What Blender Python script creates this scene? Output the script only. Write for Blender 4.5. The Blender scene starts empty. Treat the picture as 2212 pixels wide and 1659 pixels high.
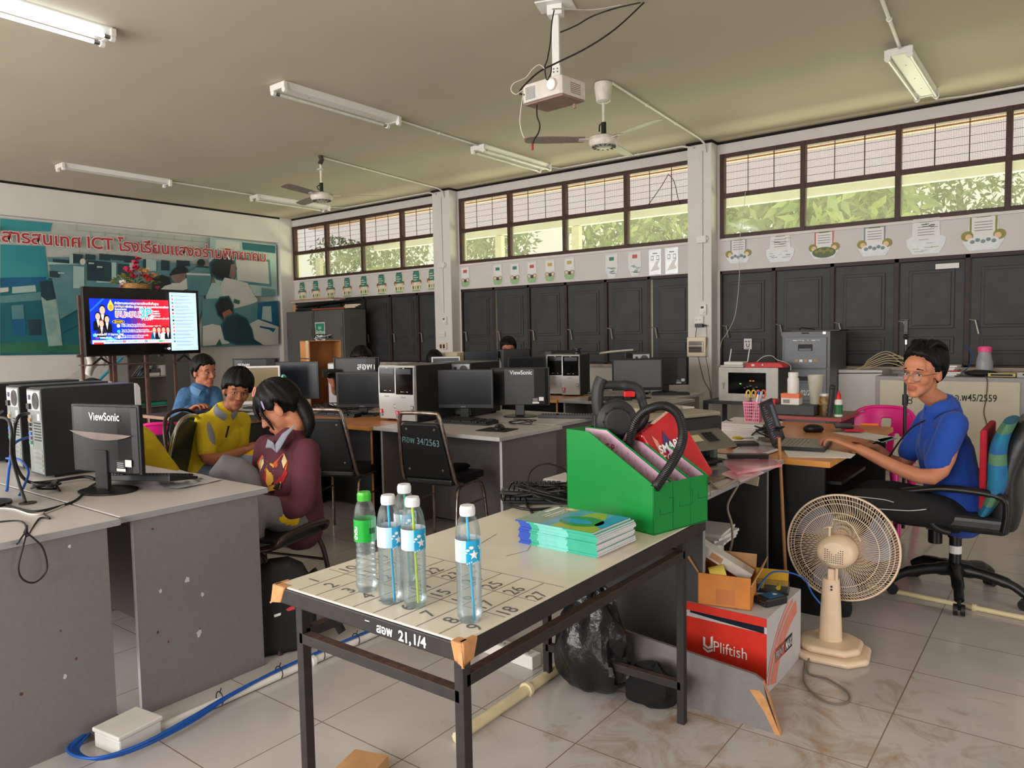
import bpy,bmesh,math,random
from mathutils import Vector,Matrix,Euler
import numpy as np
random.seed(7)
SC=bpy.context.scene
COL=SC.collection
PI=math.pi
# ---------------------------------------------------------------- camera
FPX,YAW,PITCH,ROLL,EYE=1600.44,0.917717,-0.0651165,-0.0192223,1.36
_f=Vector((-math.cos(YAW)*math.cos(PITCH),math.sin(YAW)*math.cos(PITCH),math.sin(PITCH)))
_r0=_f.cross(Vector((0,0,1))).normalized()
_u0=_r0.cross(_f)
_c,_s=math.cos(ROLL),math.sin(ROLL)
_r=_c*_r0+_s*_u0
_u=-_s*_r0+_c*_u0
cam_d=bpy.data.cameras.new('camera')
cam=bpy.data.objects.new('camera',cam_d)
COL.objects.link(cam)
cam_d.sensor_width=36.0
cam_d.sensor_fit='HORIZONTAL'
cam_d.lens=36.0*FPX/2212.0
cam_d.clip_start=0.05
cam_d.clip_end=300
cam.matrix_world=Matrix(((_r.x,_u.x,-_f.x,0),(_r.y,_u.y,-_f.y,0),(_r.z,_u.z,-_f.z,EYE),(0,0,0,1)))
SC.camera=cam
# ---------------------------------------------------------------- colour management, sky, daylight
SC.view_settings.view_transform='Standard'
SC.view_settings.look='None'
SC.view_settings.gamma=1.0
SC.view_settings.use_curve_mapping=False
SC.view_settings.exposure=0.0
world=bpy.data.worlds.new('overcast_sky')
SC.world=world
world.use_nodes=True
wbg=world.node_tree.nodes['Background']
wbg.inputs[0].default_value=(1.0,0.95,0.885,1)
wbg.inputs[1].default_value=0.98
def area(name,loc,rot,sx,sy,power,col):
 l=bpy.data.lights.new(name,'AREA')
 l.shape='RECTANGLE';l.size=sx;l.size_y=sy;l.energy=power;l.color=col
 o=bpy.data.objects.new(name,l);COL.objects.link(o)
 o.location=loc;o.rotation_euler=rot
 return o
WARM=(1.0,0.975,0.95)
# daylight through the open door and windows of the wall behind the photographer
for i,xx in enumerate((-9.2,-5.2,-1.2)):
 area('daylight_rear_window',(xx,-3.05,1.75),(PI/2,0,0),3.2,1.9,215,WARM)
# daylight through the doorway in the right wall
area('daylight_side_door',(3.85,2.2,1.4),(PI/2,0,PI/2),2.2,2.2,75,WARM)
# unseen lamps added outside the high windows stand in for green-yellow yard bounce
for i,xx in enumerate((-9.48,-5.48,-1.48,2.5)):
 area('yard_bounce_fill',(xx,10.95,1.75),(-PI*0.60,0,0),3.9,1.5,170,(1.0,1.0,0.68))
 area('yard_bounce_fill',(xx,9.4,0.5),(-PI*0.87,0,0),3.9,0.9,75,(1.0,1.0,0.66))
# ---------------------------------------------------------------- helpers
def at(px,py,z=None,Y=None,X=None,d=None):
 "the point of the room seen at a pixel of the 2212x1659 frame, on a given height, wall plane or distance"
 v=_f*FPX+_r*(px-1106.0)+_u*(829.5-py)
 if z is not None:t=(z-EYE)/v.z
 elif Y is not None:t=Y/v.y
 elif X is not None:t=X/v.x
 else:t=d/FPX
 return Vector((v.x*t,v.y*t,EYE+v.z*t))
def lin(c):
 o=[]
 for v in c:
  v/=255.0
  o.append(v/12.92 if v<=0.04045 else((v+0.055)/1.055)**2.4)
 return tuple(o)
MATS={}
def M(name,rgb,rough=0.5,metal=0.0,var=0.08,scale=18.0,bump=0.0,alpha=1.0,emit=0.0,trans=0.0,coat=0.0,spec=0.5,ior=1.45,rgb2=None,detail=4.0,sheen=0.0):
 "procedural material: a base colour broken up by noise"
 if name in MATS:return MATS[name]
 m=bpy.data.materials.new(name);m.use_nodes=True
 nt=m.node_tree;b=nt.nodes['Principled BSDF']
 c=lin(rgb)
 tc=nt.nodes.new('ShaderNodeTexCoord')
 no=nt.nodes.new('ShaderNodeTexNoise');no.inputs['Scale'].default_value=scale;no.inputs['Detail'].default_value=detail
 nt.links.new(tc.outputs['Object'],no.inputs['Vector'])
 rp=nt.nodes.new('ShaderNodeValToRGB')
 c2=lin(rgb2)if rgb2 else tuple(min(1,v*(1+var))for v in c)
 c1=c if rgb2 else tuple(v*(1-var)for v in c)
 rp.color_ramp.elements[0].position=0.32;rp.color_ramp.elements[0].color=(*c1,1)
 rp.color_ramp.elements[1].position=0.68;rp.color_ramp.elements[1].color=(*c2,1)
 nt.links.new(no.outputs['Fac'],rp.inputs['Fac'])
 nt.links.new(rp.outputs['Color'],b.inputs['Base Color'])
 b.inputs['Roughness'].default_value=rough
 b.inputs['Metallic'].default_value=metal
 b.inputs['IOR'].default_value=ior
 b.inputs['Specular IOR Level'].default_value=spec
 if coat:b.inputs['Coat Weight'].default_value=coat;b.inputs['Coat Roughness'].default_value=0.08
 if trans:b.inputs['Transmission Weight'].default_value=trans
 if sheen:b.inputs['Sheen Weight'].default_value=sheen
 if alpha<1:b.inputs['Alpha'].default_value=alpha
 if emit:
  nt.links.new(rp.outputs['Color'],b.inputs['Emission Color']);b.inputs['Emission Strength'].default_value=emit
 if bump:
  bp=nt.nodes.new('ShaderNodeBump');bp.inputs['Strength'].default_value=bump;bp.inputs['Distance'].default_value=0.01
  nt.links.new(no.outputs['Fac'],bp.inputs['Height']);nt.links.new(bp.outputs['Normal'],b.inputs['Normal'])
 MATS[name]=m
 return m
class MB:
 "collects shapes into one mesh; every shape takes a material"
 def __init__(s):s.v=[];s.f=[];s.m=[];s.mats=[];s.T=Matrix.Identity(4)
 def mi(s,m):
  if m not in s.mats:s.mats.append(m)
  return s.mats.index(m)
 def add(s,vs,fs,m):
  o=len(s.v);k=s.mi(m)
  s.v.extend((s.T@Vector(v))[:]for v in vs)
  for f in fs:s.f.append([i+o for i in f]);s.m.append(k)
  return s
 def box(s,c,d,m,rot=None,taper=None):
  x,y,z=d[0]/2,d[1]/2,d[2]/2
  vs=[Vector(p)for p in((-x,-y,-z),(x,-y,-z),(x,y,-z),(-x,y,-z),(-x,-y,z),(x,-y,z),(x,y,z),(-x,y,z))]
  if taper:
   for v in vs[4:]:v.x*=taper[0];v.y*=taper[1]
  R=Euler(rot).to_matrix()if rot else None
  vs=[((R@v)if R else v)+Vector(c)for v in vs]
  return s.add(vs,[(0,3,2,1),(4,5,6,7),(0,1,5,4),(1,2,6,5),(2,3,7,6),(3,0,4,7)],m)
 def b2(s,a,b,m):
  "box from corner a to corner b"
  return s.box([(a[i]+b[i])/2 for i in range(3)],[abs(b[i]-a[i])for i in range(3)],m)
 def prism(s,poly,axis,a,b,m):
  "2D polygon (counter-clockwise) swept along an axis; poly holds the other two coordinates in order"
  def P(p,t):
   if axis=='z':return(p[0],p[1],t)
   if axis=='y':return(p[0],t,p[1])
   return(t,p[0],p[1])
  n=len(poly)
  vs=[P(p,a)for p in poly]+[P(p,b)for p in poly]
  fs=[list(range(n))[::-1],list(range(n,2*n))]+[[i,(i+1)%n,n+(i+1)%n,n+i]for i in range(n)]
  return s.add(vs,fs,m)
 def poly(s,pts,m):
  return s.add(pts,[list(range(len(pts)))],m)
 def tube(s,pts,r,m,n=10,closed=False,cap=True,sq=None,up=None):
  pts=[Vector(p)for p in pts]
  if not isinstance(r,(list,tuple)):r=[r]*len(pts)
  N=len(pts);vs=[];fs=[]
  tan=[]
  for i in range(N):
   if closed:t=pts[(i+1)%N]-pts[i-1]
   else:t=pts[min(i+1,N-1)]-pts[max(i-1,0)]
   tan.append(t.normalized()if t.length>1e-9 else Vector((0,0,1)))
  a=Vector(up)if up else(Vector((0,0,1))if abs(tan[0].z)<0.9 else Vector((1,0,0)))
  u=(a-tan[0]*a.dot(tan[0])).normalized()
  for i in range(N):
   if i:
    u=u-tan[i]*u.dot(tan[i])
    u=u.normalized()if u.length>1e-6 else tan[i].orthogonal().normalized()
   w=tan[i].cross(u)
   q=sq if sq else(1,1)
   for k in range(n):
    an=2*PI*k/n
    vs.append(pts[i]+u*(r[i]*math.cos(an)*q[0])+w*(r[i]*math.sin(an)*q[1]))
  for i in range(N if closed else N-1):
   j=(i+1)%N
   for k in range(n):
    l=(k+1)%n
    fs.append([i*n+k,i*n+l,j*n+l,j*n+k])
  if cap and not closed:
   fs.append(list(range(n))[::-1]);fs.append([(N-1)*n+k for k in range(n)])
  return s.add(vs,fs,m)
 def cyl(s,a,b,r,m,n=16,r2=None):
  return s.tube([a,b],[r,r if r2 is None else r2],m,n)
 def lathe(s,prof,m,n=24,c=(0,0,0),axis='z',sx=1.0,sy=1.0):
  "profile of (radius, height)"
  vs=[];fs=[];N=len(prof)
  for r,h in prof:
   for k in range(n):
    an=2*PI*k/n
    x,y=r*math.cos(an)*sx,r*math.sin(an)*sy
    p=(x,y,h)if axis=='z' else((x,h,y)if axis=='y' else(h,x,y))
    vs.append(Vector(p)+Vector(c))
  for i in range(N-1):
   for k in range(n):
    l=(k+1)%n
    q=[i*n+k,i*n+l,(i+1)*n+l,(i+1)*n+k]
    fs.append(q if axis!='y' else q[::-1])
  if prof[0][0]>1e-6:fs.append(list(range(n))[::-1]if axis!='y' else list(range(n)))
  if prof[-1][0]>1e-6:
   q=[(N-1)*n+k for k in range(n)];fs.append(q if axis!='y' else q[::-1])
  return s.add(vs,fs,m)
 def ball(s,c,r,m,n=16,rot=None):
  if not isinstance(r,(list,tuple)):r=(r,r,r)
  vs=[];fs=[];h=n//2
  R=Euler(rot).to_matrix()if rot else Matrix.Identity(3)
  for i in range(h+1):
   ph=PI*i/h
   for k in range(n):
    an=2*PI*k/n
    vs.append(R@Vector((r[0]*math.sin(ph)*math.cos(an),r[1]*math.sin(ph)*math.sin(an),-r[2]*math.cos(ph)))+Vector(c))
  for i in range(h):
   for k in range(n):
    l=(k+1)%n
    fs.append([i*n+k,i*n+l,(i+1)*n+l,(i+1)*n+k])
  return s.add(vs,fs,m)
 def text(s,body,size,m,T,ext=0.0006,align='LEFT',sx=1.0,bold=0.0,spacing=1.0):
  "lettering laid in the XY plane of matrix T"
  vs,fs=glyphs(body,size,ext,align,bold,spacing)
  old=s.T;s.T=old@T@Matrix.Diagonal((sx,1,1,1))
  s.add(vs,fs,m);s.T=old
  return s
 def build(s,name,parent=None,smooth=None,bevel=0.0,seg=2,loc=None,kind=None):
  me=bpy.data.meshes.new(name)
  me.from_pydata([tuple(v)for v in s.v],[],s.f)
  for m in s.mats:me.materials.append(m)
  me.polygons.foreach_set('material_index',s.m)
  bm=bmesh.new();bm.from_mesh(me)
  bmesh.ops.remove_doubles(bm,verts=bm.verts,dist=1e-6)
  bm.to_mesh(me);bm.free()
  if smooth is not None:
   me.shade_smooth();me.set_sharp_from_angle(angle=math.radians(smooth))
  me.update()
  o=bpy.data.objects.new(name,me);COL.objects.link(o)
  if parent:o.parent=parent
  if loc is not None:o.location=loc
  if bevel:
   b=o.modifiers.new('bevel','BEVEL');b.width=bevel;b.segments=seg;b.limit_method='ANGLE';b.angle_limit=math.radians(35)
  if kind:o['kind']=kind
  return o
_GC={}
def glyphs(body,size,ext,align,bold,spacing):
 key=(body,align,bold,spacing)
 if key not in _GC:
  cu=bpy.data.curves.new('lettering','FONT');cu.body=body;cu.size=1.0;cu.align_x=align;cu.offset=bold
  cu.space_character=spacing;cu.resolution_u=3
  ob=bpy.data.objects.new('lettering',cu);COL.objects.link(ob)
  dg=bpy.context.evaluated_depsgraph_get();dg.update()
  me=bpy.data.meshes.new_from_object(ob.evaluated_get(dg))
  _GC[key]=([v.co.copy()for v in me.vertices],[list(p.vertices)for p in me.polygons])
  bpy.data.objects.remove(ob);bpy.data.curves.remove(cu);bpy.data.meshes.remove(me)
 v,f=_GC[key]
 return[Vector((p.x*size,p.y*size,ext))for p in v],f
def thing(name,label,cat,loc=(0,0,0),rz=0.0,group=None,rot=None):
 o=bpy.data.objects.new(name,None);COL.objects.link(o)
 o.empty_display_size=0.1
 o.location=loc;o.rotation_euler=rot if rot else(0,0,rz)
 return tag(o,label,cat,group)
def tag(o,label,cat,group=None,kind=None):
 o['label']=label;o['category']=cat
 if group:o['group']=group
 if kind:o['kind']=kind
 return o
def struct(o):
 o['kind']='structure';return o
def copy_tree(o,parent=None):
 c=o.copy();COL.objects.link(c);c.parent=parent
 for ch in[x for x in KIDS(o)]:copy_tree(ch,c)
 return c
def KIDS(o):return list(o.children)
def dup(o,loc,rz=0.0,label=None,group=None):
 c=copy_tree(o);c.location=loc;c.rotation_euler=(0,0,rz)
 if label:c['label']=label
 if group:c['group']=group
 return c
def TR(loc,rot=(0,0,0)):
 return Matrix.Translation(loc)@Euler(rot).to_matrix().to_4x4()
def spline(pts,n=8,closed=False):
 "Catmull-Rom through the points"
 P=[Vector(p)for p in pts];out=[];N=len(P)
 for i in range(N if closed else N-1):
  if closed:a,b,c,d=P[i-1],P[i],P[(i+1)%N],P[(i+2)%N]
  else:a,b,c,d=P[max(i-1,0)],P[i],P[i+1],P[min(i+2,N-1)]
  for k in range(n):
   t=k/n
   out.append(0.5*((2*b)+(c-a)*t+(2*a-5*b+4*c-d)*t*t+(3*b-a-3*c+d)*t**3))
 if not closed:out.append(P[-1])
 return out
def arc(c,r,a0,a1,n,plane='xy'):
 o=[]
 for i in range(n+1):
  a=a0+(a1-a0)*i/n
  p=(r*math.cos(a),r*math.sin(a))
  o.append(Vector(c)+Vector((p[0],p[1],0)if plane=='xy' else(p[0],0,p[1])if plane=='xz' else(0,p[0],p[1])))
 return o
def cable(name,label,pts,r,m,group=None,n=8,parent=None,cat='cable'):
 mb=MB();mb.tube(spline(pts,n),r,m,8)
 o=mb.build(name,parent,smooth=60)
 if label:tag(o,label,cat,group)
 return o
# ---------------------------------------------------------------- materials
def principled(m):return m.node_tree.nodes['Principled BSDF']
white_paint=M('wall_paint',(212,207,203),0.75,var=0.03,scale=3,bump=0.04,rgb2=(218,213,209))
ceil_paint=M('ceiling_paint',(181,172,152),0.8,var=0.03,scale=1.2,rgb2=(186,177,157))
lintel_paint=M('lintel_paint',(206,200,198),0.7,var=0.04,scale=5,rgb2=(211,205,203))
brown_wood=M('dark_brown_wood',(62,36,30),0.5,var=0.25,scale=9,bump=0.1)
shutter_wood=M('charcoal_shutter',(52,52,54),0.55,var=0.18,scale=7,bump=0.08)
shutter_brown=M('shutter_frame_brown',(48,30,28),0.55,var=0.25,scale=9)
chrome=M('chrome',(190,186,182),0.16,1.0,var=0.04)
steel=M('steel',(150,150,150),0.35,1.0)
rust_chrome=M('pitted_chrome',(175,165,158),0.25,0.9,var=0.3,scale=30,rgb2=(140,110,98))
black_plastic=M('black_plastic',(22,22,24),0.38,var=0.1)
black_matte=M('black_matte_plastic',(26,26,28),0.6,var=0.12)
black_gloss=M('black_gloss',(10,10,12),0.1,var=0.05,coat=0.3)
screen_off=M('dark_screen',(24,25,29),0.22,var=0.05,scale=3)
screen_navy=M('navy_screen',(20,26,40),0.25,var=0.05,scale=3)
grey_lam=M('grey_laminate',(118,113,113),0.5,var=0.05,scale=60)
grey_top=M('pale_grey_laminate',(196,190,186),0.35,var=0.03,scale=40)
grey_edge=M('grey_edge_band',(148,146,148),0.45,var=0.04)
dark_lam=M('dark_grey_laminate',(66,66,68),0.55,var=0.06,scale=50)
blk_lam=M('black_laminate',(20,19,20),0.5,var=0.1,scale=50)
orange_lam=M('orange_beech_laminate',(205,132,72),0.32,var=0.12,scale=6)
white_plastic=M('white_plastic',(222,218,212),0.4,var=0.03)
cream_plastic=M('cream_plastic',(225,208,180),0.4,var=0.03)
white_enamel=M('white_enamel',(225,222,218),0.3,var=0.02)
paper_white=M('white_paper',(228,225,222),0.7,var=0.03,scale=8)
card_brown=M('cardboard',(176,118,66),0.75,var=0.1,scale=14)
card_tan=M('tan_cardboard',(186,140,96),0.75,var=0.1,scale=14)
red_lam=M('red_plastic',(196,30,34),0.4)
pink_plastic=M('hot_pink_plastic',(232,34,140),0.3,var=0.04)
cable_black=M('black_cable',(18,18,19),0.45)
cable_white=M('white_cable',(205,198,188),0.5)
cable_blue=M('blue_cable',(20,84,170),0.4)
brown_paint=M('rusty_black_paint',(26,23,23),0.5,var=0.3,scale=25,rgb2=(40,33,31))
rust=M('rust_brown',(86,62,52),0.75,var=0.25,scale=40,rgb2=(58,42,38))
ink=M('black_ink',(30,30,34),0.6)
ink_grey=M('pencil_grey',(120,116,116),0.7)
white_ink=M('white_ink',(235,235,232),0.6)
grey_ink=M('grey_print',(120,122,126),0.6)
foil=M('silver_print',(205,208,210),0.35,0.4)
steel_grey=M('steel_grey_paint',(96,98,102),0.4,var=0.05,scale=20)
wardrobe_grey=M('wardrobe_grey_paint',(92,90,88),0.42,var=0.04,scale=12)
cream_steel=M('cream_steel_paint',(196,188,165),0.42,var=0.04,scale=8)
red_ink=M('red_print',(205,40,44),0.5)
green_ink=M('green_print',(60,140,96),0.6)
# ---------------------------------------------------------------- room shell
XL,XR,YB,YW,ZC=-11.45,4.6,-3.1,8.37,3.53
def floor_mat():
 m=bpy.data.materials.new('glossy_floor_tiles');m.use_nodes=True
 nt=m.node_tree;b=principled(m);L=nt.links.new;N=nt.nodes.new
 tc=N('ShaderNodeTexCoord');mp=N('ShaderNodeMapping');mp.inputs['Location'].default_value=(0.085,0.015,0)
 L(tc.outputs['Object'],mp.inputs['Vector'])
 br=N('ShaderNodeTexBrick');br.offset=0;br.inputs['Scale'].default_value=1.0
 br.inputs['Brick Width'].default_value=0.405;br.inputs['Row Height'].default_value=0.405
 br.inputs['Mortar Size'].default_value=0.0022;br.inputs['Mortar Smooth'].default_value=0.2;br.inputs['Bias'].default_value=0
 br.inputs['Color1'].default_value=(*lin((198,192,188)),1);br.inputs['Color2'].default_value=(*lin((193,187,183)),1)
 br.inputs['Mortar'].default_value=(*lin((128,108,92)),1)
 L(mp.outputs['Vector'],br.inputs['Vector'])
 n1=N('ShaderNodeTexNoise');n1.inputs['Scale'].default_value=2.2;n1.inputs['Detail'].default_value=6;n1.inputs['Distortion'].default_value=0.6
 L(tc.outputs['Object'],n1.inputs['Vector'])
 r1=N('ShaderNodeValToRGB');r1.color_ramp.elements[0].position=0.35;r1.color_ramp.elements[1].position=0.7
 r1.color_ramp.elements[0].color=(0.86,0.85,0.85,1);r1.color_ramp.elements[1].color=(1,1,1,1)
 L(n1.outputs['Fac'],r1.inputs['Fac'])
 mx=N('ShaderNodeMixRGB');mx.blend_type='MULTIPLY';mx.inputs['Fac'].default_value=1
 L(br.outputs['Color'],mx.inputs['Color1']);L(r1.outputs['Color'],mx.inputs['Color2'])
 # brown mud smears, thickest between the white table and the pedestal fan
 n2=N('ShaderNodeTexNoise');n2.inputs['Scale'].default_value=5.5;n2.inputs['Detail'].default_value=7;n2.inputs['Roughness'].default_value=0.65;n2.inputs['Distortion'].default_value=1.2
 L(tc.outputs['Object'],n2.inputs['Vector'])
 gr=N('ShaderNodeVectorMath');gr.operation='DISTANCE';gr.inputs[1].default_value=(-0.75,2.35,0)
 L(tc.outputs['Object'],gr.inputs[0])
 mr=N('ShaderNodeMapRange');mr.inputs['From Min'].default_value=0.3;mr.inputs['From Max'].default_value=1.5
 mr.inputs['To Min'].default_value=0.17;mr.inputs['To Max'].default_value=-0.1
 L(gr.outputs['Value'],mr.inputs['Value'])
 ad=N('ShaderNodeMath');ad.operation='ADD';L(n2.outputs['Fac'],ad.inputs[0]);L(mr.outputs['Result'],ad.inputs[1])
 r2=N('ShaderNodeValToRGB');r2.color_ramp.elements[0].position=0.6;r2.color_ramp.elements[1].position=0.82
 r2.color_ramp.elements[0].color=(0,0,0,1);r2.color_ramp.elements[1].color=(0.75,0.75,0.75,1)
 L(ad.outputs[0],r2.inputs['Fac'])
 m2=N('ShaderNodeMixRGB');L(r2.outputs['Color'],m2.inputs['Fac']);L(mx.outputs['Color'],m2.inputs['Color1'])
 m2.inputs['Color2'].default_value=(*lin((150,118,84)),1)
 L(m2.outputs['Color'],b.inputs['Base Color'])
 rr=N('ShaderNodeMapRange');rr.inputs['To Min'].default_value=0.09;rr.inputs['To Max'].default_value=0.24
 L(n1.outputs['Fac'],rr.inputs['Value']);L(rr.outputs['Result'],b.inputs['Roughness'])
 return m
mb=MB();mb.b2((XL-.15,YB-.15,-.12),(XR+.15,YW+.15,0),floor_mat());struct(mb.build('floor'))
mb=MB();mb.b2((XL-.15,YB-.15,ZC),(XR+.15,YW+.15,ZC+.1),ceil_paint);struct(mb.build('ceiling'))
mb=MB();mb.b2((XL-.15,YB-.15,0),(XL,YW+.15,ZC),white_paint);struct(mb.build('wall_left'))
mb=MB();mb.b2((XR,YB-.15,0),(XR+.15,YW+.15,ZC),white_paint);struct(mb.build('wall_side'))
# rear wall with three big openings behind the photographer
mb=MB()
ro=[(-10.8,-7.6),(-6.8,-3.6),(-2.8,0.4)]
mb.b2((XL,YB-.15,0),(XR,YB,.8),white_paint);mb.b2((XL,YB-.15,2.7),(XR,YB,ZC),white_paint)
xs=XL
for a,b_ in ro:mb.b2((xs,YB-.15,.8),(a,YB,2.7),white_paint);xs=b_
mb.b2((xs,YB-.15,.8),(XR,YB,2.7),white_paint)
struct(mb.build('wall_back'))
# window wall
ZS,ZH,ZB,ZT=0.97,2.06,2.43,3.39
WX=[-11.33+4*k for k in range(4)]
WW=3.70
mb=MB();mb.b2((XL,YW,0),(XR,YW+.15,ZS),white_paint)
mb.b2((XL,YW,ZH),(XR,YW+.15,ZB),lintel_paint)
mb.b2((XL,YW,ZT),(XR,YW+.15,ZC),lintel_paint)
xs=XL
for x0 in WX:
 mb.b2((xs,YW,ZS),(x0,YW+.15,ZH),white_paint);mb.b2((xs,YW,ZB),(x0,YW+.15,ZT),lintel_paint);xs=min(x0+WW,XR)
struct(mb.build('wall_right'))
# square columns, corner column and the beam over the mural
for i,(a,b_)in enumerate(((-7.70,-7.36),(-3.65,-3.36),(0.36,0.65))):
 mb=MB();mb.b2((a,8.19,0),(b_,YW,ZC),white_paint);struct(mb.build('pillar_%d'%(i+1),bevel=.006))
mb=MB();mb.b2((XL,8.09,0),(-11.33,YW,ZC),white_paint);struct(mb.build('pillar_4',bevel=.005))
mb=MB();mb.b2((XL,YB,3.085),(-11.33,8.09,ZC),white_paint);struct(mb.build('beam_left',bevel=.005))
# dark open joint where ceiling meets wall
gap=M('dark_gap',(26,18,15),0.9,var=0.3,scale=12)
mb=MB()
xs=XL
for a,b_ in((-7.70,-7.36),(-3.65,-3.36),(0.36,0.65),(XR,XR)):
 mb.b2((xs,YW-.012,ZC-.028),(a,YW+.002,ZC),gap)
 if a<XR:mb.b2((a-.01,8.178,ZC-.03),(b_+.012,8.19,ZC),gap);mb.b2((b_,8.19,ZC-.026),(b_+.012,YW,ZC),gap);mb.b2((a-.01,8.19,ZC-.026),(a,YW,ZC),gap)
 xs=b_
struct(mb.build('trim_1'))
mb=MB();mb.b2((-11.332,YB,ZC-.03),(-11.318,8.10,ZC),gap);struct(mb.build('trim_2'))
# thin plastic ledge below the high windows and the sill board
mb=MB()
for x0 in WX:mb.b2((x0+.02 if x0>-8 else x0,YW-.018,ZB-.03),(min(x0+WW,XR),YW,ZB),white_paint)
struct(mb.build('trim_3',bevel=.003))
mb=MB()
sill_m=M('worn_sill',(176,160,150),0.7,var=0.25,scale=14)
for x0 in WX:mb.b2((x0,YW-.05,ZS-.035),(min(x0+WW,XR),YW+.05,ZS),sill_m)
struct(mb.build('trim_4',bevel=.003))
# ---- high windows
def glass_mat():
 m=bpy.data.materials.new('dusty_window_glass');m.use_nodes=True
 nt=m.node_tree;N=nt.nodes.new;L=nt.links.new
 for n in list(nt.nodes):
  if n.type!='OUTPUT_MATERIAL':nt.nodes.remove(n)
 out=[n for n in nt.nodes][0]
 t=N('ShaderNodeBsdfTransparent');t.inputs['Color'].default_value=(0.93,0.95,0.9,1)
 d=N('ShaderNodeBsdfTranslucent');d.inputs['Color'].default_value=(0.93,0.93,0.74,1)
 g=N('ShaderNodeBsdfGlossy');g.inputs['Roughness'].default_value=0.05
 no=N('ShaderNodeTexNoise');no.inputs['Scale'].default_value=2.5
 mr=N('ShaderNodeMapRange');mr.inputs['To Min'].default_value=0.03;mr.inputs['To Max'].default_value=0.10
 tc=N('ShaderNodeTexCoord');L(tc.outputs['Object'],no.inputs['Vector']);L(no.outputs['Fac'],mr.inputs['Value'])
 a=N('ShaderNodeMixShader');L(mr.outputs['Result'],a.inputs[0]);L(t.outputs[0],a.inputs[1]);L(d.outputs[0],a.inputs[2])
 b=N('ShaderNodeMixShader');b.inputs[0].default_value=0.05;L(a.outputs[0],b.inputs[1]);L(g.outputs[0],b.inputs[2])
 L(b.outputs[0],out.inputs[0]);return m
def net_mat():
 "fine wire net: opaque threads on a 12 mm grid, open between"
 m=bpy.data.materials.new('fine_wire_net');m.use_nodes=True
 nt=m.node_tree;N=nt.nodes.new;L=nt.links.new
 b=principled(m);b.inputs['Base Color'].default_value=(*lin((150,120,105)),1);b.inputs['Roughness'].default_value=.7
 out=[n for n in nt.nodes if n.type=='OUTPUT_MATERIAL'][0]
 tc=N('ShaderNodeTexCoord');br=N('ShaderNodeTexBrick');br.offset=0
 br.inputs['Scale'].default_value=1;br.inputs['Brick Width'].default_value=0.0135;br.inputs['Row Height'].default_value=0.0135
 br.inputs['Mortar Size'].default_value=0.0011;br.inputs['Color1'].default_value=(0,0,0,1);br.inputs['Color2'].default_value=(0,0,0,1);br.inputs['Mortar'].default_value=(1,1,1,1)
 mp=N('ShaderNodeMapping');mp.inputs['Rotation'].default_value=(-PI/2,0,0)
 L(tc.outputs['Object'],mp.inputs['Vector']);L(mp.outputs['Vector'],br.inputs['Vector'])
 t=N('ShaderNodeBsdfTransparent');mx=N('ShaderNodeMixShader')
 L(br.outputs['Color'],mx.inputs[0]);L(t.outputs[0],mx.inputs[1]);L(b.outputs[0],mx.inputs[2]);L(mx.outputs[0],out.inputs[0])
 return m
GLASS,NET=glass_mat(),net_mat()
wire_m=M('rusty_bar',(70,52,46),0.6,var=0.2)
q=.925
for k,x0 in enumerate(WX):
 x1=min(x0+WW,XR-.02)
 w=bpy.data.objects.new('window_%d'%(k+1),None);COL.objects.link(w);struct(w)
 mb=MB();y0,y1=YW-.004,YW+.075
 mb.b2((x0,y0,ZB),(x1,y1,ZB+.045),brown_wood);mb.b2((x0,y0,ZT-.05),(x1,y1,ZT),brown_wood)
 mb.b2((x0,y0,2.885),(x1,y1,2.94),brown_wood)
 for j in range(5):
  xx=x0+q*j
  a,b_=(xx,xx+.05)if j==0 else((xx-.05,xx)if j==4 else(xx-.026,xx+.026))
  if b_<=x1+.01:mb.b2((a,y0-.004,ZB),(b_,y1,ZT),brown_wood)
 mb.build('frame',w,bevel=.004)
 for j in range(4):
  a,b_=x0+q*j+.026,x0+q*(j+1)-.026
  if b_>x1:continue
  g=MB();g.b2((a,YW+.04,ZB+.045),(b_,YW+.045,2.885),GLASS);g.build('pane',w)
  g=MB();g.poly([(a,YW+.06,2.94),(b_,YW+.06,2.94),(b_,YW+.06,ZT-.05),(a,YW+.06,ZT-.05)],NET);g.build('wire_net',w)
  g=MB()
  for t in(1,2):xx=a+(b_-a)*t/3;g.cyl((xx,YW+.03,2.92),(xx,YW+.03,ZT-.04),.005,wire_m,6)
  for t in range(1,5):zz=2.94+.4*t/5;g.cyl((a,YW+.035,zz),(b_,YW+.035,zz),.0028,wire_m,5)
  g.build('bars',w)
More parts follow.
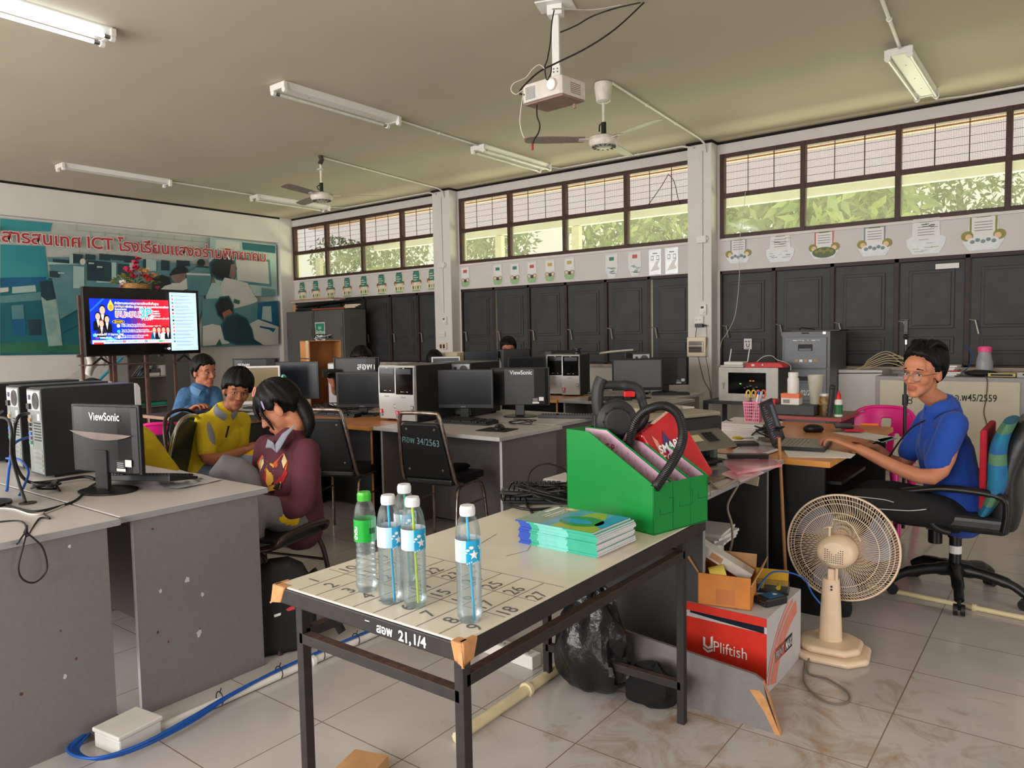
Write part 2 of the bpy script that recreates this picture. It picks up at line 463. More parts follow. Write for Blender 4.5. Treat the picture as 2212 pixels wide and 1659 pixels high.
# ---- wooden shutters under them, six leaves to a bay
stay_m=M('worn_stay',(190,186,178),0.3,0.9,var=0.2)
for k,x0 in enumerate(WX):
 x1=x0+WW
 w=bpy.data.objects.new('window_%d'%(k+5),None);COL.objects.link(w);struct(w)
 mb=MB();y0,y1=YW+.004,YW+.1
 mb.b2((x0,y0,ZH-.04),(x1,y1,ZH),shutter_brown);mb.b2((x0,y0,ZS),(x1,y1,ZS+.02),shutter_brown)
 for j in range(7):
  xx=x0+WW*j/6
  mb.b2((max(x0,xx-.022),y0,ZS),(min(x1,xx+.022),y1,ZH),shutter_brown)
 mb.build('frame',w,bevel=.003)
 for j in range(6):
  a,b_=x0+WW*j/6+.024,x0+WW*(j+1)/6-.022
  if a>XR:continue
  if k==1 and j in(1,5):a+=.012
  L=MB();L.b2((a,YW+.03,ZS+.02),(b_,YW+.07,ZH-.04),shutter_wood)
  ia,ib=a+.085,b_-.085
  for za,zb in((ZS+.13,ZS+.30),(ZS+.38,ZH-.13)):
   L.prism([(ia,za),(ib,za),(ib,zb),(ia,zb)],'y',YW+.018,YW+.03,shutter_wood)
   L.box(((ia+ib)/2,YW+.014,(za+zb)/2),(ib-ia-.06,.012,zb-za-.06),shutter_wood)
  lf=L.build('shutter_leaf',w,bevel=.005)
  h=MB();hx=a+.02;zz=1.42
  h.cyl((hx-.03,YW+.015,zz+.012),(hx+.03,YW+.012,zz),.007,stay_m,8)
  h.cyl((hx+.028,YW+.01,zz+.005),(hx+.06+.02*((j*3)%3),YW-.012,zz-.13),.0085,stay_m,8)
  h.build('stay',lf,smooth=40)
# ---- outside: veranda roof, posts, trees
roof_w=bpy.data.materials.new('translucent_white_soffit');roof_w.use_nodes=True  # white painted soffit made translucent so the sky brightens its underside
nt=roof_w.node_tree;b=principled(roof_w);out=[n for n in nt.nodes if n.type=='OUTPUT_MATERIAL'][0]
tr=nt.nodes.new('ShaderNodeBsdfTranslucent');tr.inputs[0].default_value=(.97,.95,.93,1)
nt.links.new(tr.outputs[0],out.inputs[0])
soffit_m=M('brown_soffit',(196,170,152),0.7,var=0.12,scale=5)
mb=MB()
def sl(y):return 3.44-(y-8.55)*.097
mb.prism([(8.52,sl(8.52)),(8.92,sl(8.92)),(8.92,sl(8.92)+.02),(8.52,sl(8.52)+.02)],'x',XL,XR+3,soffit_m)
for yy in(8.62,8.72,8.82):mb.b2((XL,yy,sl(yy)-.012),(XR+3,yy+.02,sl(yy)+.01),M('soffit_batten',(150,108,88),.7))
mb.prism([(8.92,sl(8.92)),(10.42,sl(10.42)),(10.42,sl(10.42)+.004),(8.92,sl(8.92)+.004)],'x',XL,XR+3,roof_w)
struct(mb.build('roof_outside'))
fascia_m=M('pale_fascia',(190,187,178),0.7,var=0.05,scale=3)
mb=MB();mb.b2((XL,10.42,3.14),(XR+3,10.52,3.262),fascia_m);struct(mb.build('beam_outside'))
for i,(px,py)in enumerate(((1080,540),(1246,505),(690,575),(2260,420))):
 p=at(px,py,Y=10.47);mb=MB();mb.b2((p.x-.07,10.42,0),(p.x+.07,10.52,3.13),M('pale_post',(198,190,170),.7));struct(mb.build('pillar_%d'%(5+i)))
mb=MB();mb.b2((-60,YW+.15,-.3),(50,70,-.2),M('outside_earth',(150,140,100),.9,rgb2=(110,130,70),scale=.8));struct(mb.build('ground_outside'))
# ---- trees beyond the veranda
def leaf_quads(mb,c,rad,n,size,m,droop=.3,long=1.0):
 rnd=random.Random(int(abs(c[0]*91+c[1]*37)))
 for i in range(n):
  d=Vector((rnd.gauss(0,1),rnd.gauss(0,1),rnd.gauss(0,1))).normalized()*rnd.random()**.4
  p=Vector(c)+Vector((d.x*rad[0],d.y*rad[1],d.z*rad[2]))
  a=Vector((rnd.uniform(-1,1),rnd.uniform(-1,1),rnd.uniform(-1,.6)-droop)).normalized()
  b=a.cross(Vector((rnd.uniform(-1,1),rnd.uniform(-1,1),rnd.uniform(-1,1)))).normalized()
  s=size*rnd.uniform(.7,1.3);l=s*long
  mb.poly([p,p+a*l*.35+b*s*.28,p+a*l,p+a*l*.35-b*s*.28],m[i%len(m)])
def leaf_m(name,rgb,rgb2):
 m=M(name,rgb,.5,rgb2=rgb2,scale=1.5)
 return m
lg=[leaf_m('leaf_light',(150,172,104),(184,202,134)),leaf_m('leaf_mid',(116,146,96),(150,174,118)),leaf_m('leaf_dark',(84,112,80),(110,136,96))]
bark=M('bark',(120,100,84),.85)
def tree(name,label,c,rad,n,size,mats,trunk=True,long=1.6):
 t=thing(name,label,'tree',(c[0],c[1],-.2),group='trees beyond the veranda')
 mb=MB();leaf_quads(mb,(0,0,c[2]+.2),rad,n,size,mats,long=long);mb.build('foliage',t)
 mb=MB();mb.tube([(0,0,0),(.05,.05,1.5),(-.05,0,c[2]+.2)],[.12,.09,.05],bark,8);mb.build('trunk',t,smooth=60)
tree('leafy_tree','broad leafy tree outside the middle of the right-hand high window',at(1690,440,Y=14.0),(2.0,.7,1.05),1500,.2,lg[:2])
tree('leafy_tree','bright green leafy tree outside the left panes of the right-hand high window',at(1840,420,Y=12.3),(1.0,.6,.9),900,.2,[lg[0],lg[0],lg[1]])
tree('leafy_tree','darker finely leaved tree outside the right end of the right-hand high window',at(2080,400,Y=16),(2.5,.7,1.4),2400,.11,lg[1:])
tree('leafy_tree','leafy tree outside the two right panes of the middle high window',at(1400,480,Y=12.3),(1.7,.6,.9),1900,.13,[lg[1],lg[0],lg[2]])
tree('leafy_tree','small leaved tree outside the left pane of the middle high window',at(1050,520,Y=14),(1.5,.6,.9),1800,.11,lg[1:])
tree('leafy_tree','dim bushy tree outside the middle panes of the left-hand high window',at(800,545,Y=15.8),(2.9,.7,1.1),2400,.12,lg[1:])
t=thing('banana_plant','banana plant with broad torn leaves outside the second pane of middle high window','plant',(*at(1170,520,Y=12.6).xy,-.2))
mb=MB();rnd=random.Random(4);bl=M('banana_leaf',(132,160,112),.45,rgb2=(168,190,140),scale=3)
for i in range(12):
 a=rnd.uniform(0,2*PI);el=rnd.uniform(.5,1.2);L=rnd.uniform(.9,1.3);base=Vector((0,0,2.45+rnd.uniform(0,.6)))
 d=Vector((math.cos(a),math.sin(a),0));s=Vector((-d.y,d.x,0));pts=[]
 for j in range(7):
  u=j/6;pts.append((base+d*L*u*.9+Vector((0,0,el*u*1.1-1.3*u*u)),.22*math.sin(PI*min(1,u*.93+.07))))
 for j in range(6):
  (p,w0),(p2,w1)=pts[j],pts[j+1]
  mb.poly([p,p2,p2+s*w1-Vector((0,0,w1*.5)),p+s*w0-Vector((0,0,w0*.5))],bl)
  mb.poly([p,p-s*w0-Vector((0,0,w0*.5)),p2-s*w1-Vector((0,0,w1*.5)),p2],bl)
mb.build('leaves',t)
mb=MB();mb.tube([(0,0,0),(0,0,2.9)],[.12,.08],M('banana_stem',(150,150,110),.6),10);mb.build('stem',t,smooth=60)
for nm,px,Y,hh,lab in(('palm',655,11.6,3.0,'yellowing palm with drooping fronds outside the leftmost high window pane'),('palm',850,14,3.4,'green palm with drooping fronds outside the right panes of left-hand high window')):
 t=thing(nm,lab,'plant',(*at(px,560,Y=Y).xy,-.2),group='palms beyond the veranda')
 fm=M('palm_frond_yellow',(196,178,110),.5,rgb2=(170,176,100),scale=2)if px<700 else M('palm_frond_green',(150,172,92),.5,rgb2=(180,190,110),scale=2)
 mb=MB();rnd=random.Random(px)
 for i in range(13):
  a=rnd.uniform(0,2*PI);d=Vector((math.cos(a),math.sin(a),0));s=Vector((-d.y,d.x,0));L=1.25
  for j in range(26):
   u=j/25;p=Vector((0,0,hh))+d*L*u+Vector((0,0,.55*u*1.2-1.25*u*u))
   for sg in(-1,1):
    e=p+(s*sg*.5+d*.3)*(1-.5*u)*.55+Vector((0,0,-.32))
    mb.poly([p,p+d*.035,e],fm)
 mb.build('fronds',t)
 mb=MB();mb.tube([(0,0,0),(0,0,hh)],[.12,.09],bark,10);mb.build('trunk',t,smooth=60)
# ---------------------------------------------------------------- ceiling fixtures
glow=M('lit_tube',(235,245,255),.5,emit=7.0)
tube_off=M('unlit_tube',(214,214,206),.25)
def tube_light(x,y,tubes,lit,label):
 "1.3 m fluorescent batten along Y, hung on the ceiling; tubes = sides that hold one"
 t=thing('ceiling_light',label,'ceiling light',(x,y,ZC),group='fluorescent battens on the ceiling')
 mb=MB();mb.prism([(-.085,-.012),(-.06,-.055),(.06,-.055),(.085,-.012),(.085,0),(-.085,0)],'y',-.66,.66,white_enamel)
 for k in(-.35,0.05,.38):mb.cyl((0,k,-.058),(0,k,-.052),.006,steel,8)
 mb.build('housing',t,bevel=.003)
 for e in(-.64,.64):
  mb=MB();s=.02 if e>0 else-.02
  mb.box((0,e+s,-.035),(.2,.035,.05),white_plastic)
  for q_ in(-.078,.078):mb.cyl((q_,e,-.072),(q_,e+s*1.6,-.072),.024,white_plastic,14)
  mb.build('end_holder',t,bevel=.004)
 for q_ in tubes:
  mb=MB();mb.cyl((q_*.078,-.63,-.072),(q_*.078,.63,-.072),.0135,glow if lit else tube_off,12)
  for e in(-.62,.62):mb.cyl((q_*.078,e-.02,-.072),(q_*.078,e+.02,-.072),.0142,steel,12)
  mb.build('tube',t,smooth=60)
 return t
tube_light(-5.42,1.87,(-1,1),True,'lit double fluorescent ceiling light at the top left of the photo')
tube_light(-5.42,4.58,(-1,),False,'unlit fluorescent batten in the middle of ceiling, left of the projector')
tube_light(-5.47,7.26,(-1,1),False,'unlit fluorescent batten near the wall above the middle high window')
tube_light(-9.76,4.58,(),False,'white fluorescent batten above the mural, near the left edge of the photo')
tube_light(-9.80,7.25,(-1,),False,'white fluorescent batten near the room corner, beside the far ceiling fan')
tube_light(-1.16,7.18,(-1,1),False,'unlit double fluorescent batten at the right, above the right high window')
# thin plastic conduits on the ceiling
def conduit(label,pts,r=.011,m=white_plastic,clips=True):
 mb=MB();P=[Vector(p)for p in pts];mb.tube(P,r,m,8)
 for a,b_ in zip(P,P[1:]):
  n=int((b_-a).length/.8)
  for i in range(1,n+1):
   c=a.lerp(b_,i/(n+1));d=(b_-a).normalized();mb.cyl(c-d*.008,c+d*.008,r*1.5,m,8)
 return tag(mb.build('conduit',smooth=60),label,'conduit','white conduits on ceiling and walls')
zc=ZC-.012
conduit('white conduit between the two fluorescent battens in the middle of the ceiling',[(-5.42,5.26,zc),(-5.46,6.58,zc)])
conduit('white conduit joining the two battens above the mural',[(-9.77,5.26,zc),(-9.80,6.57,zc)])
conduit('white conduit from the far ceiling fan to the left column',[(-7.2,5.74,zc),(-7.45,8.05,zc),(-7.45,8.15,zc-.03),(-7.45,8.178,zc-.12)])
conduit('white conduit from the near ceiling fan to the right column',[(-3.25,5.75,zc),(-3.42,8.02,zc),(-3.42,8.14,zc-.03),(-3.42,8.176,zc-.12)])
conduit('white conduit running along ceiling edge from middle batten to right column',[(-5.47,7.93,zc),(-5.4,8.2,zc),(-3.72,8.2,zc),(-3.56,8.165,zc-.05)])
conduit('white conduit running along ceiling edge from corner batten to left column',[(-9.8,7.92,zc),(-9.7,8.2,zc),(-7.78,8.2,zc),(-7.6,8.165,zc-.05)])
conduit('white conduit from the top edge of photo to the right batten',[(-1.02,4.6,zc),(-1.15,6.5,zc)],.014)
conduit('white conduit from the right batten along the wall to the right edge',[(-1.16,7.86,zc),(-1.12,8.18,zc),(-.9,8.24,zc),(.34,8.24,zc)])
# ceiling fans
fan_m=M('fan_cream',(214,208,196),.35);blade_m=M('fan_blade',(150,138,126),.4,var=.12,scale=30)
def ceiling_fan(label,x,y,zm,rot,canopy):
 t=thing('ceiling_fan',label,'ceiling fan',(x,y,0),rot,'ceiling fans')
 mb=MB()
 if canopy:mb.lathe([(.075,ZC-.008),(.078,ZC-.05),(.062,ZC-.16),(.04,ZC-.175),(.0,ZC-.175)],fan_m,20)
 else:mb.tube([(0,0,ZC),(0.015,0,ZC-.05),(-.01,0,ZC-.1)],.028,M('rusty_hook',(60,50,40),.7),8);mb.lathe([(.014,ZC-.18),(.055,ZC-.175),(.045,ZC-.16),(.014,ZC-.155)],fan_m,16)
 mb.build('canopy',t,smooth=40)
 mb=MB();mb.cyl((0,0,ZC-.1),(0,0,zm+.15),.0135,fan_m,12);mb.build('down_rod',t,smooth=60)
 mb=MB();mb.cyl((0,0,zm+.16),(0,0,zm+.05),.022,black_plastic,10);mb.tube(spline([(0,.03,zm+.15),(-.05,.02,zm+.12),(-.03,.03,zm+.08)]),.006,black_plastic,6);mb.build('wire_joint',t,smooth=50)
 mb=MB();mb.lathe([(0,zm+.05),(.07,zm+.05),(.125,zm+.03),(.13,zm+.018),(.122,zm+.012),(.13,zm+.006),(.13,zm-.02),(.115,zm-.045),(.06,zm-.055),(0,zm-.055)],fan_m,36)
 for k in range(14):
  a=2*PI*k/14;mb.box((.085*math.cos(a),.085*math.sin(a),zm-.052),(.04,.008,.006),black_matte,(0,0,a))
 mb.build('motor',t,smooth=35)
 for k in range(3):
  a=2*PI*k/3;mb=MB();mb.T=Matrix.Rotation(a,4,'Z')@TR((0,0,zm+.01),(math.radians(11),0,0))
  mb.box((.16,0,0),(.12,.045,.006),fan_m)
  pts=[(.17,-.055),(.5,-.068),(.66,-.06),(.69,-.03),(.69,.03),(.66,.06),(.5,.068),(.17,.055)]
  mb.prism(pts,'z',.003,.007,blade_m);mb.build('blade',t,smooth=30)
 return t
ceiling_fan('three bladed ceiling fan nearest the camera, hanging beside the projector',-3.32,5.72,3.03,math.radians(100),True)
ceiling_fan('far ceiling fan hanging near the left column',-7.18,5.74,3.05,math.radians(45),False)
# projector on its ceiling pole
pj=at(1190,200,d=4.6)
mt=thing('projector_mount','white square ceiling pole that carries the projector','projector mount',(pj.x,pj.y,0),math.radians(20))
tp=at(1200,10,z=ZC);mt.location=(tp.x,tp.y,0)
pz=at(1200,172,Y=tp.y).z
mb=MB();mb.b2((-.12,-.09,ZC-.01),(.12,.09,ZC),white_enamel);mb.b2((-.05,-.04,ZC-.075),(.05,.04,ZC-.01),white_enamel);mb.build('ceiling_plate',mt,bevel=.003)
mb=MB();mb.b2((-.019,-.016,pz),(.019,.016,ZC-.07),white_enamel);mb.b2((-.024,-.02,3.02),(.024,.02,ZC-.08),white_enamel);mb.build('pole',mt,bevel=.002)
mb=MB();mb.b2((-.03,-.025,pz-.03),(.03,.025,pz+.08),white_enamel);mb.b2((-.11,-.09,pz-.036),(.11,.09,pz-.028),white_enamel)
for k in(0,.04,.06):mb.cyl((.012,-.03,pz+k),(.012,-.024,pz+k),.006,steel,8);mb.cyl((-.014,-.03,pz+k),(-.014,-.024,pz+k),.006,steel,8)
mb.build('bracket',mt,bevel=.002)
proj_w=M('projector_white',(214,206,196),.4);proj_d=M('projector_dusty',(150,122,106),.6,var=.12)
pr=thing('projector','dusty white projector hanging from the ceiling pole, lens lit','projector',(tp.x-.01,tp.y-.015,pz-.18),math.radians(0))
pr.rotation_euler=(math.radians(2),0,math.radians(-4))
mb=MB();W2,D2,H2=.165,.125,.048
mb.prism([(-W2,-D2),(-W2+.02,-D2-.012),(W2-.02,-D2-.012),(W2,-D2),(W2,D2),(-W2,D2)],'z',.03,.145,proj_w)
mb.b2((-W2+.006,-D2+.004,.018),(W2-.006,D2-.004,.03),proj_d);mb.build('body',pr,bevel=.012,seg=3)
mb=MB()
for i in range(7):
 for j in range(9):mb.b2((-W2+.035+i*.012-.0,-D2-.0135,.045+j*.009),(-W2+.043+i*.012,-D2-.012,.051+j*.009),grey_ink)
for j in range(6):mb.b2((W2-.002,-.04,.05+j*.012),(W2+.0012,.07,.055+j*.012),proj_d)
mb.build('vent_grille',pr)
mb=MB();mb.T=TR((W2*.55,-D2-.012,.095),(PI/2,0,0))
mb.lathe([(.038,0),(.038,.014),(.03,.016),(.028,.004),(0,.004)],proj_w,24);mb.lathe([(.027,.005),(.02,.012),(0,.015)],M('lit_lens',(235,245,255),.1,emit=2.5),20);mb.build('lens',pr,smooth=40)
mb=MB();mb.cyl((.09,.1,.018),(.09,.1,-.012),.01,proj_d,10);mb.build('foot',pr)
# its cables
def pxpath(pts,d):return[at(x,y,d=d)for x,y in pts]
cable('video_cable','thick black cable hanging in an arc from ceiling to the projector',[at(1395,2,d=4.9)]+pxpath([(1330,62),(1265,105),(1200,137),(1165,155),(1135,182),(1122,200),(1133,205)],4.6),.0055,cable_black)
cable('power_cable','black cable swinging from the projector pole up to the ceiling conduit',[at(1392,4,d=4.95)]+pxpath([(1330,18),(1280,35),(1245,55),(1210,70)],4.55),.0045,cable_black)
cable('power_cable','black cable dropping down the projector pole to its back',pxpath([(1197,22),(1192,50),(1189,90),(1182,130),(1177,145),(1181,172),(1190,158),(1191,140)],4.5),.004,cable_black)
sc_=cable('signal_cable','black lead with a red plug hanging below the projector',pxpath([(1160,226),(1160,250),(1166,270),(1163,287),(1155,300),(1150,314)],4.5),.0045,cable_black)
mb=MB();a=at(1150,311,d=4.5);mb.cyl(a,a-Vector((0,0,.035)),.007,M('red_plug',(150,40,34),.5),8);mb.build('plug',sc_,smooth=50)
cable('signal_cable','white lead looping left of the projector and hanging down',pxpath([(1178,150),(1165,140),(1150,150),(1135,168),(1110,180),(1104,195),(1115,204),(1130,196),(1126,230),(1123,260),(1126,282),(1132,298)],4.5),.003,cable_white)
cable('power_cable','white cable running from projector plate along ceiling to the top edge',[at(1192,20,d=4.6),at(1215,19,d=4.7),at(1290,20,d=4.85),at(1398,-2,d=4.95)],.004,cable_white)
# ---------------------------------------------------------------- things fixed on the window wall
st_teal=M('sticker_teal',(58,128,116),.5);st_cream=M('sticker_cream',(224,214,186),.5);st_brown=M('sticker_brown',(120,88,66),.5)
st_green=M('sticker_green',(150,182,132),.5);st_olive=M('sticker_olive',(140,134,60),.5);st_dk=M('sticker_dark_green',(84,104,66),.5)
st_skin=M('sticker_skin',(226,190,150),.5);st_red=M('sticker_red',(192,92,80),.5);st_grey=M('sticker_grey',(120,136,140),.5);st_yel=M('sticker_yellow',(196,172,96),.5)
peel=M('peeled_sticker_white',(216,220,222),.35,var=.05)
def disc(mb,c,rx,rz,y,m,n=18,a0=0,a1=2*PI):
 mb.poly([(c[0]+rx*math.cos(a0+(a1-a0)*i/n),y,c[1]+rz*math.sin(a0+(a1-a0)*i/n))for i in range(n)],m)
def rect(mb,x0,z0,x1,z1,y,m):mb.poly([(x0,y,z0),(x1,y,z0),(x1,y,z1),(x0,y,z1)],m)
def sticker(px,py,kind,label,group,s=1.0,tone=None):
 p=at(px,py,Y=YW-.004)
 mb=MB();W,H=.12*s,.17*s
 def Y(k):return-.0008-k*.0006
 if kind=='teal': # signboard between two small children
  mb.prism([(-W,-H*.9),(W,-H*.9),(W*1.05,-.02),(W*.72,H),(-W*.62,H),(-W*1.05,-.02)],'y',-.0008,.0,st_cream)
  rect(mb,-W*.62,-.01,W*.66,H*.85,Y(1),st_teal);rect(mb,-W*.5,H*.86,W*.58,H,Y(1),M('sticker_deep',(44,88,86),.5))
  for k in range(3):rect(mb,-W*.5,.02+k*.035,W*(.1+.3*(k%2)),.032+k*.035,Y(2),st_cream)
  disc(mb,(-W*.72,-.01),.032*s,.04*s,Y(3),st_brown);disc(mb,(W*.76,-.01),.03*s,.038*s,Y(3),st_brown)
  disc(mb,(-W*.66,-.03),.022*s,.024*s,Y(4),st_skin);disc(mb,(W*.7,-.03),.022*s,.024*s,Y(4),st_skin)
  for k in range(4):rect(mb,-W*.7+k*.055*s,-H*.72,-W*.7+k*.055*s+.03*s,-H*.42,Y(3),st_green if k%2 else st_brown)
  mb.prism([(-W*.75,-H*.95),(W*.7,-H*.95),(W*.8,-H*.8),(-W*.85,-H*.8)],'y',Y(4),Y(1),st_green)
 elif kind=='card': # little card standing in a green bowl
  mb.prism([(-W*.8,-.02),(-W*.95,-.03),(-W*.9,-H*.6),(-W*.6,-H),(W*.6,-H),(W*.9,-H*.6),(W*.95,-.03),(W*.8,-.02),(W*.72,H),(-W*.72,H)],'y',-.0008,0,M('sticker_pale',(212,212,206),.5))
  rect(mb,-W*.66,-.01,W*.66,H*.94,Y(1),paper_white);rect(mb,-W*.35,H*.42,W*.35,H*.72,Y(2),tone or st_teal)
  disc(mb,(-W*.45,-H*.3),.04*s,.034*s,Y(2),st_grey);disc(mb,(W*.45,-H*.3),.04*s,.034*s,Y(2),st_grey)
  disc(mb,(-W*.45,-H*.3),.028*s,.024*s,Y(3),st_skin);disc(mb,(W*.45,-H*.3),.028*s,.024*s,Y(3),st_skin)
  rect(mb,-.02,-H*.5,.025,-H*.2,Y(3),M('sticker_black',(60,60,60),.5))
  mb.poly([(x*W*.86,Y(4),z)for x,z in((-1,-H*.5),(-.6,-H*.93),(.6,-H*.93),(1,-H*.5))],st_green)
 elif kind in('board','peeled','half'): # framed notice above a hedge with two small heads
  mb.prism([(-W*1.15,-H*.45),(-W*.8,-H*.85),(W*.8,-H*.85),(W*1.15,-H*.45),(W*1.2,-.02),(W*.85,.0),(W*.8,H*.85),(-W*.8,H*.85),(-W*.85,.0),(-W*1.2,-.02)],'y',-.001,0,peel)
  rect(mb,-W*.78,-.03,W*.78,H*.8,Y(1),peel if kind=='peeled' else(tone or st_red))
  rect(mb,-W*.66,-.03,W*.66,H*.68,Y(2),paper_white)
  for k in range(4):rect(mb,-W*.5,.01+k*.026,W*.5,.016+k*.026,Y(3),grey_ink)
  rect(mb,-W*.4,H*.66,W*.4,H*.76,Y(3),st_dk if kind!='peeled' else grey_ink)
  if kind!='peeled':
   for sx in(-1,1):
    disc(mb,(sx*W*.9,-.035),.042*s,.04*s,Y(3),st_olive);disc(mb,(sx*W*.82,-.045),.024*s,.024*s,Y(4),st_skin)
   disc(mb,(0,-H*.5),W*.95,H*.32,Y(5),st_dk if kind=='board' else peel)
   for k in range(5):disc(mb,(-W*.6+k*W*.3,-H*.45+.015*(k%2)),.02,.018,Y(6),st_olive if kind=='board' else st_grey)
  else:
   rnd=random.Random(px)
   for k in range(14):
    a=rnd.uniform(-W,W*.6);b_=rnd.uniform(-H*.75,H*.6);rect(mb,a,b_,a+rnd.uniform(.02,.09),b_+rnd.uniform(.003,.009),Y(3),grey_ink if k%3 else st_green)
 elif kind in('tag','shield'):
  sh=[(-W*.75,-H),(W*.75,-H),(W*.78,H),(-W*.78,H)]if kind=='tag' else[(-W*.4,-H),(W*.4,-H),(W*.85,-H*.3),(W*.8,H),(-W*.8,H),(-W*.85,-H*.3)]
  mb.prism(sh,'y',-.0008,0,foil if kind=='tag' else peel)
  if kind=='tag':
   rect(mb,-W*.5,H*.15,-.02,H*.5,Y(1),grey_ink);rect(mb,.02,H*.15,W*.5,H*.5,Y(1),grey_ink)
   rect(mb,-W*.46,H*.2,-.025,H*.45,Y(2),foil);rect(mb,.025,H*.2,W*.46,H*.45,Y(2),foil)
   rect(mb,-W*.3,H*.65,W*.3,H*.72,Y(1),grey_ink)
   mb.poly([(x*W,Y(2),z*H)for x,z in((-.6,-.75),(.1,.0),(.6,.2),(.3,-.3),(.6,-.6))],paper_white)
  else:
   rect(mb,-W*.62,.0,W*.62,H*.85,Y(1),paper_white);rect(mb,-W*.3,H*.45,W*.35,H*.75,Y(2),tone or st_teal)
   rnd=random.Random(px)
   for k in range(12):a=rnd.uniform(-W*.6,W*.3);b_=rnd.uniform(-H*.75,-.02);rect(mb,a,b_,a+.05,b_+.008,Y(2),st_green if k%2 else grey_ink)
 mb.T=Matrix.Identity(4)
 o=mb.build('wall_sticker');o.location=p
 return tag(o,label,'sticker',group)
ORD=['leftmost','second','third','fourth','fifth','sixth','seventh','eighth','ninth']
for i,(x,y)in enumerate(((653,630),(682,627),(714,624),(750,621),(786,618),(824,615),(862,611),(899,608),(934,604))):
 lab='last teal signboard sticker, partly behind the left column' if i==8 else '%s teal signboard sticker of the row under the left-hand high window'%ORD[i]
 sticker(x,y,'teal',lab,'teal stickers under the left high window',.95)
for i,(x,y,tn)in enumerate(((1005,599,st_red),(1075,594,st_teal),(1112,592,st_teal),(1149,589,st_red),(1188,585,st_yel),(1230,581,st_yel))):
 sticker(x,y,'card',['green bowl sticker beside the left column, set apart with a pink card','green bowl sticker with dark green card, second from the left column','green bowl sticker with oval teal mark, third from the left column','green bowl sticker with orange marked card, fourth from the left column','green bowl sticker with brown marked card, fifth from the left column','green bowl sticker with yellow card, last of the green bowls in its row'][i],'green bowl stickers under the middle high window',.88,tn)
sticker(1321,575,'shield','half peeled white sticker with teal mark under the middle high window','peeled stickers under the middle high window',.9)
sticker(1371,570,'shield','half peeled white sticker with red mark under the middle high window','peeled stickers under the middle high window',.9,st_red)
sticker(1415,566,'tag','silver rectangular sticker with white flash, left of the pair near the right column','silver stickers near the right column',.9)
sticker(1451,563,'tag','silver rectangular sticker nearest the right column under the middle window','silver stickers near the right column',.92)
sticker(1595,541,'half','half peeled notice sticker just right of the right column','notice stickers under the right high window',1.0,st_grey)
sticker(1685,535,'peeled','fully peeled white sticker, second from the right column','notice stickers under the right high window',1.08)
sticker(1780,527,'board','red framed notice sticker with two hats and green hedge','notice stickers under the right high window',1.05,st_red)
sticker(1889,519,'half','grey framed half peeled notice sticker right of the red framed one','notice stickers under the right high window',1.1,st_grey)
sticker(2000,510,'peeled','large fully peeled white sticker near the right edge of the photo','notice stickers under the right high window',1.2)
sticker(2124,500,'half','rightmost notice sticker with olive frame and a peeled white corner','notice stickers under the right high window',1.2,st_olive)
# white U label on a shutter
p=at(1615,743,Y=YW-.002);mb=MB();mb.prism([(-.045,-.06),(.045,-.06),(.045,.06),(-.045,.06)],'y',-.001,0,paper_white)
for x in(-.022,.012):rect(mb,x-.012,.018,x+.014,.036,-.0016,grey_ink)
mb.text('U',.062,ink,TR((-.021,-.002,-.035),(PI/2,0,0)),bold=.02);rect(mb,-.028,-.05,.028,-.046,-.0016,ink)
o=mb.build('label_card');o.location=p;o.location.y=YW+.004;tag(o,'white label with a U on the shutter left of the filing cabinet','label')
p=at(2046,570,Y=YW-.004);mb=MB();mb.b2((-.1,0,-.025),(.1,.002,.025),paper_white);o=mb.build('paper_strip');o.location=(p.x,YW+.002,p.z-.02);tag(o,'torn white paper strip stuck on top of a shutter at the right','paper')
# electrical fittings on the columns
yc=8.19
def fit(name,label,px,py,cat,group=None):
 p=at(px,py,Y=yc);return thing(name,label,cat,(p.x,yc,p.z),group=group)
for px,py,lab in((962,693,'white room thermostat on the left column'),(1520,669,'white room thermostat on the right column')):
 t=fit('thermostat',lab,px,py,'thermostat','thermostats on the columns')
 mb=MB();mb.b2((-.04,-.028,-.06),(.04,0,.06),white_plastic);mb.build('case',t,bevel=.004)
 mb=MB();mb.lathe([(.02,-.028),(.02,-.038),(.016,-.04),(0,-.04)][::-1],white_plastic,18,c=(.005,0,-.025),axis='y');mb.build('dial',t,smooth=40)
 mb=MB();rect(mb,-.025,.012,.012,.04,-.0285,grey_ink)
 for k in(-.018,-.008,.002):rect(mb,k,.015,k+.006,.036,-.029,ink)
 mb.build('display',t)
def socket(lab,px,py,m=white_plastic):
 t=fit('wall_socket',lab,px,py,'wall socket','sockets on the columns')
 mb=MB();mb.b2((-.055,-.03,-.04),(.055,0,.04),m);mb.build('plate',t,bevel=.004)
 for x in(-.025,.022):
  mb=MB()
  for k in(-.007,.007):mb.b2((x+k-.0015,-.031,-.008),(x+k+.0015,-.0298,.008),ink)
  mb.build('outlet_slot',t)
 return t
socket('small white double socket on the left column above the brown outlet box',957,722)
t=fit('wall_socket','cream outlet box with two dark sockets low on the left column',959,748,'wall socket')
mb=MB();mb.b2((-.07,-.035,-.05),(.07,0,.05),cream_plastic);mb.build('plate',t,bevel=.006)
for x in(-.032,.03):
 mb=MB();mb.b2((x-.018,-.037,-.03),(x+.018,-.034,.03),M('dark_outlet',(44,36,32),.5));mb.build('outlet_slot',t)
socket('white double socket on the right column below the thermostat',1511,691)
t=fit('power_adapter','black power adapter plugged into the right column socket',1515,703,'adapter')
mb=MB();mb.b2((-.05,-.075,-.022),(.045,-.03,.018),black_plastic);mb.cyl((.045,-.05,0),(.085,-.05,-.005),.009,black_plastic,8);mb.build('adapter_body',t,bevel=.006)
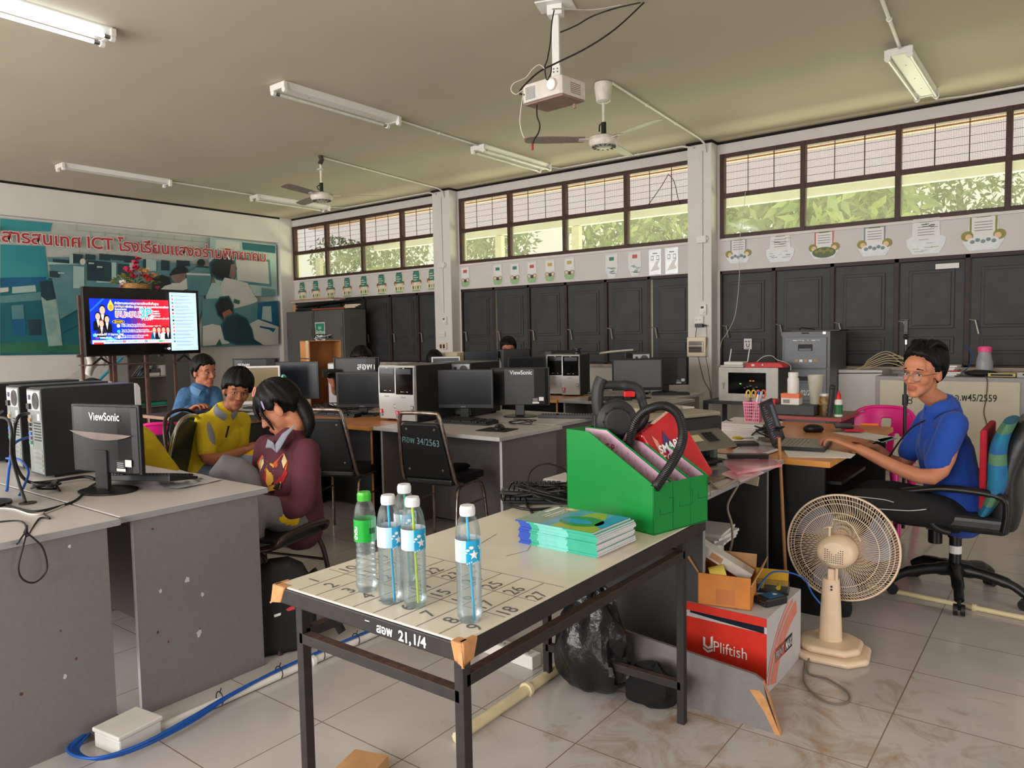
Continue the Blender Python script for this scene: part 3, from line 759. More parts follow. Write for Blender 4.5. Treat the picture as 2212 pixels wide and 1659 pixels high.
cable('cord','thin black cord hanging from adapter on the right column to the floor',[at(1505,706,Y=8.13),at(1502,740,Y=8.14),at(1508,770,Y=8.14),at(1520,820,Y=8.15),at(1533,845,Y=8.15),at(1536,870,Y=8.16)],.004,cable_black)
cable('cord','second thin black cord hanging at the right edge of the right column',[at(1526,705,Y=8.13),at(1527,735,Y=8.15),at(1524,765,Y=8.15),at(1530,800,Y=8.15),at(1536,845,Y=8.15),at(1538,865,Y=8.15)],.003,cable_black)
t=fit('breaker_box','cream breaker box with brown window on the right column',1508,749,'breaker box')
mb=MB();mb.b2((-.115,-.06,-.115),(.115,0,.115),cream_plastic);mb.build('case',t,bevel=.012)
mb=MB();mb.b2((-.09,-.064,-.065),(.09,-.058,.065),M('smoked_brown',(74,50,40),.15,coat=.5));mb.b2((-.088,-.066,.008),(.085,-.063,.016),cream_plastic);mb.b2((-.088,-.066,-.02),(.06,-.063,-.008),ink);mb.b2((.075,-.07,-.06),(.088,-.062,.06),cream_plastic);mb.build('cover',t,bevel=.003)
for xx,pxx in((-7.515,'left'),(-3.47,'right')):
 conduit('white vertical conduit down the %s column'%pxx,[(xx,yc-.012,3.42),(xx,yc-.012,1.72)],.011)
 t=thing('junction_box','white junction box on the %s column below the high windows'%pxx,'junction box',(xx,yc,2.42),group='column junction boxes')
 mb=MB();mb.b2((-.06,-.04,-.04),(.06,0,.04),white_plastic);mb.build('case',t,bevel=.005)
 mb=MB();mb.b2((.06,-.02,-.01),(.075,-.006,.02),white_plastic);mb.build('lug',t)
cable('cord','thin pale wire hanging from the right high window down to the router',[at(1610,415,Y=8.33),at(1606,460,Y=8.3),at(1598,515,Y=8.3),at(1596,555,Y=8.3),at(1597,600,Y=8.3),at(1588,680,Y=8.28),at(1570,720,Y=8.2),at(1558,740,Y=8.1),at(1548,800,Y=7.6)],.003,cable_white)
cable('cord','thin wire inverted in a V across the middle high window',[at(1400,443,Y=8.36),at(1425,408,Y=8.34),at(1442,380,Y=8.34),at(1445,378,Y=8.34),at(1456,392,Y=8.34),at(1464,425,Y=8.34),at(1467,442,Y=8.36)],.005,M('old_wire',(96,80,68),.6))
# ---------------------------------------------------------------- mural on the left wall
XM=-11.435
mu={}
def mc(k,rgb,rgb2=None,sc=1.6):return M('mural_'+k,rgb,.55,rgb2=rgb2,scale=sc)
mu_base=mc('pale',(196,194,184),(176,184,178));mu_teal=mc('teal',(34,128,142),(66,152,158),.9);mu_deep=mc('deep_teal',(22,84,100),(34,104,112))
mu_dark=mc('dark',(32,56,66),(44,70,78),4);mu_mid=mc('mid_teal',(98,142,146),(74,122,132),2);mu_pale=mc('soft',(150,184,180),(178,198,192),2)
mu_wht=mc('white',(208,206,198),(190,196,190),2);mu_blk=mc('hair',(30,36,42),(40,46,50),6);mu_grass=mc('grass',(52,112,82),(40,92,76),3)
mu_col=mc('column',(150,178,170),(118,154,150),7);mu_blue=mc('blue',(34,104,140),(24,84,120),3);mu_skin=mc('skin',(140,116,108),(120,100,96),5);mu_red=mc('red',(182,58,66),(174,52,60))
mu_line=mc('line',(150,164,160))
def mpt(p,k):q_=at(p[0],p[1],X=XM);return(XM+.001+k*.0009,q_.y,q_.z)
mb=MB()
y0m,y1m,z0m,z1m=1.6,8.0,1.285,3.06
mb.b2((XM-.012,y0m,z0m),(XM,y1m,z1m),mu_base)
LAY=[0]
def mp(pts,m):
 LAY[0]+=1
 mb.poly([mpt(p,LAY[0])for p in pts],m)
def soft(pts,ms):
 "a patch with a feathered edge: nested copies, outermost first"
 cx=sum(p[0]for p in pts)/len(pts);cy=sum(p[1]for p in pts)/len(pts)
 for i,m in enumerate(ms):
  s=1.12-.1*i;mp([(cx+(p[0]-cx)*s,cy+(p[1]-cy)*s)for p in pts],m)
def ell(cx,cy,rx,ry,m,n=20):mp([(cx+rx*math.cos(2*PI*i/n),cy+ry*math.sin(2*PI*i/n))for i in range(n)],m)
# left: building, lawn and palm trunk
mp([(0,600),(120,600),(180,610),(185,765),(0,768)],mu_deep)
mp([(0,742),(60,738),(190,746),(190,762),(0,762)],mu_grass)
mp([(0,640),(92,630),(92,648),(0,655)],mu_mid);mp([(26,615),(75,610),(78,630),(26,634)],mu_pale);mp([(0,618),(18,616),(18,630),(0,632)],mu_wht)
mp([(24,660),(50,658),(52,690),(26,690)],mu_mid);mp([(26,690),(54,688),(56,725),(28,726)],mu_blue);mp([(60,690),(88,690),(88,724),(62,724)],mu_dark)
mp([(0,472),(112,482),(108,500),(0,498)],mu_teal)
mp([(0,528),(96,532),(104,604),(60,612),(0,614)],mu_teal);mp([(0,600),(100,598),(96,614),(0,622)],mu_blue)
mp([(88,640),(122,640),(134,746),(104,748)],mu_col);mp([(86,608),(126,606),(124,645),(100,650),(88,640)],mu_dark)
mp([(122,640),(150,636),(172,636),(172,700),(132,720)],mu_deep)
# middle: brick wall and rows of black computers
for k,(xa,ya,xb,yb)in enumerate(((160,497,280,508),(190,512,340,528),(280,508,450,524),(250,526,345,540),(160,545,300,556),(345,528,450,545))):
 mp([(xa,ya),(xb,yb),(xb,yb+1),(xa,ya+1)],mu_line)
for xa,ya in((163,485),(193,500),(224,500),(256,502),(303,502),(338,506),(374,509),(412,513),(240,528),(170,540),(190,542),(228,544),(272,546),(300,520)):
 mp([(xa,ya),(xa+1.4,ya),(xa+1.4,ya+11),(xa,ya+11)],mu_line)
mp([(100,556),(160,556),(260,560),(330,565),(420,570),(440,650),(425,700),(330,690),(180,660),(128,690),(110,600)],mu_mid)
for x,y,w,h in((112,559,40,9),(155,548,22,20),(182,549,22,12),(212,548,24,14),(238,550,26,12),(265,552,30,15),(185,562,52,44),(252,570,24,30),(345,562,18,22),(378,562,18,18),(395,563,12,12),(104,585,22,14),(306,560,22,20)):
 mp([(x,y),(x+w,y+w*.09),(x+w,y+h+w*.06),(x,y+h)],mu_dark)
for x,y,w,h in((147,550,8,22),(238,567,10,40),(155,575,24,48),(276,568,9,20),(122,588,14,4),(188,567,12,4),(206,575,12,4),(312,560,22,26),(100,566,80,6),(205,607,45,4)):
 mp([(x,y),(x+w,y+w*.08),(x+w,y+h),(x,y+h)],mu_pale)
ell(175,566,6,7,mu_wht)
# two bent heads and a pupil
mp([(323,622),(330,600),(346,594),(362,600),(366,616),(372,628),(352,640),(330,632)],mu_blk);mp([(326,640),(352,618),(372,612),(378,628),(358,640)],mu_wht)
mp([(362,594),(372,580),(390,573),(402,582),(400,592),(380,596),(365,598)],mu_blk);mp([(364,596),(382,592),(398,590),(396,612),(384,618),(370,608)],mu_skin);mp([(366,612),(384,612),(400,600),(402,624),(372,634)],mu_wht)
ell(430,568,9,8,mu_blk);mp([(410,584),(424,574),(446,576),(446,590),(412,590)],mu_dark)
mp([(398,592),(420,578),(448,580),(452,592),(448,640),(402,636)],mu_mid);mp([(398,590),(450,592),(450,596),(398,594)],mu_wht)
# right: big pupil seen from behind, screen, second pupil and dark cap
mp([(450,514),(592,530),(594,640),(470,640),(446,560)],mu_pale);mp([(462,518),(512,524),(514,548),(460,544)],mu_wht);mp([(518,524),(590,532),(590,548),(520,540)],mu_deep)
mp([(500,556),(578,562),(582,620),(506,612)],mu_mid);mp([(504,560),(574,566),(577,614),(508,606)],mu_wht)
soft([(450,570),(470,552),(495,556),(504,580),(500,604),(480,606),(464,602),(452,590)],[mu_deep,mu_dark,mu_blk]);mp([(494,572),(504,570),(505,588),(500,606),(490,598)],mu_skin)
mp([(470,620),(480,600),(500,604),(530,612),(545,640),(552,648),(540,668),(500,676),(470,650)],mu_wht);mp([(440,640),(452,612),(470,612),(476,640),(474,668),(440,660)],mu_pale)
mp([(560,622),(588,626),(590,640),(560,640)],mu_mid)
mp([(432,646),(470,645),(500,670),(552,652),(596,650),(594,744),(430,750)],mu_mid)
mp([(552,655),(594,650),(597,706),(550,690)],mu_blue);mp([(562,662),(580,662),(582,696),(560,690)],mu_pale)
mp([(496,668),(550,654),(550,690),(498,704)],mu_mid)
mp([(530,702),(552,690),(596,706),(596,744),(560,746),(530,720)],mu_wht);mp([(555,704),(590,710),(585,718),(575,712),(556,708)],mu_blue)
soft([(460,660),(470,644),(488,642),(497,660),(498,685),(480,694),(466,680)],[mu_deep,mu_dark,mu_blk]);mp([(474,676),(490,668),(496,676),(492,694),(478,690)],mc('ear',(158,92,84)))
mp([(432,705),(452,700),(478,705),(490,742),(432,748)],mu_wht)
soft([(475,705),(485,686),(505,680),(525,690),(536,712),(540,732),(558,742),(505,742),(482,732)],[mu_deep,mu_dark])
mp([(460,746),(468,732),(474,746)],mu_grass);mp([(500,646),(512,650),(510,658),(498,654)],mu_grass)
TB='ยีสารสนเทศ ICT โรงเรียนแสงอร่ามพิทยาคม'
gv,_=glyphs(TB,1.0,0,'LEFT',0.0,1.0)
gx0,gx1=min(v.x for v in gv),max(v.x for v in gv)
TW,TY0,SZ=7.80-3.66,3.66,.235
sxx=TW/(SZ*(gx1-gx0))
TX=TR((XM+.001+(LAY[0]+2)*.0009,TY0,2.735),(PI/2,0,PI/2))
mb.text(TB,SZ,M('mural_outline',(226,214,206),.5),TX@Matrix.Translation((-gx0*SZ*sxx,0,0)),bold=.055,sx=sxx)
mb.text(TB,SZ,mu_red,TX@Matrix.Translation((-gx0*SZ*sxx,0,.0012)),bold=.018,sx=sxx)
tag(mb.build('mural'),'large teal photo mural of a computer room with red Thai lettering','mural')
# ---------------------------------------------------------------- television on its stand
XT=-8.2
tv=thing('television','black flat television showing a blue and red slide beside a pale chat list','television',(XT,0,0))
mb=MB();ty0,ty1,tz0,tz1=3.44,4.71,1.225,1.955
mb.b2((-.055,ty0,tz0),(0,ty1,tz1),black_plastic);mb.build('case',tv,bevel=.004)
def E_(n,rgb,e=1.15,rgb2=None,sc=3):
 return M('screen_'+n,tuple(min(255,c)for c in rgb),.4,emit=e,rgb2=rgb2,scale=sc,var=.02)
s_bk=M('screen_black',(9,9,10),.12,var=.02)
mb=MB();SL=[0]
def spt(u,v):return(.0005+SL[0]*.00035,ty0+.012+u*(ty1-ty0-.024),tz1-.012-v*(tz1-tz0-.024))
def sp(pts,m):SL[0]+=1;mb.poly([spt(*p)for p in pts],m)
def sr(u0,v0,u1,v1,m):sp([(u0,v1),(u1,v1),(u1,v0),(u0,v0)],m)
def st(txt,u,v,size,m,bold=0,sx=1):
 SL[0]+=1;p=spt(u,v);mb.text(txt,size,m,TR(p,(PI/2,0,PI/2)),bold=bold,sx=sx,ext=0)
def se(u,v,ru,rv,m,n=18):sp([(u+ru*math.cos(-2*PI*i/n),v+rv*math.sin(-2*PI*i/n))for i in range(n)][::-1],m)
sr(0,0,1,1,s_bk)
N_=14
for i in range(N_):
 a,b_=.036+(.715-.036)*i/N_,.036+(.715-.036)*(i+1)/N_
 t=i/(N_-1);c=(12,48,205)if t<.4 else(12+200*min(1,(t-.4)/.35),48-20*min(1,(t-.4)/.35),205-155*min(1,(t-.4)/.35))
 sp([(a,.835),(b_,.835),(b_,.155),(a,.155)],E_('grad%d'%i,c))
s_w=E_('white',(240,244,250));s_red=E_('red',(214,36,48));s_yel=E_('yellow',(244,206,60));s_pk=E_('pink',(238,96,130));s_cy=E_('cyan',(60,190,232));s_suit=E_('suit',(14,18,34),.5);s_skin=E_('skin',(226,176,150));s_ltb=E_('band',(206,228,246));s_chat=E_('chat',(182,212,228));s_gry=E_('grey',(120,140,152));s_blue2=E_('blue',(26,110,226));s_brt=E_('bright_red',(226,40,40));s_or=E_('orange',(232,150,40))
sp([(.45,.835),(.58,.835),(.715,.5),(.715,.35)],s_red);sp([(.036,.36),(.036,.335),(.14,.155),(.16,.155)],s_blue2)
sp([(.05,.72),(.05,.68),(.2,.74),(.28,.8),(.2,.78)],s_cy)
se(.206,.275,.026,.062,s_yel);sp([(.186,.24),(.226,.24),(.206,.165)],s_yel);se(.206,.28,.016,.04,s_or)
st('สำนักงานคณะกรรมการการศึกษาขั้นพื้นฐาน',.238,.235,.036,s_w,.02,.78);st('ขอเชิญชวน',.238,.283,.036,s_yel,.02,.8);st('นักเรียน ผู้ปกครอง ครู และบุคลากรทางการศึกษา',.335,.285,.034,s_w,.02,.72)
st('รับชมรายการ',.238,.325,.03,s_w,.02,.8)
st('แนะแนว',.236,.43,.108,s_w,.06,.92);st('แนะแนว',.237,.43,.108,s_pk,.01,.92)
st('3P',.445,.435,.145,s_w,.06,.9);st('3P',.447,.435,.145,s_cy,.02,.9);st('PLUS',.462,.475,.042,s_w,.03,1.2);st('+',.532,.465,.09,s_w,.05)
for k,w_ in enumerate(('Passion','Position','Pathway')):st(w_,.556,.345+.036*k,.028,s_w,.02)
st('สู่อาชีพและการมีงานทำ',.552,.462,.028,s_w,.01,.8)
se(.262,.5,.052,.03,s_yel);se(.262,.5,.048,.026,s_suit);st('รุ่นแรก',.228,.512,.032,s_yel,.02)
for k,(a_,b_,c)in enumerate((('OBEC Open House เปิดโลกกว้าง','การศึกษาขั้นพื้นฐานสู่เส้นทางอาชีพในอนาคตและการมีงานทำ',s_w),('Test for Readiness ทดสอบความพร้อม','ค้นพบตนเองเพื่อวางแผนเส้นทางสู่การมีงานทำ',s_cy),('MOU การแนะแนวการศึกษาและอาชีพ','และฝึกทักษะอาชีพแบบครบวงจร',s_w))):
 v=.55+.085*k;se(.26,v+.012,.014,.026,c);st(a_,.284,v,.023,s_w,.01,.85);st(b_,.284,v+.028,.023,s_w,.01,.8)
def suit(u,v,s,body,hair=s_suit,skin=s_skin):
 sp([(u-.036*s,v+.21*s),(u+.036*s,v+.21*s),(u+.034*s,v+.1*s),(u+.012*s,v+.07*s),(u-.012*s,v+.07*s),(u-.034*s,v+.1*s)],body)
 sp([(u,v+.17*s),(u+.01*s,v+.075*s),(u-.01*s,v+.075*s)],s_w);se(u,v+.018*s,.018*s,.052*s,hair);se(u,v+.03*s,.0165*s,.045*s,skin)
suit(.132,.29,1.35,s_suit);suit(.093,.39,1.15,s_suit);suit(.165,.435,1.1,s_suit);suit(.118,.5,1.1,E_('dress',(44,34,52),.5),E_('maroon',(112,30,40)),s_skin)
for k,c in enumerate((E_('teal',(22,84,130)),s_suit,E_('lilac',(214,206,226)),s_suit)):suit(.566+.041*k,.60,.92,c)
st('วันพฤหัสบดีที่ 19 มิถุนายน 2568',.055,.705,.03,s_w,.02,.78);se(.075,.742,.009,.016,s_brt);st('เวลา 09.30 - 12.00 น.',.098,.752,.028,s_w,.02)
sr(.036,.775,.715,.83,s_ltb);st('LIVE',.06,.802,.03,s_gry,.02,1.2);sr(.045,.81,.125,.835,s_brt);st('รับชมผ่านช่องทาง',.14,.812,.03,s_blue2,.02);sr(.285,.785,.307,.815,s_brt);sp([(.293,.806),(.302,.8),(.293,.794)],s_w);st('YouTube',.312,.812,.03,s_gry,.02)
se(.485,.8,.012,.022,s_blue2);st('f',.481,.815,.03,s_w,.03);sr(.6,.788,.635,.818,E_('green',(80,190,120)));se(.645,.803,.007,.016,s_or)
for u in(.385,.505,.655):sr(u,.793,u+.07,.799,s_gry);sr(u+.01,.81,u+.06,.814,s_gry)
sr(.595,.837,.715,.842,s_brt);se(.688,.925,.016,.018,s_w);se(.682,.92,.007,.009,s_brt);se(.694,.93,.007,.009,E_('green',(80,190,120)))
sp([(.712,.96),(.968,.96),(.968,.03),(.712,.03)],s_chat)
rnd=random.Random(3);cols=[s_gry,s_pk,E_('chat_green',(40,150,130)),s_pk,s_suit,s_brt,s_cy,s_suit,s_gry,s_pk,s_pk,s_blue2,s_gry,s_blue2,s_ltb]
sr(.73,.045,.79,.05,s_gry);sr(.93,.045,.95,.05,s_gry)
for k in range(15):
 v=.085+.056*k;se(.738,v,.0085,.015,cols[k]);L_=rnd.uniform(.13,.19)
 sr(.756,v-.008,.756+L_,v-.002,s_gry);
 if k not in(9,):sr(.756,v+.008,.756+rnd.uniform(.06,.16),v+.014,s_gry)
sr(.955,.78,.959,.89,s_gry);sr(.735,.93,.81,.935,s_gry);se(.905,.93,.008,.014,s_gry);se(.905,.93,.0065,.0115,s_chat);se(.935,.93,.008,.014,s_gry);se(.935,.93,.0065,.0115,s_chat)
st('brand' if 0 else '',0,0,.01,s_w)if 0 else None
mb.build('screen',tv)
for yy in(3.6,4.52):
 mb=MB();mb.tube([(-.03,yy,tz0+.02),(-.03,yy,tz0-.02)],.014,black_plastic,8)
 for sx in(-.1,.1):mb.tube([(-.03,yy,tz0-.015),(-.03,yy+sx*.9,tz0-.085)],[.013,.009],black_plastic,8)
 mb.build('leg',tv,smooth=40)
ts=thing('television_stand','rusty brown steel stand with tall posts behind the television','television stand',(XT-.12,0,0))
rb=M('rusty_post',(104,72,62),.7,rgb2=(74,54,48),scale=14)
for yy,h in((3.45,1.87),(3.73,1.24),(4.12,1.24),(4.45,1.24)):
 mb=MB();mb.b2((-.014,yy-.014,0),(.014,yy+.014,h),rb);mb.build('post',ts,bevel=.002)
mb=MB();mb.b2((-.025,3.42,1.13),(.2,4.75,1.14),rb);mb.b2((-.02,3.4,1.22),(.01,3.48,1.25),rb);mb.build('shelf_plate',ts)
mb=MB();mb.b2((-.02,3.42,.25),(.02,4.48,.28),rb);mb.build('crossbar',ts)
mb=MB();mb.b2((-.5,3.9,1.90),(-.06,4.4,1.925),M('plank_brown',(90,66,54),.7));mb.b2((-.46,3.95,0),(-.42,3.99,1.9),rb);mb.b2((-.46,4.32,0),(-.42,4.36,1.9),rb);mb.b2((-.12,3.95,1.2),(-.08,3.99,1.9),rb);mb.b2((-.12,4.32,1.2),(-.08,4.36,1.9),rb);mb.build('top_board',ts)
# flower basket behind the television
fb=thing('flower_arrangement','basket of red and pink artificial flowers standing behind the television','flowers',(-8.5,4.14,1.925))
mb=MB();mb.lathe([(.1,0),(.13,.09),(.14,.1),(.12,.1),(.09,.01),(0,.01)],M('wicker',(188,140,84),.7,var=.3,scale=50),20,sy=1.25);mb.build('basket',fb,smooth=40)
rnd=random.Random(11)
fl=[M('flower_crimson',(176,30,66),.5),M('flower_red',(206,34,40),.5),M('flower_tan',(196,150,96),.6),M('flower_violet',(150,96,150),.5),M('flower_white',(226,214,206),.5),M('flower_pink',(226,60,110),.5)]
lf=[M('flower_leaf',(74,96,46),.5),M('flower_leaf_olive',(128,124,60),.5)]
mb=MB()
for i in range(120):
 a=rnd.uniform(0,2*PI);r=rnd.uniform(.02,.22);z=.1+rnd.uniform(0,.16)*(1-r/.3);p=Vector((r*.7*math.cos(a),r*math.sin(a),z))
 d=Vector((math.cos(a),math.sin(a),rnd.uniform(-.3,.8))).normalized();s=d.orthogonal().normalized()
 mb.poly([p,p+d*.03+s*.012,p+d*.07,p+d*.03-s*.012],lf[i%2])
mb.build('leaves',fb)
def bloom(c,r,m):
 mb=MB()
 for k in range(9):
  a=2*PI*k/9+rnd.random();el=rnd.uniform(.2,1.1);d=Vector((math.cos(a)*math.cos(el),math.sin(a)*math.cos(el),math.sin(el)));s=d.orthogonal().normalized();c_=Vector(c)
  mb.poly([c_,c_+d*r*.6+s*r*.4,c_+d*r,c_+d*r*.6-s*r*.4],m)
 mb.ball(c,r*.35,m,8);mb.build('bloom',fb)
for k,(y,z,r,m)in enumerate(((-.06,.22,.05,0),(-.02,.27,.055,0),(.0,.33,.05,0),(.02,.38,.042,0),(-.1,.25,.05,0),(-.05,.17,.05,0),(.12,.14,.05,1),(.17,.16,.045,1),(.09,.18,.05,1),(.05,.25,.06,2),(.1,.24,.055,2),(-.17,.1,.045,4),(-.18,.06,.03,3),(.03,.2,.03,3),(.19,.2,.05,2),(.24,.06,.035,5))):bloom((rnd.uniform(.0,.08),y,z),r,fl[m])
# cloth, pole and pale board under the television
mb=MB()
for i in range(9):
 for j in range(7):pass
cl=[]
for i in range(13):
 u=i/12;row=[]
 for j in range(9):
  v=j/8;row.append((XT-.3+.03*math.sin(u*9),3.56+.2*u+.015*math.sin(v*5),1.22-v*(.15+.06*math.sin(u*5+.6))))
 cl.append(row)
vs=[p for r in cl for p in r];fs=[[i*9+j,(i+1)*9+j,(i+1)*9+j+1,i*9+j+1]for i in range(12)for j in range(8)]
mb.add(vs,fs,M('white_rag',(206,200,196),.9));o=mb.build('cloth',smooth=80);sm=o.modifiers.new('thickness','SOLIDIFY');sm.thickness=.004
tag(o,'white rag hanging behind the lower left corner of the television','cloth')
mb=MB();mb.cyl(at(264,772,X=-9.6),at(196,840,X=-9.4),.017,M('turquoise_paint',(46,150,176),.4),12);a=at(196,840,X=-9.4);b_=at(264,772,X=-9.6);mb.cyl(a,a-(b_-a)*((a.z-.01)/(b_.z-a.z)),.017,MATS['turquoise_paint'],12)
tag(mb.build('pole',smooth=60),'turquoise pole leaning behind the television stand','pole')
p=at(272,850,X=-10.9)
mb=MB();q1,q2,q3=at(95,850,X=-11.2),at(186,787,X=-11.2),at(272,775,X=-11.2)
mb.prism([(q1.y,.55),(q1.y,q1.z),(q2.y,q2.z),(q3.y,q3.z),(q3.y,.3),(q1.y,.0)][::-1],'x',-11.22,-11.2,M('pale_board',(196,190,186),.6));o=mb.build('board')
tag(o,'pale slanted board standing against wall under the mural','board')
# steel bookcase with its doors folded open
bc=thing('bookcase','dark grey steel bookcase with magazines, under the television','bookcase',(0,0,0))
xb0,xb1=-11.3,-10.9;g=wardrobe_grey
mb=MB();mb.b2((xb0,5.06,0),(xb1,5.09,1.34),g);mb.b2((xb0,5.93,0),(xb1,5.96,1.34),g);mb.b2((xb0,5.06,1.31),(xb1,5.96,1.34),g);mb.b2((xb0,5.06,0),(xb1,5.96,.06),g)
mb.b2((xb0,5.06,0),(xb0+.01,5.96,1.34),M('bookcase_back',(176,168,152),.6));mb.b2((xb1-.03,5.36,0),(xb1,5.385,1.34),rb);mb.build('body',bc,bevel=.003)
for z in(.42,.86):mb=MB();mb.b2((xb0,5.08,z-.012),(xb1,5.94,z),M('shelf_edge',(150,140,134),.5));mb.build('shelf',bc)
mb=MB();mb.b2((xb1,5.68,.02),(xb1+.016,6.06,1.33),g);mb.build('door',bc,bevel=.003)
mb=MB();mb.b2((xb1,4.98,.02),(xb1+.3,5.0,1.33),g);mb.build('door',bc,bevel=.003)
rnd=random.Random(5)
for k in range(9):
 y=5.13+k*.03
 mb=MB();mb.T=TR((-11.05,y+.06,.866),(math.radians(-32-rnd.uniform(0,14)),0,0));mb.b2((-.1,-.005,0),(.1,.006,.2+rnd.uniform(-.02,.02)),[paper_white,M('magazine_grey',(170,176,178),.4),M('magazine_blue',(96,126,170),.4)][k%3])
 tag(mb.build('magazine'),['white magazine leaning on the bookcase shelf under the television','grey magazine leaning on the bookcase shelf under the television','blue magazine leaning on the bookcase shelf under the television'][k%3],'magazine',['white leaning magazines','grey leaning magazines','blue leaning magazines'][k%3])
for k,(y0,y1,z0,z1,m)in enumerate(((5.45,5.62,.862,.91,paper_white),(5.46,5.63,.91,.97,M('pile_dark',(84,88,92),.6)),(5.64,5.84,.862,1.02,paper_white))):
 mb=MB();mb.b2((-11.2,y0,z0),(-10.95,y1,z1),m);tag(mb.build('paper_stack',bevel=.004),['white paper stack low on the bookcase shelf','dark bundle lying on the white paper stack in the bookcase','tall white paper stack beside the folded bookcase door'][k],'paper stack')
mb=MB();mb.b2((-11.2,5.15,.424),(-10.92,5.9,.47),M('teal_box',(34,150,124),.4));tag(mb.build('file_box',bevel=.003),'flat turquoise box on the lower bookcase shelf','box')
# ---------------------------------------------------------------- two grey wardrobes in the corner
def wardrobe(label,x0,x1):
 t=thing('steel_cupboard',label,'cupboard',(0,0,0),group='steel cupboards in the corner')
 y0,y1,h=7.72,8.17,1.83
 mb=MB();mb.b2((x0,y0,0),(x1,y1,h),wardrobe_grey);mb.build('body',t,bevel=.004)
 mb=MB();mb.b2((x0+.02,y0-.016,.06),(x1-.02,y0,h-.04),wardrobe_grey);d=mb.build('door',t,bevel=.003)
 mb=MB();mb.b2((x0+.035,y0-.019,1.4),(x0+.041,y0-.016,1.55),ink);mb.b2((x1-.041,y0-.019,1.4),(x1-.035,y0-.016,1.55),ink);mb.b2((x1-.1,y0-.03,.95),(x1-.085,y0-.016,1.08),steel);mb.build('handle',d)
 return t
wardrobe('left grey steel cupboard in the room corner beside the mural',-10.70,-9.98)
wardrobe('right grey steel cupboard in the corner with a green poster on its door',-9.96,-9.22)
p=Vector((-9.80,7.703,1.47))
mb=MB();rect(mb,-.125,-.165,.125,.165,0,paper_white);rect(mb,-.11,-.08,.11,.15,-.001,M('poster_green',(40,140,104),.5));mb.poly([(x,-.0015,z)for x,z in((-.11,-.08),(-.11,-.05),(-.06,-.03),(-.02,-.06),(.04,-.02),(.08,-.07),(.11,-.03),(.11,-.08))],paper_white)
mb.text('มุม',.07,paper_white,TR((-.045,-.0018,.06),(PI/2,0,0)),bold=.02);mb.text('ฝึกทักษะ',.075,paper_white,TR((-.1,-.0018,-.02),(PI/2,0,0)),bold=.02,sx=.85);disc(mb,(0,-.09),.03,.02,-.002,st_yel);rect(mb,-.09,-.145,.09,-.135,-.001,st_grey)
o=mb.build('poster');o.location=p;tag(o,'green and white poster on the right steel cupboard door','poster')
mb=MB();mb.b2((-10.5,7.76,1.835),(-9.5,8.1,1.87),black_plastic);mb.T=TR((-9.95,7.95,1.93),(0,math.radians(-3),0));mb.b2((-.65,-.12,0),(.65,.1,.03),black_plastic);tag(mb.build('flat_screen',bevel=.003),'black flat panel lying on top of the steel cupboards','panel')
for k,(x0,x1,z,m,lab)in enumerate(((-10.0,-9.2,1.835,M('red_board',(150,72,48),.6),'reddish board lying along the top of the right steel cupboard'),(-10.6,-9.5,2.0,M('pink_board',(186,130,110),.7),'pinkish thin board topmost of the junk on the steel cupboards'),(-10.55,-9.45,1.975,M('grey_board',(180,176,170),.7),'pale thin board under the pinkish board on the steel cupboards'))):
 mb=MB();mb.T=TR((0,0,0));mb.b2((x0,7.71,z+.001),(x1,7.76 if k==0 else 8.0,z+.025),m);o=mb.build('board');tag(o,lab,'board')
for k in range(3):
 mb=MB();mb.T=TR((-9.18,7.74+.03*k,1.842+.022*k),(0,0,.1*k-.1));mb.b2((-.08,-.01,0),(.24,.01,.018),M('cream_stick',(206,190,160),.6));tag(mb.build('wood_strip'),['lowest of the three cream strips on the right steel cupboard','middle one of the three cream strips on the right steel cupboard','topmost of the three cream strips on the right steel cupboard'][k],'strip','cream strips on the cupboard')
mb=MB();mb.cyl((-10.62,7.85,1.832),(-10.62,7.85,1.95),.05,card_tan,14);tag(mb.build('tape_roll',smooth=50),'tan roll standing at the left end of cupboard tops','roll')
# ---------------------------------------------------------------- along the window wall, right side
fc=thing('filing_cabinet','grey four drawer filing cabinet under the right window shutters','filing cabinet',(-2.145,7.6,0))
mb=MB();mb.b2((-.23,0,0),(.23,.62,1.345),steel_grey);mb.build('body',fc,bevel=.004)
for k in range(4):
 z0=.03+k*.318;mb=MB();mb.b2((-.2,-.016,z0),(.2,0,z0+.305),M('drawer_grey',(104,108,114),.38,var=.05));d=mb.build('drawer',fc,bevel=.003)
 mb=MB();mb.b2((-.068,-.022,z0+.17),(.068,-.014,z0+.235),ink);mb.b2((-.06,-.026,z0+.172),(.06,-.014,z0+.195),steel_grey);mb.build('handle',d,bevel=.002)
 if k==3:
  mb=MB();rnd=random.Random(2)
  for i in range(6):x=-.12+.045*i;mb.b2((x,-.0175,z0+.27+.004*(i%2)),(x+rnd.uniform(.015,.04),-.0165,z0+.278),paper_white)
  for i,m in((0,card_tan),(1,paper_white),(2,card_tan),(3,paper_white),(4,card_tan)):x=-.1+.045*i;mb.b2((x,-.0175,z0+.06),(x+.03,-.0165,z0+.085),m)
  mb.build('sticker_remains',d)
 if k==2:
  mb=MB();mb.text('ส.อ.พ 02/2558',.07,white_ink,TR((-.17,-.0175,z0+.05),(PI/2,0,0)),bold=.015,sx=.72);mb.build('lettering',d)
mb=MB();mb.b2((.165,-.012,1.318),(.19,0,1.34),chrome);mb.b2((-.04,-.003,1.322),(.03,0,1.336),ink);mb.build('lock',fc)
mb=MB();mb.T=TR((-2.1,7.82,1.345));mb.b2((-.2,-.18,0),(.26,.18,.014),black_plastic);tag(mb.build('keyboard',bevel=.003),'thin black keyboard lying on the filing cabinet top','keyboard')
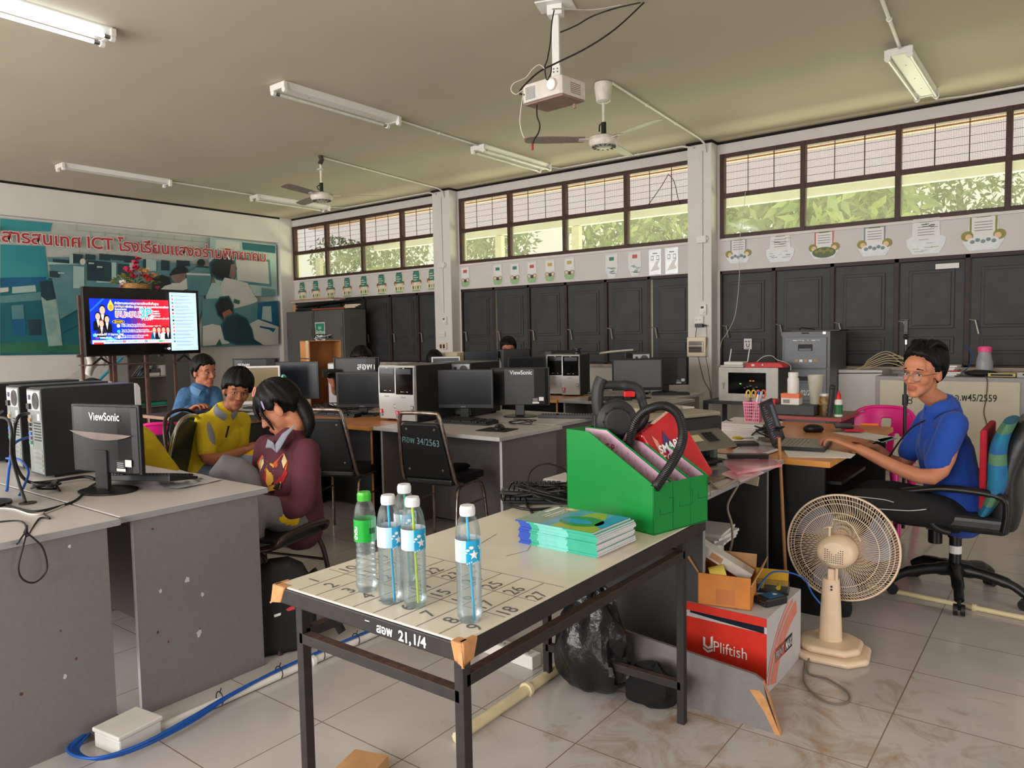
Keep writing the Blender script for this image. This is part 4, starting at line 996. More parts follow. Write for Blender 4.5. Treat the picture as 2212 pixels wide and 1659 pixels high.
cable('cable','coiled black cable lying on the filing cabinet top',[(-2.25,7.75,1.365),(-2.2,7.7,1.385),(-2.1,7.72,1.365),(-2.15,7.8,1.37),(-2.22,7.76,1.38),(-2.12,7.7,1.37)],.004,cable_black)
# network cabinet
nc=thing('network_cabinet','pale wall network cabinet with dark glass door left of filing cabinet','network cabinet',(-2.575,7.22,.665))
mb=MB();mb.b2((-.30,0.015,0),(.28,.37,.33),M('network_dark',(72,68,64),.5));mb.build('body',nc,bevel=.004)
mb=MB();pl=M('network_pale',(196,192,184),.4);gx0_,gx1_,gz0,gz1=-.215,.165,.075,.285
for a in(((-.31,0,0),(gx0_,.016,.335)),((gx1_,0,0),(.28,.016,.335)),((gx0_,0,0),(gx1_,.016,gz0)),((gx0_,0,gz1),(gx1_,.016,.335))):mb.b2(*a,pl)
d=mb.build('door',nc);mb=MB();mb.b2((gx0_,.008,gz0),(gx1_,.012,gz1),black_gloss)
for x,z,m in((-.1,.17,M('led_green',(120,220,60),.5,emit=1.2)),(.0,.2,M('led_orange',(230,130,40),.5,emit=1.0)),(.03,.2,MATS['led_orange'])):mb.b2((x,.006,z),(x+.018,.0078,z+.008),m)
for i in range(5):mb.b2((-.06+i*.03,.006,.13+.01*(i%3)),(-.04+i*.03,.0078,.136+.012*(i%3)),grey_ink)
mb.build('glass',d)
mb=MB();mb.lathe([(.014,-.008),(.014,0)],steel,14,c=(-.26,0,.17),axis='y');mb.b2((-.264,-.01,.12),(-.256,-.004,.16),steel);mb.build('lock',d)
ns=thing('side_table','low dark table carrying the network cabinet','table',(-2.575,7.2,0))
mb=MB();mb.b2((-.45,-.05,.635),(.19,.5,.665),dark_lam);mb.build('tabletop',ns,bevel=.003)
for x,y in((-.43,-.03),(.17,-.03),(-.43,.48),(.17,.48)):mb=MB();mb.b2((x-.02,y-.02,0),(x+.02,y+.02,.635),dark_lam);mb.build('leg',ns)
rt=thing('router','white flat router on the left top of the network cabinet','router',(-2.76,7.35,1.0))
mb=MB();mb.b2((-.13,-.09,0),(.11,.09,.02),white_plastic);mb.b2((-.1,-.07,.02),(.1,.08,.055),white_plastic);mb.build('body',rt,bevel=.01)
for x in(-.1,.09):
 mb=MB();mb.cyl((x,.08,.03),(x+.02,.09,.18),.006,white_plastic,8);mb.build('antenna',rt,smooth=60)
rbx=thing('red_box','red plastic tool case on the right top of network cabinet','case',(-2.45,7.33,1.0))
mb=MB();mb.prism([(-.18,0),(.2,0),(.185,.035),(.15,.05),(-.14,.05),(-.165,.035)],'y',-.09,.09,red_lam);mb.build('case',rbx,bevel=.005)
mb=MB();mb.b2((-.11,-.093,.014),(-.08,-.089,.034),paper_white);mb.lathe([(.008,-.094),(.008,-.089)],steel,10,c=(0,0,.028),axis='y');mb.build('latch',rbx)
cable('cable','white cable arching over the red case to the network cabinet',[(-2.6,7.42,1.02),(-2.5,7.4,1.1),(-2.42,7.42,1.11),(-2.38,7.46,1.07),(-2.3,7.42,1.05),(-2.22,7.35,1.02),(-2.2,7.3,.98)],.004,cable_white)
# cream steel cupboard
cc=thing('steel_cupboard','cream low steel cupboard with grey edges behind the man','cupboard',(-.93,7.55,0))
mb=MB();mb.b2((-.57,0,0),(.58,.45,.92),M('cupboard_grey_edge',(150,146,146),.4));mb.build('body',cc,bevel=.004)
mb=MB();mb.b2((-.53,-.012,.1),(.55,0,.885),cream_steel);d=mb.build('door',cc,bevel=.003)
mb=MB();mb.b2((.5,-.018,.39),(.52,-.01,.47),ink);mb.build('handle',d)
mb=MB();mb.text('ส.อ.พ45/2559',.085,ink,TR((.02,-.0135,.715),(PI/2,0,0)),bold=.012,sx=.78);mb.build('lettering',d)
cable('cord','thin brown cord hanging down the cream cupboard door',[(-.63,7.56,.935),(-.615,7.53,.88),(-.62,7.53,.75),(-.635,7.53,.62),(-.61,7.53,.5),(-.625,7.53,.38),(-.63,7.53,.1)],.004,M('brown_cord',(92,76,62),.6))
mb=MB();mb.b2((-1.91,7.9,0),(-1.51,8.3,.955),white_paint);struct(mb.build('wall_stub'))
# things on the cream cupboard
bt=thing('water_jug','frosted plastic bottle with a pink lid on the cream cupboard','bottle',(-.66,7.78,.92))
mb=MB();mb.lathe([(.0,0),(.062,0),(.066,.02),(.066,.12),(.058,.16),(.05,.2),(.05,.22)],M('frosted_plastic',(178,180,186),.35,trans=.3,alpha=.9),20);mb.build('body',bt,smooth=50)
mb=MB();mb.lathe([(.053,.215),(.054,.255),(.045,.265),(0,.266)],M('pink_lid',(238,82,140),.4),20);mb.build('lid',bt,smooth=40)
rnd=random.Random(8)
for k in range(7):
 mb=MB();mb.T=TR((-1.02+.03*rnd.random(),7.72+.04*rnd.random(),.921+.014*k),(0,0,rnd.uniform(-.2,.2)));mb.b2((-.14,-.12,0),(.16,.12,.012),paper_white if k!=3 else M('red_folder',(176,30,60),.4))
 tag(mb.build('paper_bundle'),'crimson folder lying inside the paper pile on the cream cupboard' if k==3 else 'white paper bundle in the pile on the cream cupboard behind the man','papers',None if k==3 else 'paper bundles on the cream cupboard')
mb=MB();mb.b2((-.62,7.63,.925),(-.42,7.75,.955),M('yellow_box',(206,184,110),.5));mb.b2((-.6,7.625,.932),(-.44,7.63,.948),ink);tag(mb.build('switch_box',bevel=.003),'small yellow box with a dark slot beside the pink lid bottle','box')
mb=MB();mb.b2((-.41,7.62,.921),(.0,7.85,.965),M('hub_grey',(178,174,164),.4));mb.b2((-.33,7.66,.966),(-.12,7.82,.985),white_plastic)
for k in range(6):mb.b2((-.37+.06*k,7.615,.94),(-.34+.06*k,7.621,.955),ink)
tag(mb.build('network_switch',bevel=.003),'grey network switch at the right end of the cream cupboard top','network switch')
mb=MB();mb.ball((-.68,7.72,.95),(.13,.08,.03),black_matte,14);tag(mb.build('adapter',smooth=60),'black tangle of adapters in front of the pink lid bottle','adapter')
for k in range(6):
 cable('cable','pale bundled cable lying left of the man on the window ledge',[(-1.75+.02*k,7.85,.962+.008*k),(-1.6,7.8-.01*k,.985+.016*k),(-1.45,7.8,1.03+.022*k),(-1.33+.03*(k%3),7.82,1.0+.03*(k%4)),(-1.25,7.8,.98)],.004,M('tan_cable',(186,168,128),.5),'pale cables on the ledge')
cable('cable','thin blue cable curving up from the papers behind the man',[at(2078,806,Y=7.9),at(2094,790,Y=7.95),at(2100,770,Y=8.0),at(2094,755,Y=8.05),at(2082,744,Y=8.1)],.004,cable_blue)
cable('cable','thin black cord lying on the white wall edge right of the filing cabinet',[(-1.93,7.89,.92),(-1.7,7.885,.925),(-1.5,7.88,.93)],.004,cable_black)
# ---------------------------------------------------------------- desks
def desk(name,label,x0,x1,y0,y1,top,side,z=.75,th=.025,ends=(True,True),mod=None,inset=.03,edge=None,mod_m=None,group=None,mz=.28,front=.05):
 "desk on two end panels; its long side runs along x, mod is the y of the modesty panel"
 t=thing(name,label,'desk',((x0+x1)/2,(y0+y1)/2,0),group=group)
 ox,oy=(x0+x1)/2,(y0+y1)/2
 mb=MB();mb.b2((x0-ox,y0-oy,z-th),(x1-ox,y1-oy,z),top);tp_=mb.build('desktop',t,bevel=.003)
 if edge:
  mb=MB();e=.0015
  for a,b_ in(((x0-ox-e,y0-oy-e,z-th+.002),(x0-ox,y1-oy+e,z-.002)),((x1-ox,y0-oy-e,z-th+.002),(x1-ox+e,y1-oy+e,z-.002)),((x0-ox,y0-oy-e,z-th+.002),(x1-ox,y0-oy,z-.002)),((x0-ox,y1-oy,z-th+.002),(x1-ox,y1-oy+e,z-.002))):mb.b2(a,b_,edge)
  mb.build('edge_band',tp_)
 for k,on in((0,ends[0]),(1,ends[1])):
  if not on:continue
  xx=x0+inset if k==0 else x1-inset
  mb=MB();mb.b2((xx-ox-.009,y0-oy+front,0),(xx-ox+.009,y1-oy-.04,z-th),side)
  mb.b2((xx-ox-.0095,y0-oy+front-.002,0),(xx-ox+.0095,y0-oy+front,z-th),edge or side);mb.build('end_panel',t,bevel=.001)
 if mod is not None:
  mb=MB();mb.b2((x0+inset+.01-ox,mod-oy-.009,mz),(x1-inset-.01-ox,mod-oy+.009,z-th),mod_m or side);mb.build('modesty_panel',t)
 return t
dA=desk('computer_desk','pale grey desk at the lower left corner of the photo',-3.90,-2.645,.56,1.19,grey_top,grey_lam,ends=(True,True),mod=1.04,edge=grey_edge,inset=.02,front=.05)
dB=desk('computer_desk','pale grey desk with the open newspaper, in front of the girl',-3.90,-2.67,1.20,1.80,grey_top,grey_lam,mod=1.36,edge=grey_edge,inset=.02)
desk('computer_desk','pale grey desk under the left computer towers, cut by the left photo edge',-5.16,-3.91,.56,1.19,grey_top,grey_lam,mod=1.08,edge=grey_edge)
desk('computer_desk','pale grey desk beyond the left computer towers, left of the newspaper desk',-5.16,-3.91,1.20,1.81,grey_top,grey_lam,mod=1.36,edge=grey_edge)
# chipped spots and screw holes on the two end panels
mb=MB();chip=M('chipped_white',(190,196,196),.8);hole=M('rusty_hole',(96,52,44),.8)
rnd=random.Random(3)
def blotch(mb,x,y,z,r,m):
 n=9;mb.poly([(x,y+r*rnd.uniform(.5,1.2)*math.cos(2*PI*i/n)*.8,z+r*rnd.uniform(.5,1.3)*math.sin(2*PI*i/n))for i in range(n)],m)
for px,py,r,m in((405,1252,.014,chip),(347,1276,.008,chip),(437,1283,.009,chip),(430,1368,.014,chip),(330,1143,.007,hole),(341,1366,.006,hole),(364,1386,.006,hole),(432,1358,.005,hole)):
 p=at(px,py,X=-2.680);blotch(mb,-2.6802-dB.location.x,p.y-dB.location.y,p.z,r,m)
mb.build('chips',dB)['kind']='stuff'
mb=MB()
for px,py,r,m in((150,1180,.007,chip),(165,1423,.006,hole),(141,1462,.008,chip),(47,1499,.007,hole),(131,1363,.004,hole)):
 p=at(px,py,X=-2.655);blotch(mb,-2.6552-dA.location.x,p.y-dA.location.y,p.z,r,m)
mb.build('chips',dA)['kind']='stuff'
# middle island
dC=desk('computer_desk','pale grey desk with keyboard and mouse in the middle of the room',-3.865,-2.75,3.46,4.14,grey_top,grey_lam,mod=4.0,edge=M('pale_edge',(186,184,184),.4),mz=.02)
p=dC;mb=MB();mb.box((-.5,.2,.60),(.14,.02,.05),cream_plastic,(0,math.radians(-14),0));mb.build('hinge_bracket',dC)
desk('computer_desk','pale grey desk behind the middle keyboard desk, under the black monitor backs',-3.865,-2.83,4.15,4.83,grey_top,grey_lam,mod=4.3,edge=MATS['pale_edge'],mz=.02)
desk('computer_desk','orange beech desk with black sides behind the girl',-5.02,-3.875,3.43,4.07,orange_lam,blk_lam,mod=3.95,mz=.02,edge=M('beech_edge',(214,148,70),.35),mod_m=blk_lam,th=.028)
desk('computer_desk','pale desk covered in tangled cables behind the orange beech desk',-5.06,-3.875,4.08,4.75,grey_top,dark_lam,mod=4.2,edge=grey_edge)
desk('computer_desk','grey desk under the wide navy monitor in the left middle',-6.2,-5.07,3.72,4.40,grey_top,dark_lam,mod=4.3,edge=grey_edge)
desk('computer_desk','black topped desk where the denim boy sits',-6.35,-5.07,3.08,3.70,blk_lam,dark_lam,mod=None,th=.03,edge=M('speckled_edge',(150,120,100),.6,var=.4,scale=90))
desk('computer_desk','pale grey desk nearest the right column with the grey screen monitor',-3.86,-2.78,5.76,6.38,grey_top,grey_lam,mod=6.2,edge=grey_edge)
desk('computer_desk','pale grey desk beside the network cabinet with the small flat keyboard',-4.0,-2.98,6.40,7.04,grey_top,grey_lam,mod=6.55,edge=grey_edge)
desk('computer_desk','orange beech desk far back under the pair of silver black towers',-5.05,-3.87,5.74,6.36,orange_lam,blk_lam,mod=6.2,mz=.02,edge=MATS['beech_edge'],th=.028)
desk('computer_desk','far desk beneath the row of monitors along the window shutters',-6.7,-4.05,6.42,7.04,grey_top,dark_lam,mod=6.55,edge=grey_edge)
desk('computer_desk','pale desk far back below the small silver edged monitor',-6.3,-5.07,5.76,6.38,grey_top,dark_lam,mod=6.2,edge=grey_edge)
# ---------------------------------------------------------------- computers
silver=M('silver_plastic',(196,194,192),.35,.3,var=.03)
def monitor(label,x,y,head,w=.44,h=.275,z=.75,foot=.10,screen=screen_off,case=black_plastic,brand=None,marks=None,tilt=0,group=None,thick=.035,sticker=True,stripe=False,base='round',name='monitor',scrawl_side=0):
 "head: compass of the glass in degrees; origin at the foot on the desk"
 t=thing(name,label,'monitor',(x,y,z),math.radians(head),group)
 zb=foot;B=.016
 mb=MB();mb.T=TR((0,0,zb),(0,math.radians(-tilt),0))
 mb.b2((.0,-w/2,0),(.022,w/2,h),case)
 pts=[(-.0,-w/2+.006),(-thick*.6,-w/2+.03),(-thick,-w*.25),(-thick,w*.25),(-thick*.6,w/2-.03),(0,w/2-.006)]
 mb.prism([(p_[0],p_[1])for p_ in pts][::-1],'z',.006,h-.006,case)
 if brand:
  SX=Matrix(((0,-1,0,0),(-1,0,0,0),(0,0,1,0),(0,0,0,1)))
 hb=mb.build('housing',t,bevel=.004)
 mb=MB();mb.T=TR((0,0,zb),(0,math.radians(-tilt),0));mb.b2((.0221,-w/2+B,B*1.8),(.0232,w/2-B,h-B),screen);
 mb.b2((.0221,-.018,.008),(.0228,.018,.014),grey_ink);mb.build('screen',t)
 mb=MB();T0=TR((0,0,zb),(0,math.radians(-tilt),0));mb.T=T0
 bx=-thick-.0012
 def back(u,v,uu,vv,m):mb.poly([(bx,-u,v),(bx,-uu,v),(bx,-uu,vv),(bx,-u,vv)][::-1],m)
 n0=len(mb.v)
 if brand:mb.text(brand[0],brand[1],white_ink,T0.inverted()@T0@TR((bx,brand[2],brand[3]),(PI/2,0,-PI/2)),bold=.015,sx=.92)
 if marks:
  for txt,sz,yy,zz in marks:mb.text(txt,sz,white_ink,TR((bx-.0003,yy,zz),(PI/2,0,-PI/2)),bold=.02)
 if sticker:
  y_=-w*.22
  mb.b2((bx-.0004,y_,h*.1),(bx+.001,y_-.05,h*.22),M('label_black',(40,40,42),.5));mb.b2((bx-.0004,y_-.05,h*.13),(bx+.001,y_-.085,h*.23),paper_white);mb.b2((bx-.0004,y_,h*.06),(bx+.001,y_-.05,h*.1),paper_white)
  for k in range(3):mb.b2((bx-.0008,y_-.004,h*.12+.008*k),(bx,y_-.04,h*.12+.008*k+.002),paper_white)
 if stripe:
  n=14;top_=[];bot=[]
  for i in range(n+1):
   u=i/n;yy=w*.46-w*.92*u;top_.append((bx-.002,yy,h*.62-.012*u));bot.append((bx-.002,yy,h*.62-.012*u-.03*math.sin(PI*u)**.8))
  mb.poly(top_+bot[::-1],M('stripe_taupe',(128,112,106),.4))
 if len(mb.v)>n0:mb.build('markings',hb)
 mb=MB();mb.b2((-.03,-.035,.012),(-.008,.035,zb+h*.35),case);mb.build('neck',t,bevel=.004)
 mb=MB()
 if base=='round':mb.lathe([(.0,.0),(.115,0),(.118,.006),(.06,.016),(.0,.02)],case,28,c=(.0,0,0),sx=.85,sy=1.1)
 else:mb.b2((-.09,-.12,0),(.09,.12,.014),case)
 mb.build('foot',t,smooth=35,bevel=.002)
 return t
VS=('ViewSonic',.044,.10,.205)
monitor('black monitor seen from behind with white lettering, on the lower left desk',-3.18,1.39,104,w=.395,h=.285,brand=('ViewSonic',.046,.06,.222),stripe=True,thick=.022,foot=.075)
monitor('black monitor with a dark screen beside the middle black keyboard',-3.585,4.10,-66,w=.46,h=.285,foot=.085)
monitor('black monitor back with white lettering, right of the dark middle screen',-3.33,4.45,118,w=.445,h=.285,brand=('ViewSonic',.044,.07,.235),foot=.085)
monitor('small dark monitor on the orange beech desk left of the towers',-4.50,3.93,-58,w=.41,h=.285,foot=.065,base='square')
monitor('black monitor back with scrawled white letters, behind the beech desk monitor',-4.97,4.28,118,w=.42,h=.33,foot=.12,marks=(('สอพ',.075,-.02,.225),('i',.06,-.17,.225)),brand=('',.01,0,0),sticker=False)
monitor('wide navy screened monitor behind the girl',-5.45,4.03,-58,w=.39,h=.33,foot=.09,screen=screen_navy,base='square')
white_cased=monitor('white framed old monitor with a brownish screen behind the yellow shirt boy',-5.42,3.62,-48,w=.35,h=.32,foot=.08,screen=M('brown_glass',(128,112,78),.2,var=.05,scale=2),case=M('white_case',(214,212,210),.35),thick=.09,sticker=False)
monitor('black monitor back with two lines of white scrawl behind the denim boy',-5.92,3.92,130,w=.42,h=.33,foot=.12,marks=(('สอพ',.06,.15,.25),('9/2563',.05,.15,.19)),sticker=False)
monitor('small navy monitor with silver edge near the left column',-5.40,5.90,-55,w=.31,h=.24,foot=.16,screen=screen_navy,case=silver,sticker=False)
monitor('dark navy monitor right of the cream monitor in the far row',-5.17,6.22,-52,w=.37,h=.30,foot=.15,screen=screen_navy,base='square')
monitor('black monitor back with white scrawl in the far row before a dark haired head',-4.95,6.5,128,w=.42,h=.30,foot=.165,marks=(('พ',.045,.19,.22),('363',.04,.2,.17)),sticker=False)
monitor('dark screened monitor just left of the far silver black towers',-4.34,5.92,-50,w=.37,h=.30,foot=.1,base='square')
monitor('black monitor back standing farthest behind the silver black towers',-4.5,6.76,128,w=.40,h=.28,foot=.16,sticker=False)
monitor('monitor with a lit grey screen beyond the black vacuum blower',-3.29,6.24,-58,w=.47,h=.30,foot=.075,screen=M('grey_screen',(92,90,94),.45,var=.06,scale=40))
monitor('black monitor back half hidden behind the grey screen monitor',-3.36,6.98,124,w=.48,h=.285,foot=.075)
monitor('cream old monitor seen edge on in the far row left of the navy one',-5.62,6.24,128,w=.26,h=.30,foot=.14,case=cream_plastic,sticker=False,thick=.1)
def tower(label,x,y,head,style='silver',z=.75,group=None,w=.18,d=.43,h=.41):
 "front faces head; origin under the middle of its front edge"
 t=thing('computer_tower',label,'computer tower',(x,y,z),math.radians(head),group)
 mb=MB();mb.b2((-d,-w/2,.012),(-.02,w/2,h),black_matte);mb.b2((-d+.01,-w/2+.002,h-.001),(-.015,w/2-.002,h+.003),M('tower_top',(58,58,60),.3))
 for sx in(-d+.06,-.08):
  for sy in(-.06,.06):mb.b2((sx-.02,sy-.015,0),(sx+.02,sy+.015,.014),black_matte)
 body=mb.build('case',t,bevel=.002)
 mb=MB()
 prof=[(-.02,.012),(.0,.014),(.012,.12),(.014,.2),(.01,h-.02),(-.002,h),(-.02,h+.003)]
 mb.prism([(p_[0],p_[1])for p_ in prof],'y',-w/2,w/2,silver)
 fr=mb.build('front_panel',t,smooth=30,bevel=.003)
 mb=MB();fx=.0150
 mb.b2((fx-.012,-w/2+.014,.205),(fx+.001,w/2-.006,h-.012),black_gloss)
 mb.b2((fx,-w/2+.03,h-.06),(fx+.003,w/2-.02,h-.022),M('drive_bay',(26,27,30),.25))
 for k,yy in enumerate((-.03,-.012,.004,.024)):mb.b2((fx+.0005,yy,.222),(fx+.0022,yy+(.012 if k in(0,3)else .005),.226),white_ink if k!=2 else red_ink)
 mb.b2((fx+.0005,-.004,h-.02),(fx+.003,.008,h-.016),white_ink)
 mb.b2((fx-.003,.06,.1),(fx+.0012,.084,.125),ink);mb.b2((fx-.002,.063,.103),(fx+.0018,.081,.122),silver);mb.b2((fx-.004,.066,.078),(fx+.001,.083,.095),ink);mb.b2((fx-.003,.068,.08),(fx+.0016,.081,.093),silver)
 mb.build('drive_door',fr)
 mb=MB();s0=.0135
 mb.b2((s0-.006,-.085,.055),(s0+.0006,-.056,.085),red_ink);mb.text('3',.026,white_ink,TR((s0+.0012,-.079,.061),(PI/2,0,PI/2)),bold=.04);mb.b2((s0-.006,-.083,.035),(s0,-.06,.05),M('sticker_blue_grey',(110,150,160),.4))
 mb.text('iTend',.018,grey_ink,TR((.0152,-.03,.178),(PI/2,0,PI/2)))
 mb.build('stickers',fr)
 # rear: power supply with its round grille, ports, slots
 mb=MB();bx=-d-.002
 zz=M('zinc_plate',(128,134,132),.45,.6,var=.15)
 mb.b2((bx,-w/2+.006,.02),(bx+.004,w/2-.006,h-.006),zz);back_o=mb.build('rear_plate',t)
 mb=MB();mb.b2((bx-.002,-w/2+.012,h-.1),(bx,w/2-.012,h-.012),M('psu_grey',(176,178,180),.4,.3))
 mb.lathe([(.036,bx-.004),(.030,bx-.003),(0,bx-.003)],M('fan_grille',(92,88,86),.5),20,c=(0,0,0),axis='x')if False else None
 for k in range(7):
  r=.038-k*.0055;mb.tube([(bx-.004,.0-.03+r*math.cos(a),h-.056+r*math.sin(a))for a in[2*PI*i/22 for i in range(22)]],.0012,M('fan_grille',(92,88,86),.5),5,closed=True)
 mb.poly([(bx-.0025,-.03+.038*math.cos(-2*PI*i/20),h-.056+.038*math.sin(-2*PI*i/20))for i in range(20)],MATS['fan_grille'])
 mb.b2((bx-.004,.035,h-.052),(bx,.06,h-.03),M('purple_plug',(52,44,92),.4));mb.b2((bx-.012,.03,h-.096),(bx,.065,h-.07),black_plastic)
 mb.build('power_supply',back_o)
 mb=MB();mb.b2((bx-.0015,.035,.14),(bx,.08,.285),M('port_plate',(150,146,134),.4,.5))
 for k,m in enumerate((M('port_teal',(40,120,110),.5),M('port_violet',(96,70,120),.5),cable_blue,ink,ink,M('port_tan',(170,130,80),.5))):mb.b2((bx-.006,.042,.15+.021*k),(bx,.072,.165+.021*k),m)
 for i in range(7):
  for j in range(5):mb.b2((bx-.001,-.07+.018*j,.17+.013*i),(bx,-.058+.018*j,.177+.013*i),ink)
 for k in range(5):mb.b2((bx-.0015,-.07,.03+.022*k),(bx,.04,.044+.022*k),M('slot_zinc',(150,154,150),.35,.7))
 mb.b2((bx-.0015,-.065,.265),(bx,-.035,.295),paper_white)
 mb.build('ports',back_o)
 return t
G1='computer towers in the room'
tower('right one of the silver and black towers on the middle desk',-3.82,3.735,-86,group='silver black towers')
tower('left one of the silver and black towers on the middle desks, beside beech desk',-4.045,3.785,-86,group='silver black towers')
tower('black tower behind the left middle silver tower, only its top showing',-4.0,4.68,96,group='silver black towers')
tower('black tower behind the right middle silver tower, only its top showing',-3.77,4.66,96,group='silver black towers')
tower('left one of the far silver and black towers',-4.19,6.2,-72,group='silver black towers')
tower('right one of the far silver and black towers, nearest the blower',-3.98,6.16,-72,group='silver black towers')
tower('far tower turned to show its fans and rear ports',-3.72,6.98,128,group='silver black towers')
tower('black tower nearest the camera showing its rear plate, behind the lettered monitor',-3.79,1.79,88,group='silver black towers')
tower('second black tower from the lettered monitor, at the left photo edge',-4.13,1.82,88,group='silver black towers')
tower('third black tower, farthest left beyond the other two rear plates',-4.50,1.83,88,group='silver black towers')
t=thing('mini_computer','slim silver computer standing beside the wide navy monitor','computer',(-5.22,4.22,.75),math.radians(-50))
mb=MB();mb.b2((-.25,-.04,0),(0,.04,.40),silver);mb.build('case',t,bevel=.012)
mb=MB();mb.b2((.0005,-.02,.30),(.002,.01,.32),M('led_blue',(120,150,240),.4,emit=1.0));mb.build('power_light',t)
key_m=M('key_black',(30,30,32),.45)
def keyboard(label,x,y,head,z=.75,flip=False,w=.44,d=.15,name='keyboard',group=None,rot=None):
 t=thing(name,label,'keyboard',(x,y,z),math.radians(head),group,rot)
 mb=MB();mb.prism([(-d/2,0),(d/2,0),(d/2,.012),(-d/2,.026)],'y',-w/2,w/2,black_plastic);b_=mb.build('base',t,bevel=.003)
 mb=MB();rnd=random.Random(1)
 for r in range(6):
  xx=-d/2+.022+r*.021;zt=.026-(xx+d/2)/d*.014
  c=0;y_=-w/2+.012
  while y_<w/2-.02:
   kw=.016 if not(r==5 and abs(y_+.05)<.06)else .09
   if not(.055<y_/(w/.44)<.065 or .125<y_/(w/.44)<.135):mb.box((xx,y_+kw/2,zt+.004),(.016,kw,.010),key_m,(0,.09,0),taper=(.85,.9))
   y_+=kw+.0035
 o=mb.build('keys',t);o['kind']='stuff'
 return t
keyboard('black keyboard beside the mouse on the middle desk',-3.42,3.93,-84,w=.45)
keyboard('black keyboard on the orange beech desk',-4.66,3.83,-84)
keyboard('thin black keyboard behind the lettered middle monitor',-2.98,4.58,112,d=.14)
keyboard('black keyboard tilted on monitor foot, in front of the lettered left monitor',-3.15,1.54,112,w=.42,rot=(math.radians(-3),math.radians(6),math.radians(104)),z=.775)
keyboard('small flat keyboard right of the grey screen, on the far right desk',-3.18,6.72,120,w=.36,d=.12)
keyboard('dark keyboard before the grey screen monitor',-3.42,5.95,-60,w=.40)
t=thing('mouse','black mouse on a black pad beside the middle keyboard','mouse',(-2.98,3.75,.7535),math.radians(-70))
mb=MB();mb.ball((0,0,.006),(.06,.034,.03),black_plastic,18);mb.build('body',t,smooth=60);mb=MB();mb.b2((.028,-.003,.024),(.045,.003,.034),M('wheel_grey',(70,70,72),.4));mb.build('wheel',t)
mb=MB();mb.T=TR((-2.99,3.74,.751),(0,0,math.radians(8)));mb.b2((-.11,-.09,0),(.11,.09,.0028),M('pad_black',(20,20,21),.9));tag(mb.build('mouse_pad'),'worn black mouse pad under the mouse on the middle desk','mouse pad')
def tangle(label,c,r,n,seed,m=cable_black,rad=.004,zh=.05,group=None,name='cable'):
 rnd=random.Random(seed);pts=[]
 for i in range(n):
  a=i*1.9+rnd.uniform(-.5,.5);pts.append((c[0]+r[0]*math.cos(a)*rnd.uniform(.4,1),c[1]+r[1]*math.sin(a)*rnd.uniform(.4,1),c[2]+rad+rnd.uniform(0,zh)))
 return cable(name,label,pts,rad,m,group,n=6)
tangle('black mouse cord curled right of the middle keyboard',(-3.05,4.08,.75),(.14,.12),9,3,rad=.003,zh=.02)
tangle('black cables heaped on the pale desk behind the orange beech desk',(-4.9,4.2,.75),(.28,.13),26,5,zh=.06)
tangle('second heap of black cables below the slim silver computer',(-5.0,4.0,.75),(.2,.1),20,9,zh=.07)
tangle('coil of black cable beside the foot of the lettered left monitor',(-3.42,1.25,.75),(.11,.07),16,2,rad=.0045,zh=.03)
# cables hanging round the left towers
TZ=.753
cable('power_cable','thick black power cable plugged into the nearest left tower',[at(62,893,Y=1.3),at(40,900,Y=1.22),at(30,940,Y=1.2),at(33,1000,Y=1.18),at(60,1040,z=.77),at(110,1040,z=.765),at(180,1030,z=.765),at(205,1035,z=.76)],.007,cable_black)
cable('power_cable','black power cable curving down from the second left tower',[at(5,888,Y=1.33),at(-8,900,Y=1.26),at(15,905,Y=1.2),at(25,930,Y=1.18),at(24,980,Y=1.17),at(40,1040,Y=1.15),at(55,1085,z=.756)],.006,cable_black)
cable('network_cable','bright blue cable hanging behind the left towers',[at(60,945,Y=1.3),at(30,960,Y=1.22),at(20,1010,Y=1.2),at(15,1060,z=.76)],.006,cable_blue,'blue cables on the left desks')
cable('network_cable','second bright blue cable dropping to the desk beside the tower back',[at(14,990,Y=1.25),at(40,992,Y=1.22),at(58,1010,Y=1.2),at(60,1030,Y=1.19),at(42,1070,z=.758)],.005,cable_blue,'blue cables on the left desks')
cable('cable','long black cable sweeping across the left desk from monitor foot',[at(215,1040,z=TZ),at(190,1055,z=TZ),at(165,1080,z=TZ),at(125,1095,z=TZ),at(75,1105,z=TZ),at(35,1098,z=TZ),at(-10,1083,z=TZ)],.005,cable_black)
cable('cable','thin cord dangling in a long loop over the lower left desk edge',[at(-8,1128,z=TZ),at(40,1125,z=TZ),at(56,1140,z=TZ),Vector((-2.622,.865,.74)),at(56,1150,X=-2.618),at(50,1180,X=-2.617),at(40,1225,X=-2.617),at(48,1250,X=-2.617),at(70,1259,X=-2.617),at(90,1248,X=-2.617),at(102,1225,X=-2.617),at(93,1185,X=-2.617),at(72,1162,X=-2.617),at(60,1152,X=-2.617),at(58,1135,X=-2.60),Vector((-2.64,.9,TZ)),at(85,1120,z=TZ),at(108,1120,z=TZ),at(95,1108,z=TZ),at(125,1095,z=TZ)],.0028,cable_black)
cable('cable','thin pale cable lying on the lower left desk',[at(-8,1098,z=TZ),at(30,1100,z=TZ),at(75,1112,z=TZ),at(120,1100,z=TZ),at(150,1085,z=TZ)],.003,cable_white)
mb=MB();p=at(60,1087,z=.751);mb.lathe([(.03,.751),(.03,.754),(0,.754)],M('grommet_brown',(70,46,38),.6),20,c=(p.x,p.y,0));tag(mb.build('cable_grommet'),'dark cable grommet hole in the lower left desk top','grommet')
t=thing('monitor_edge','black monitor edge cut off by the left photo border','monitor',at(-34,1092,z=.75),math.radians(75))
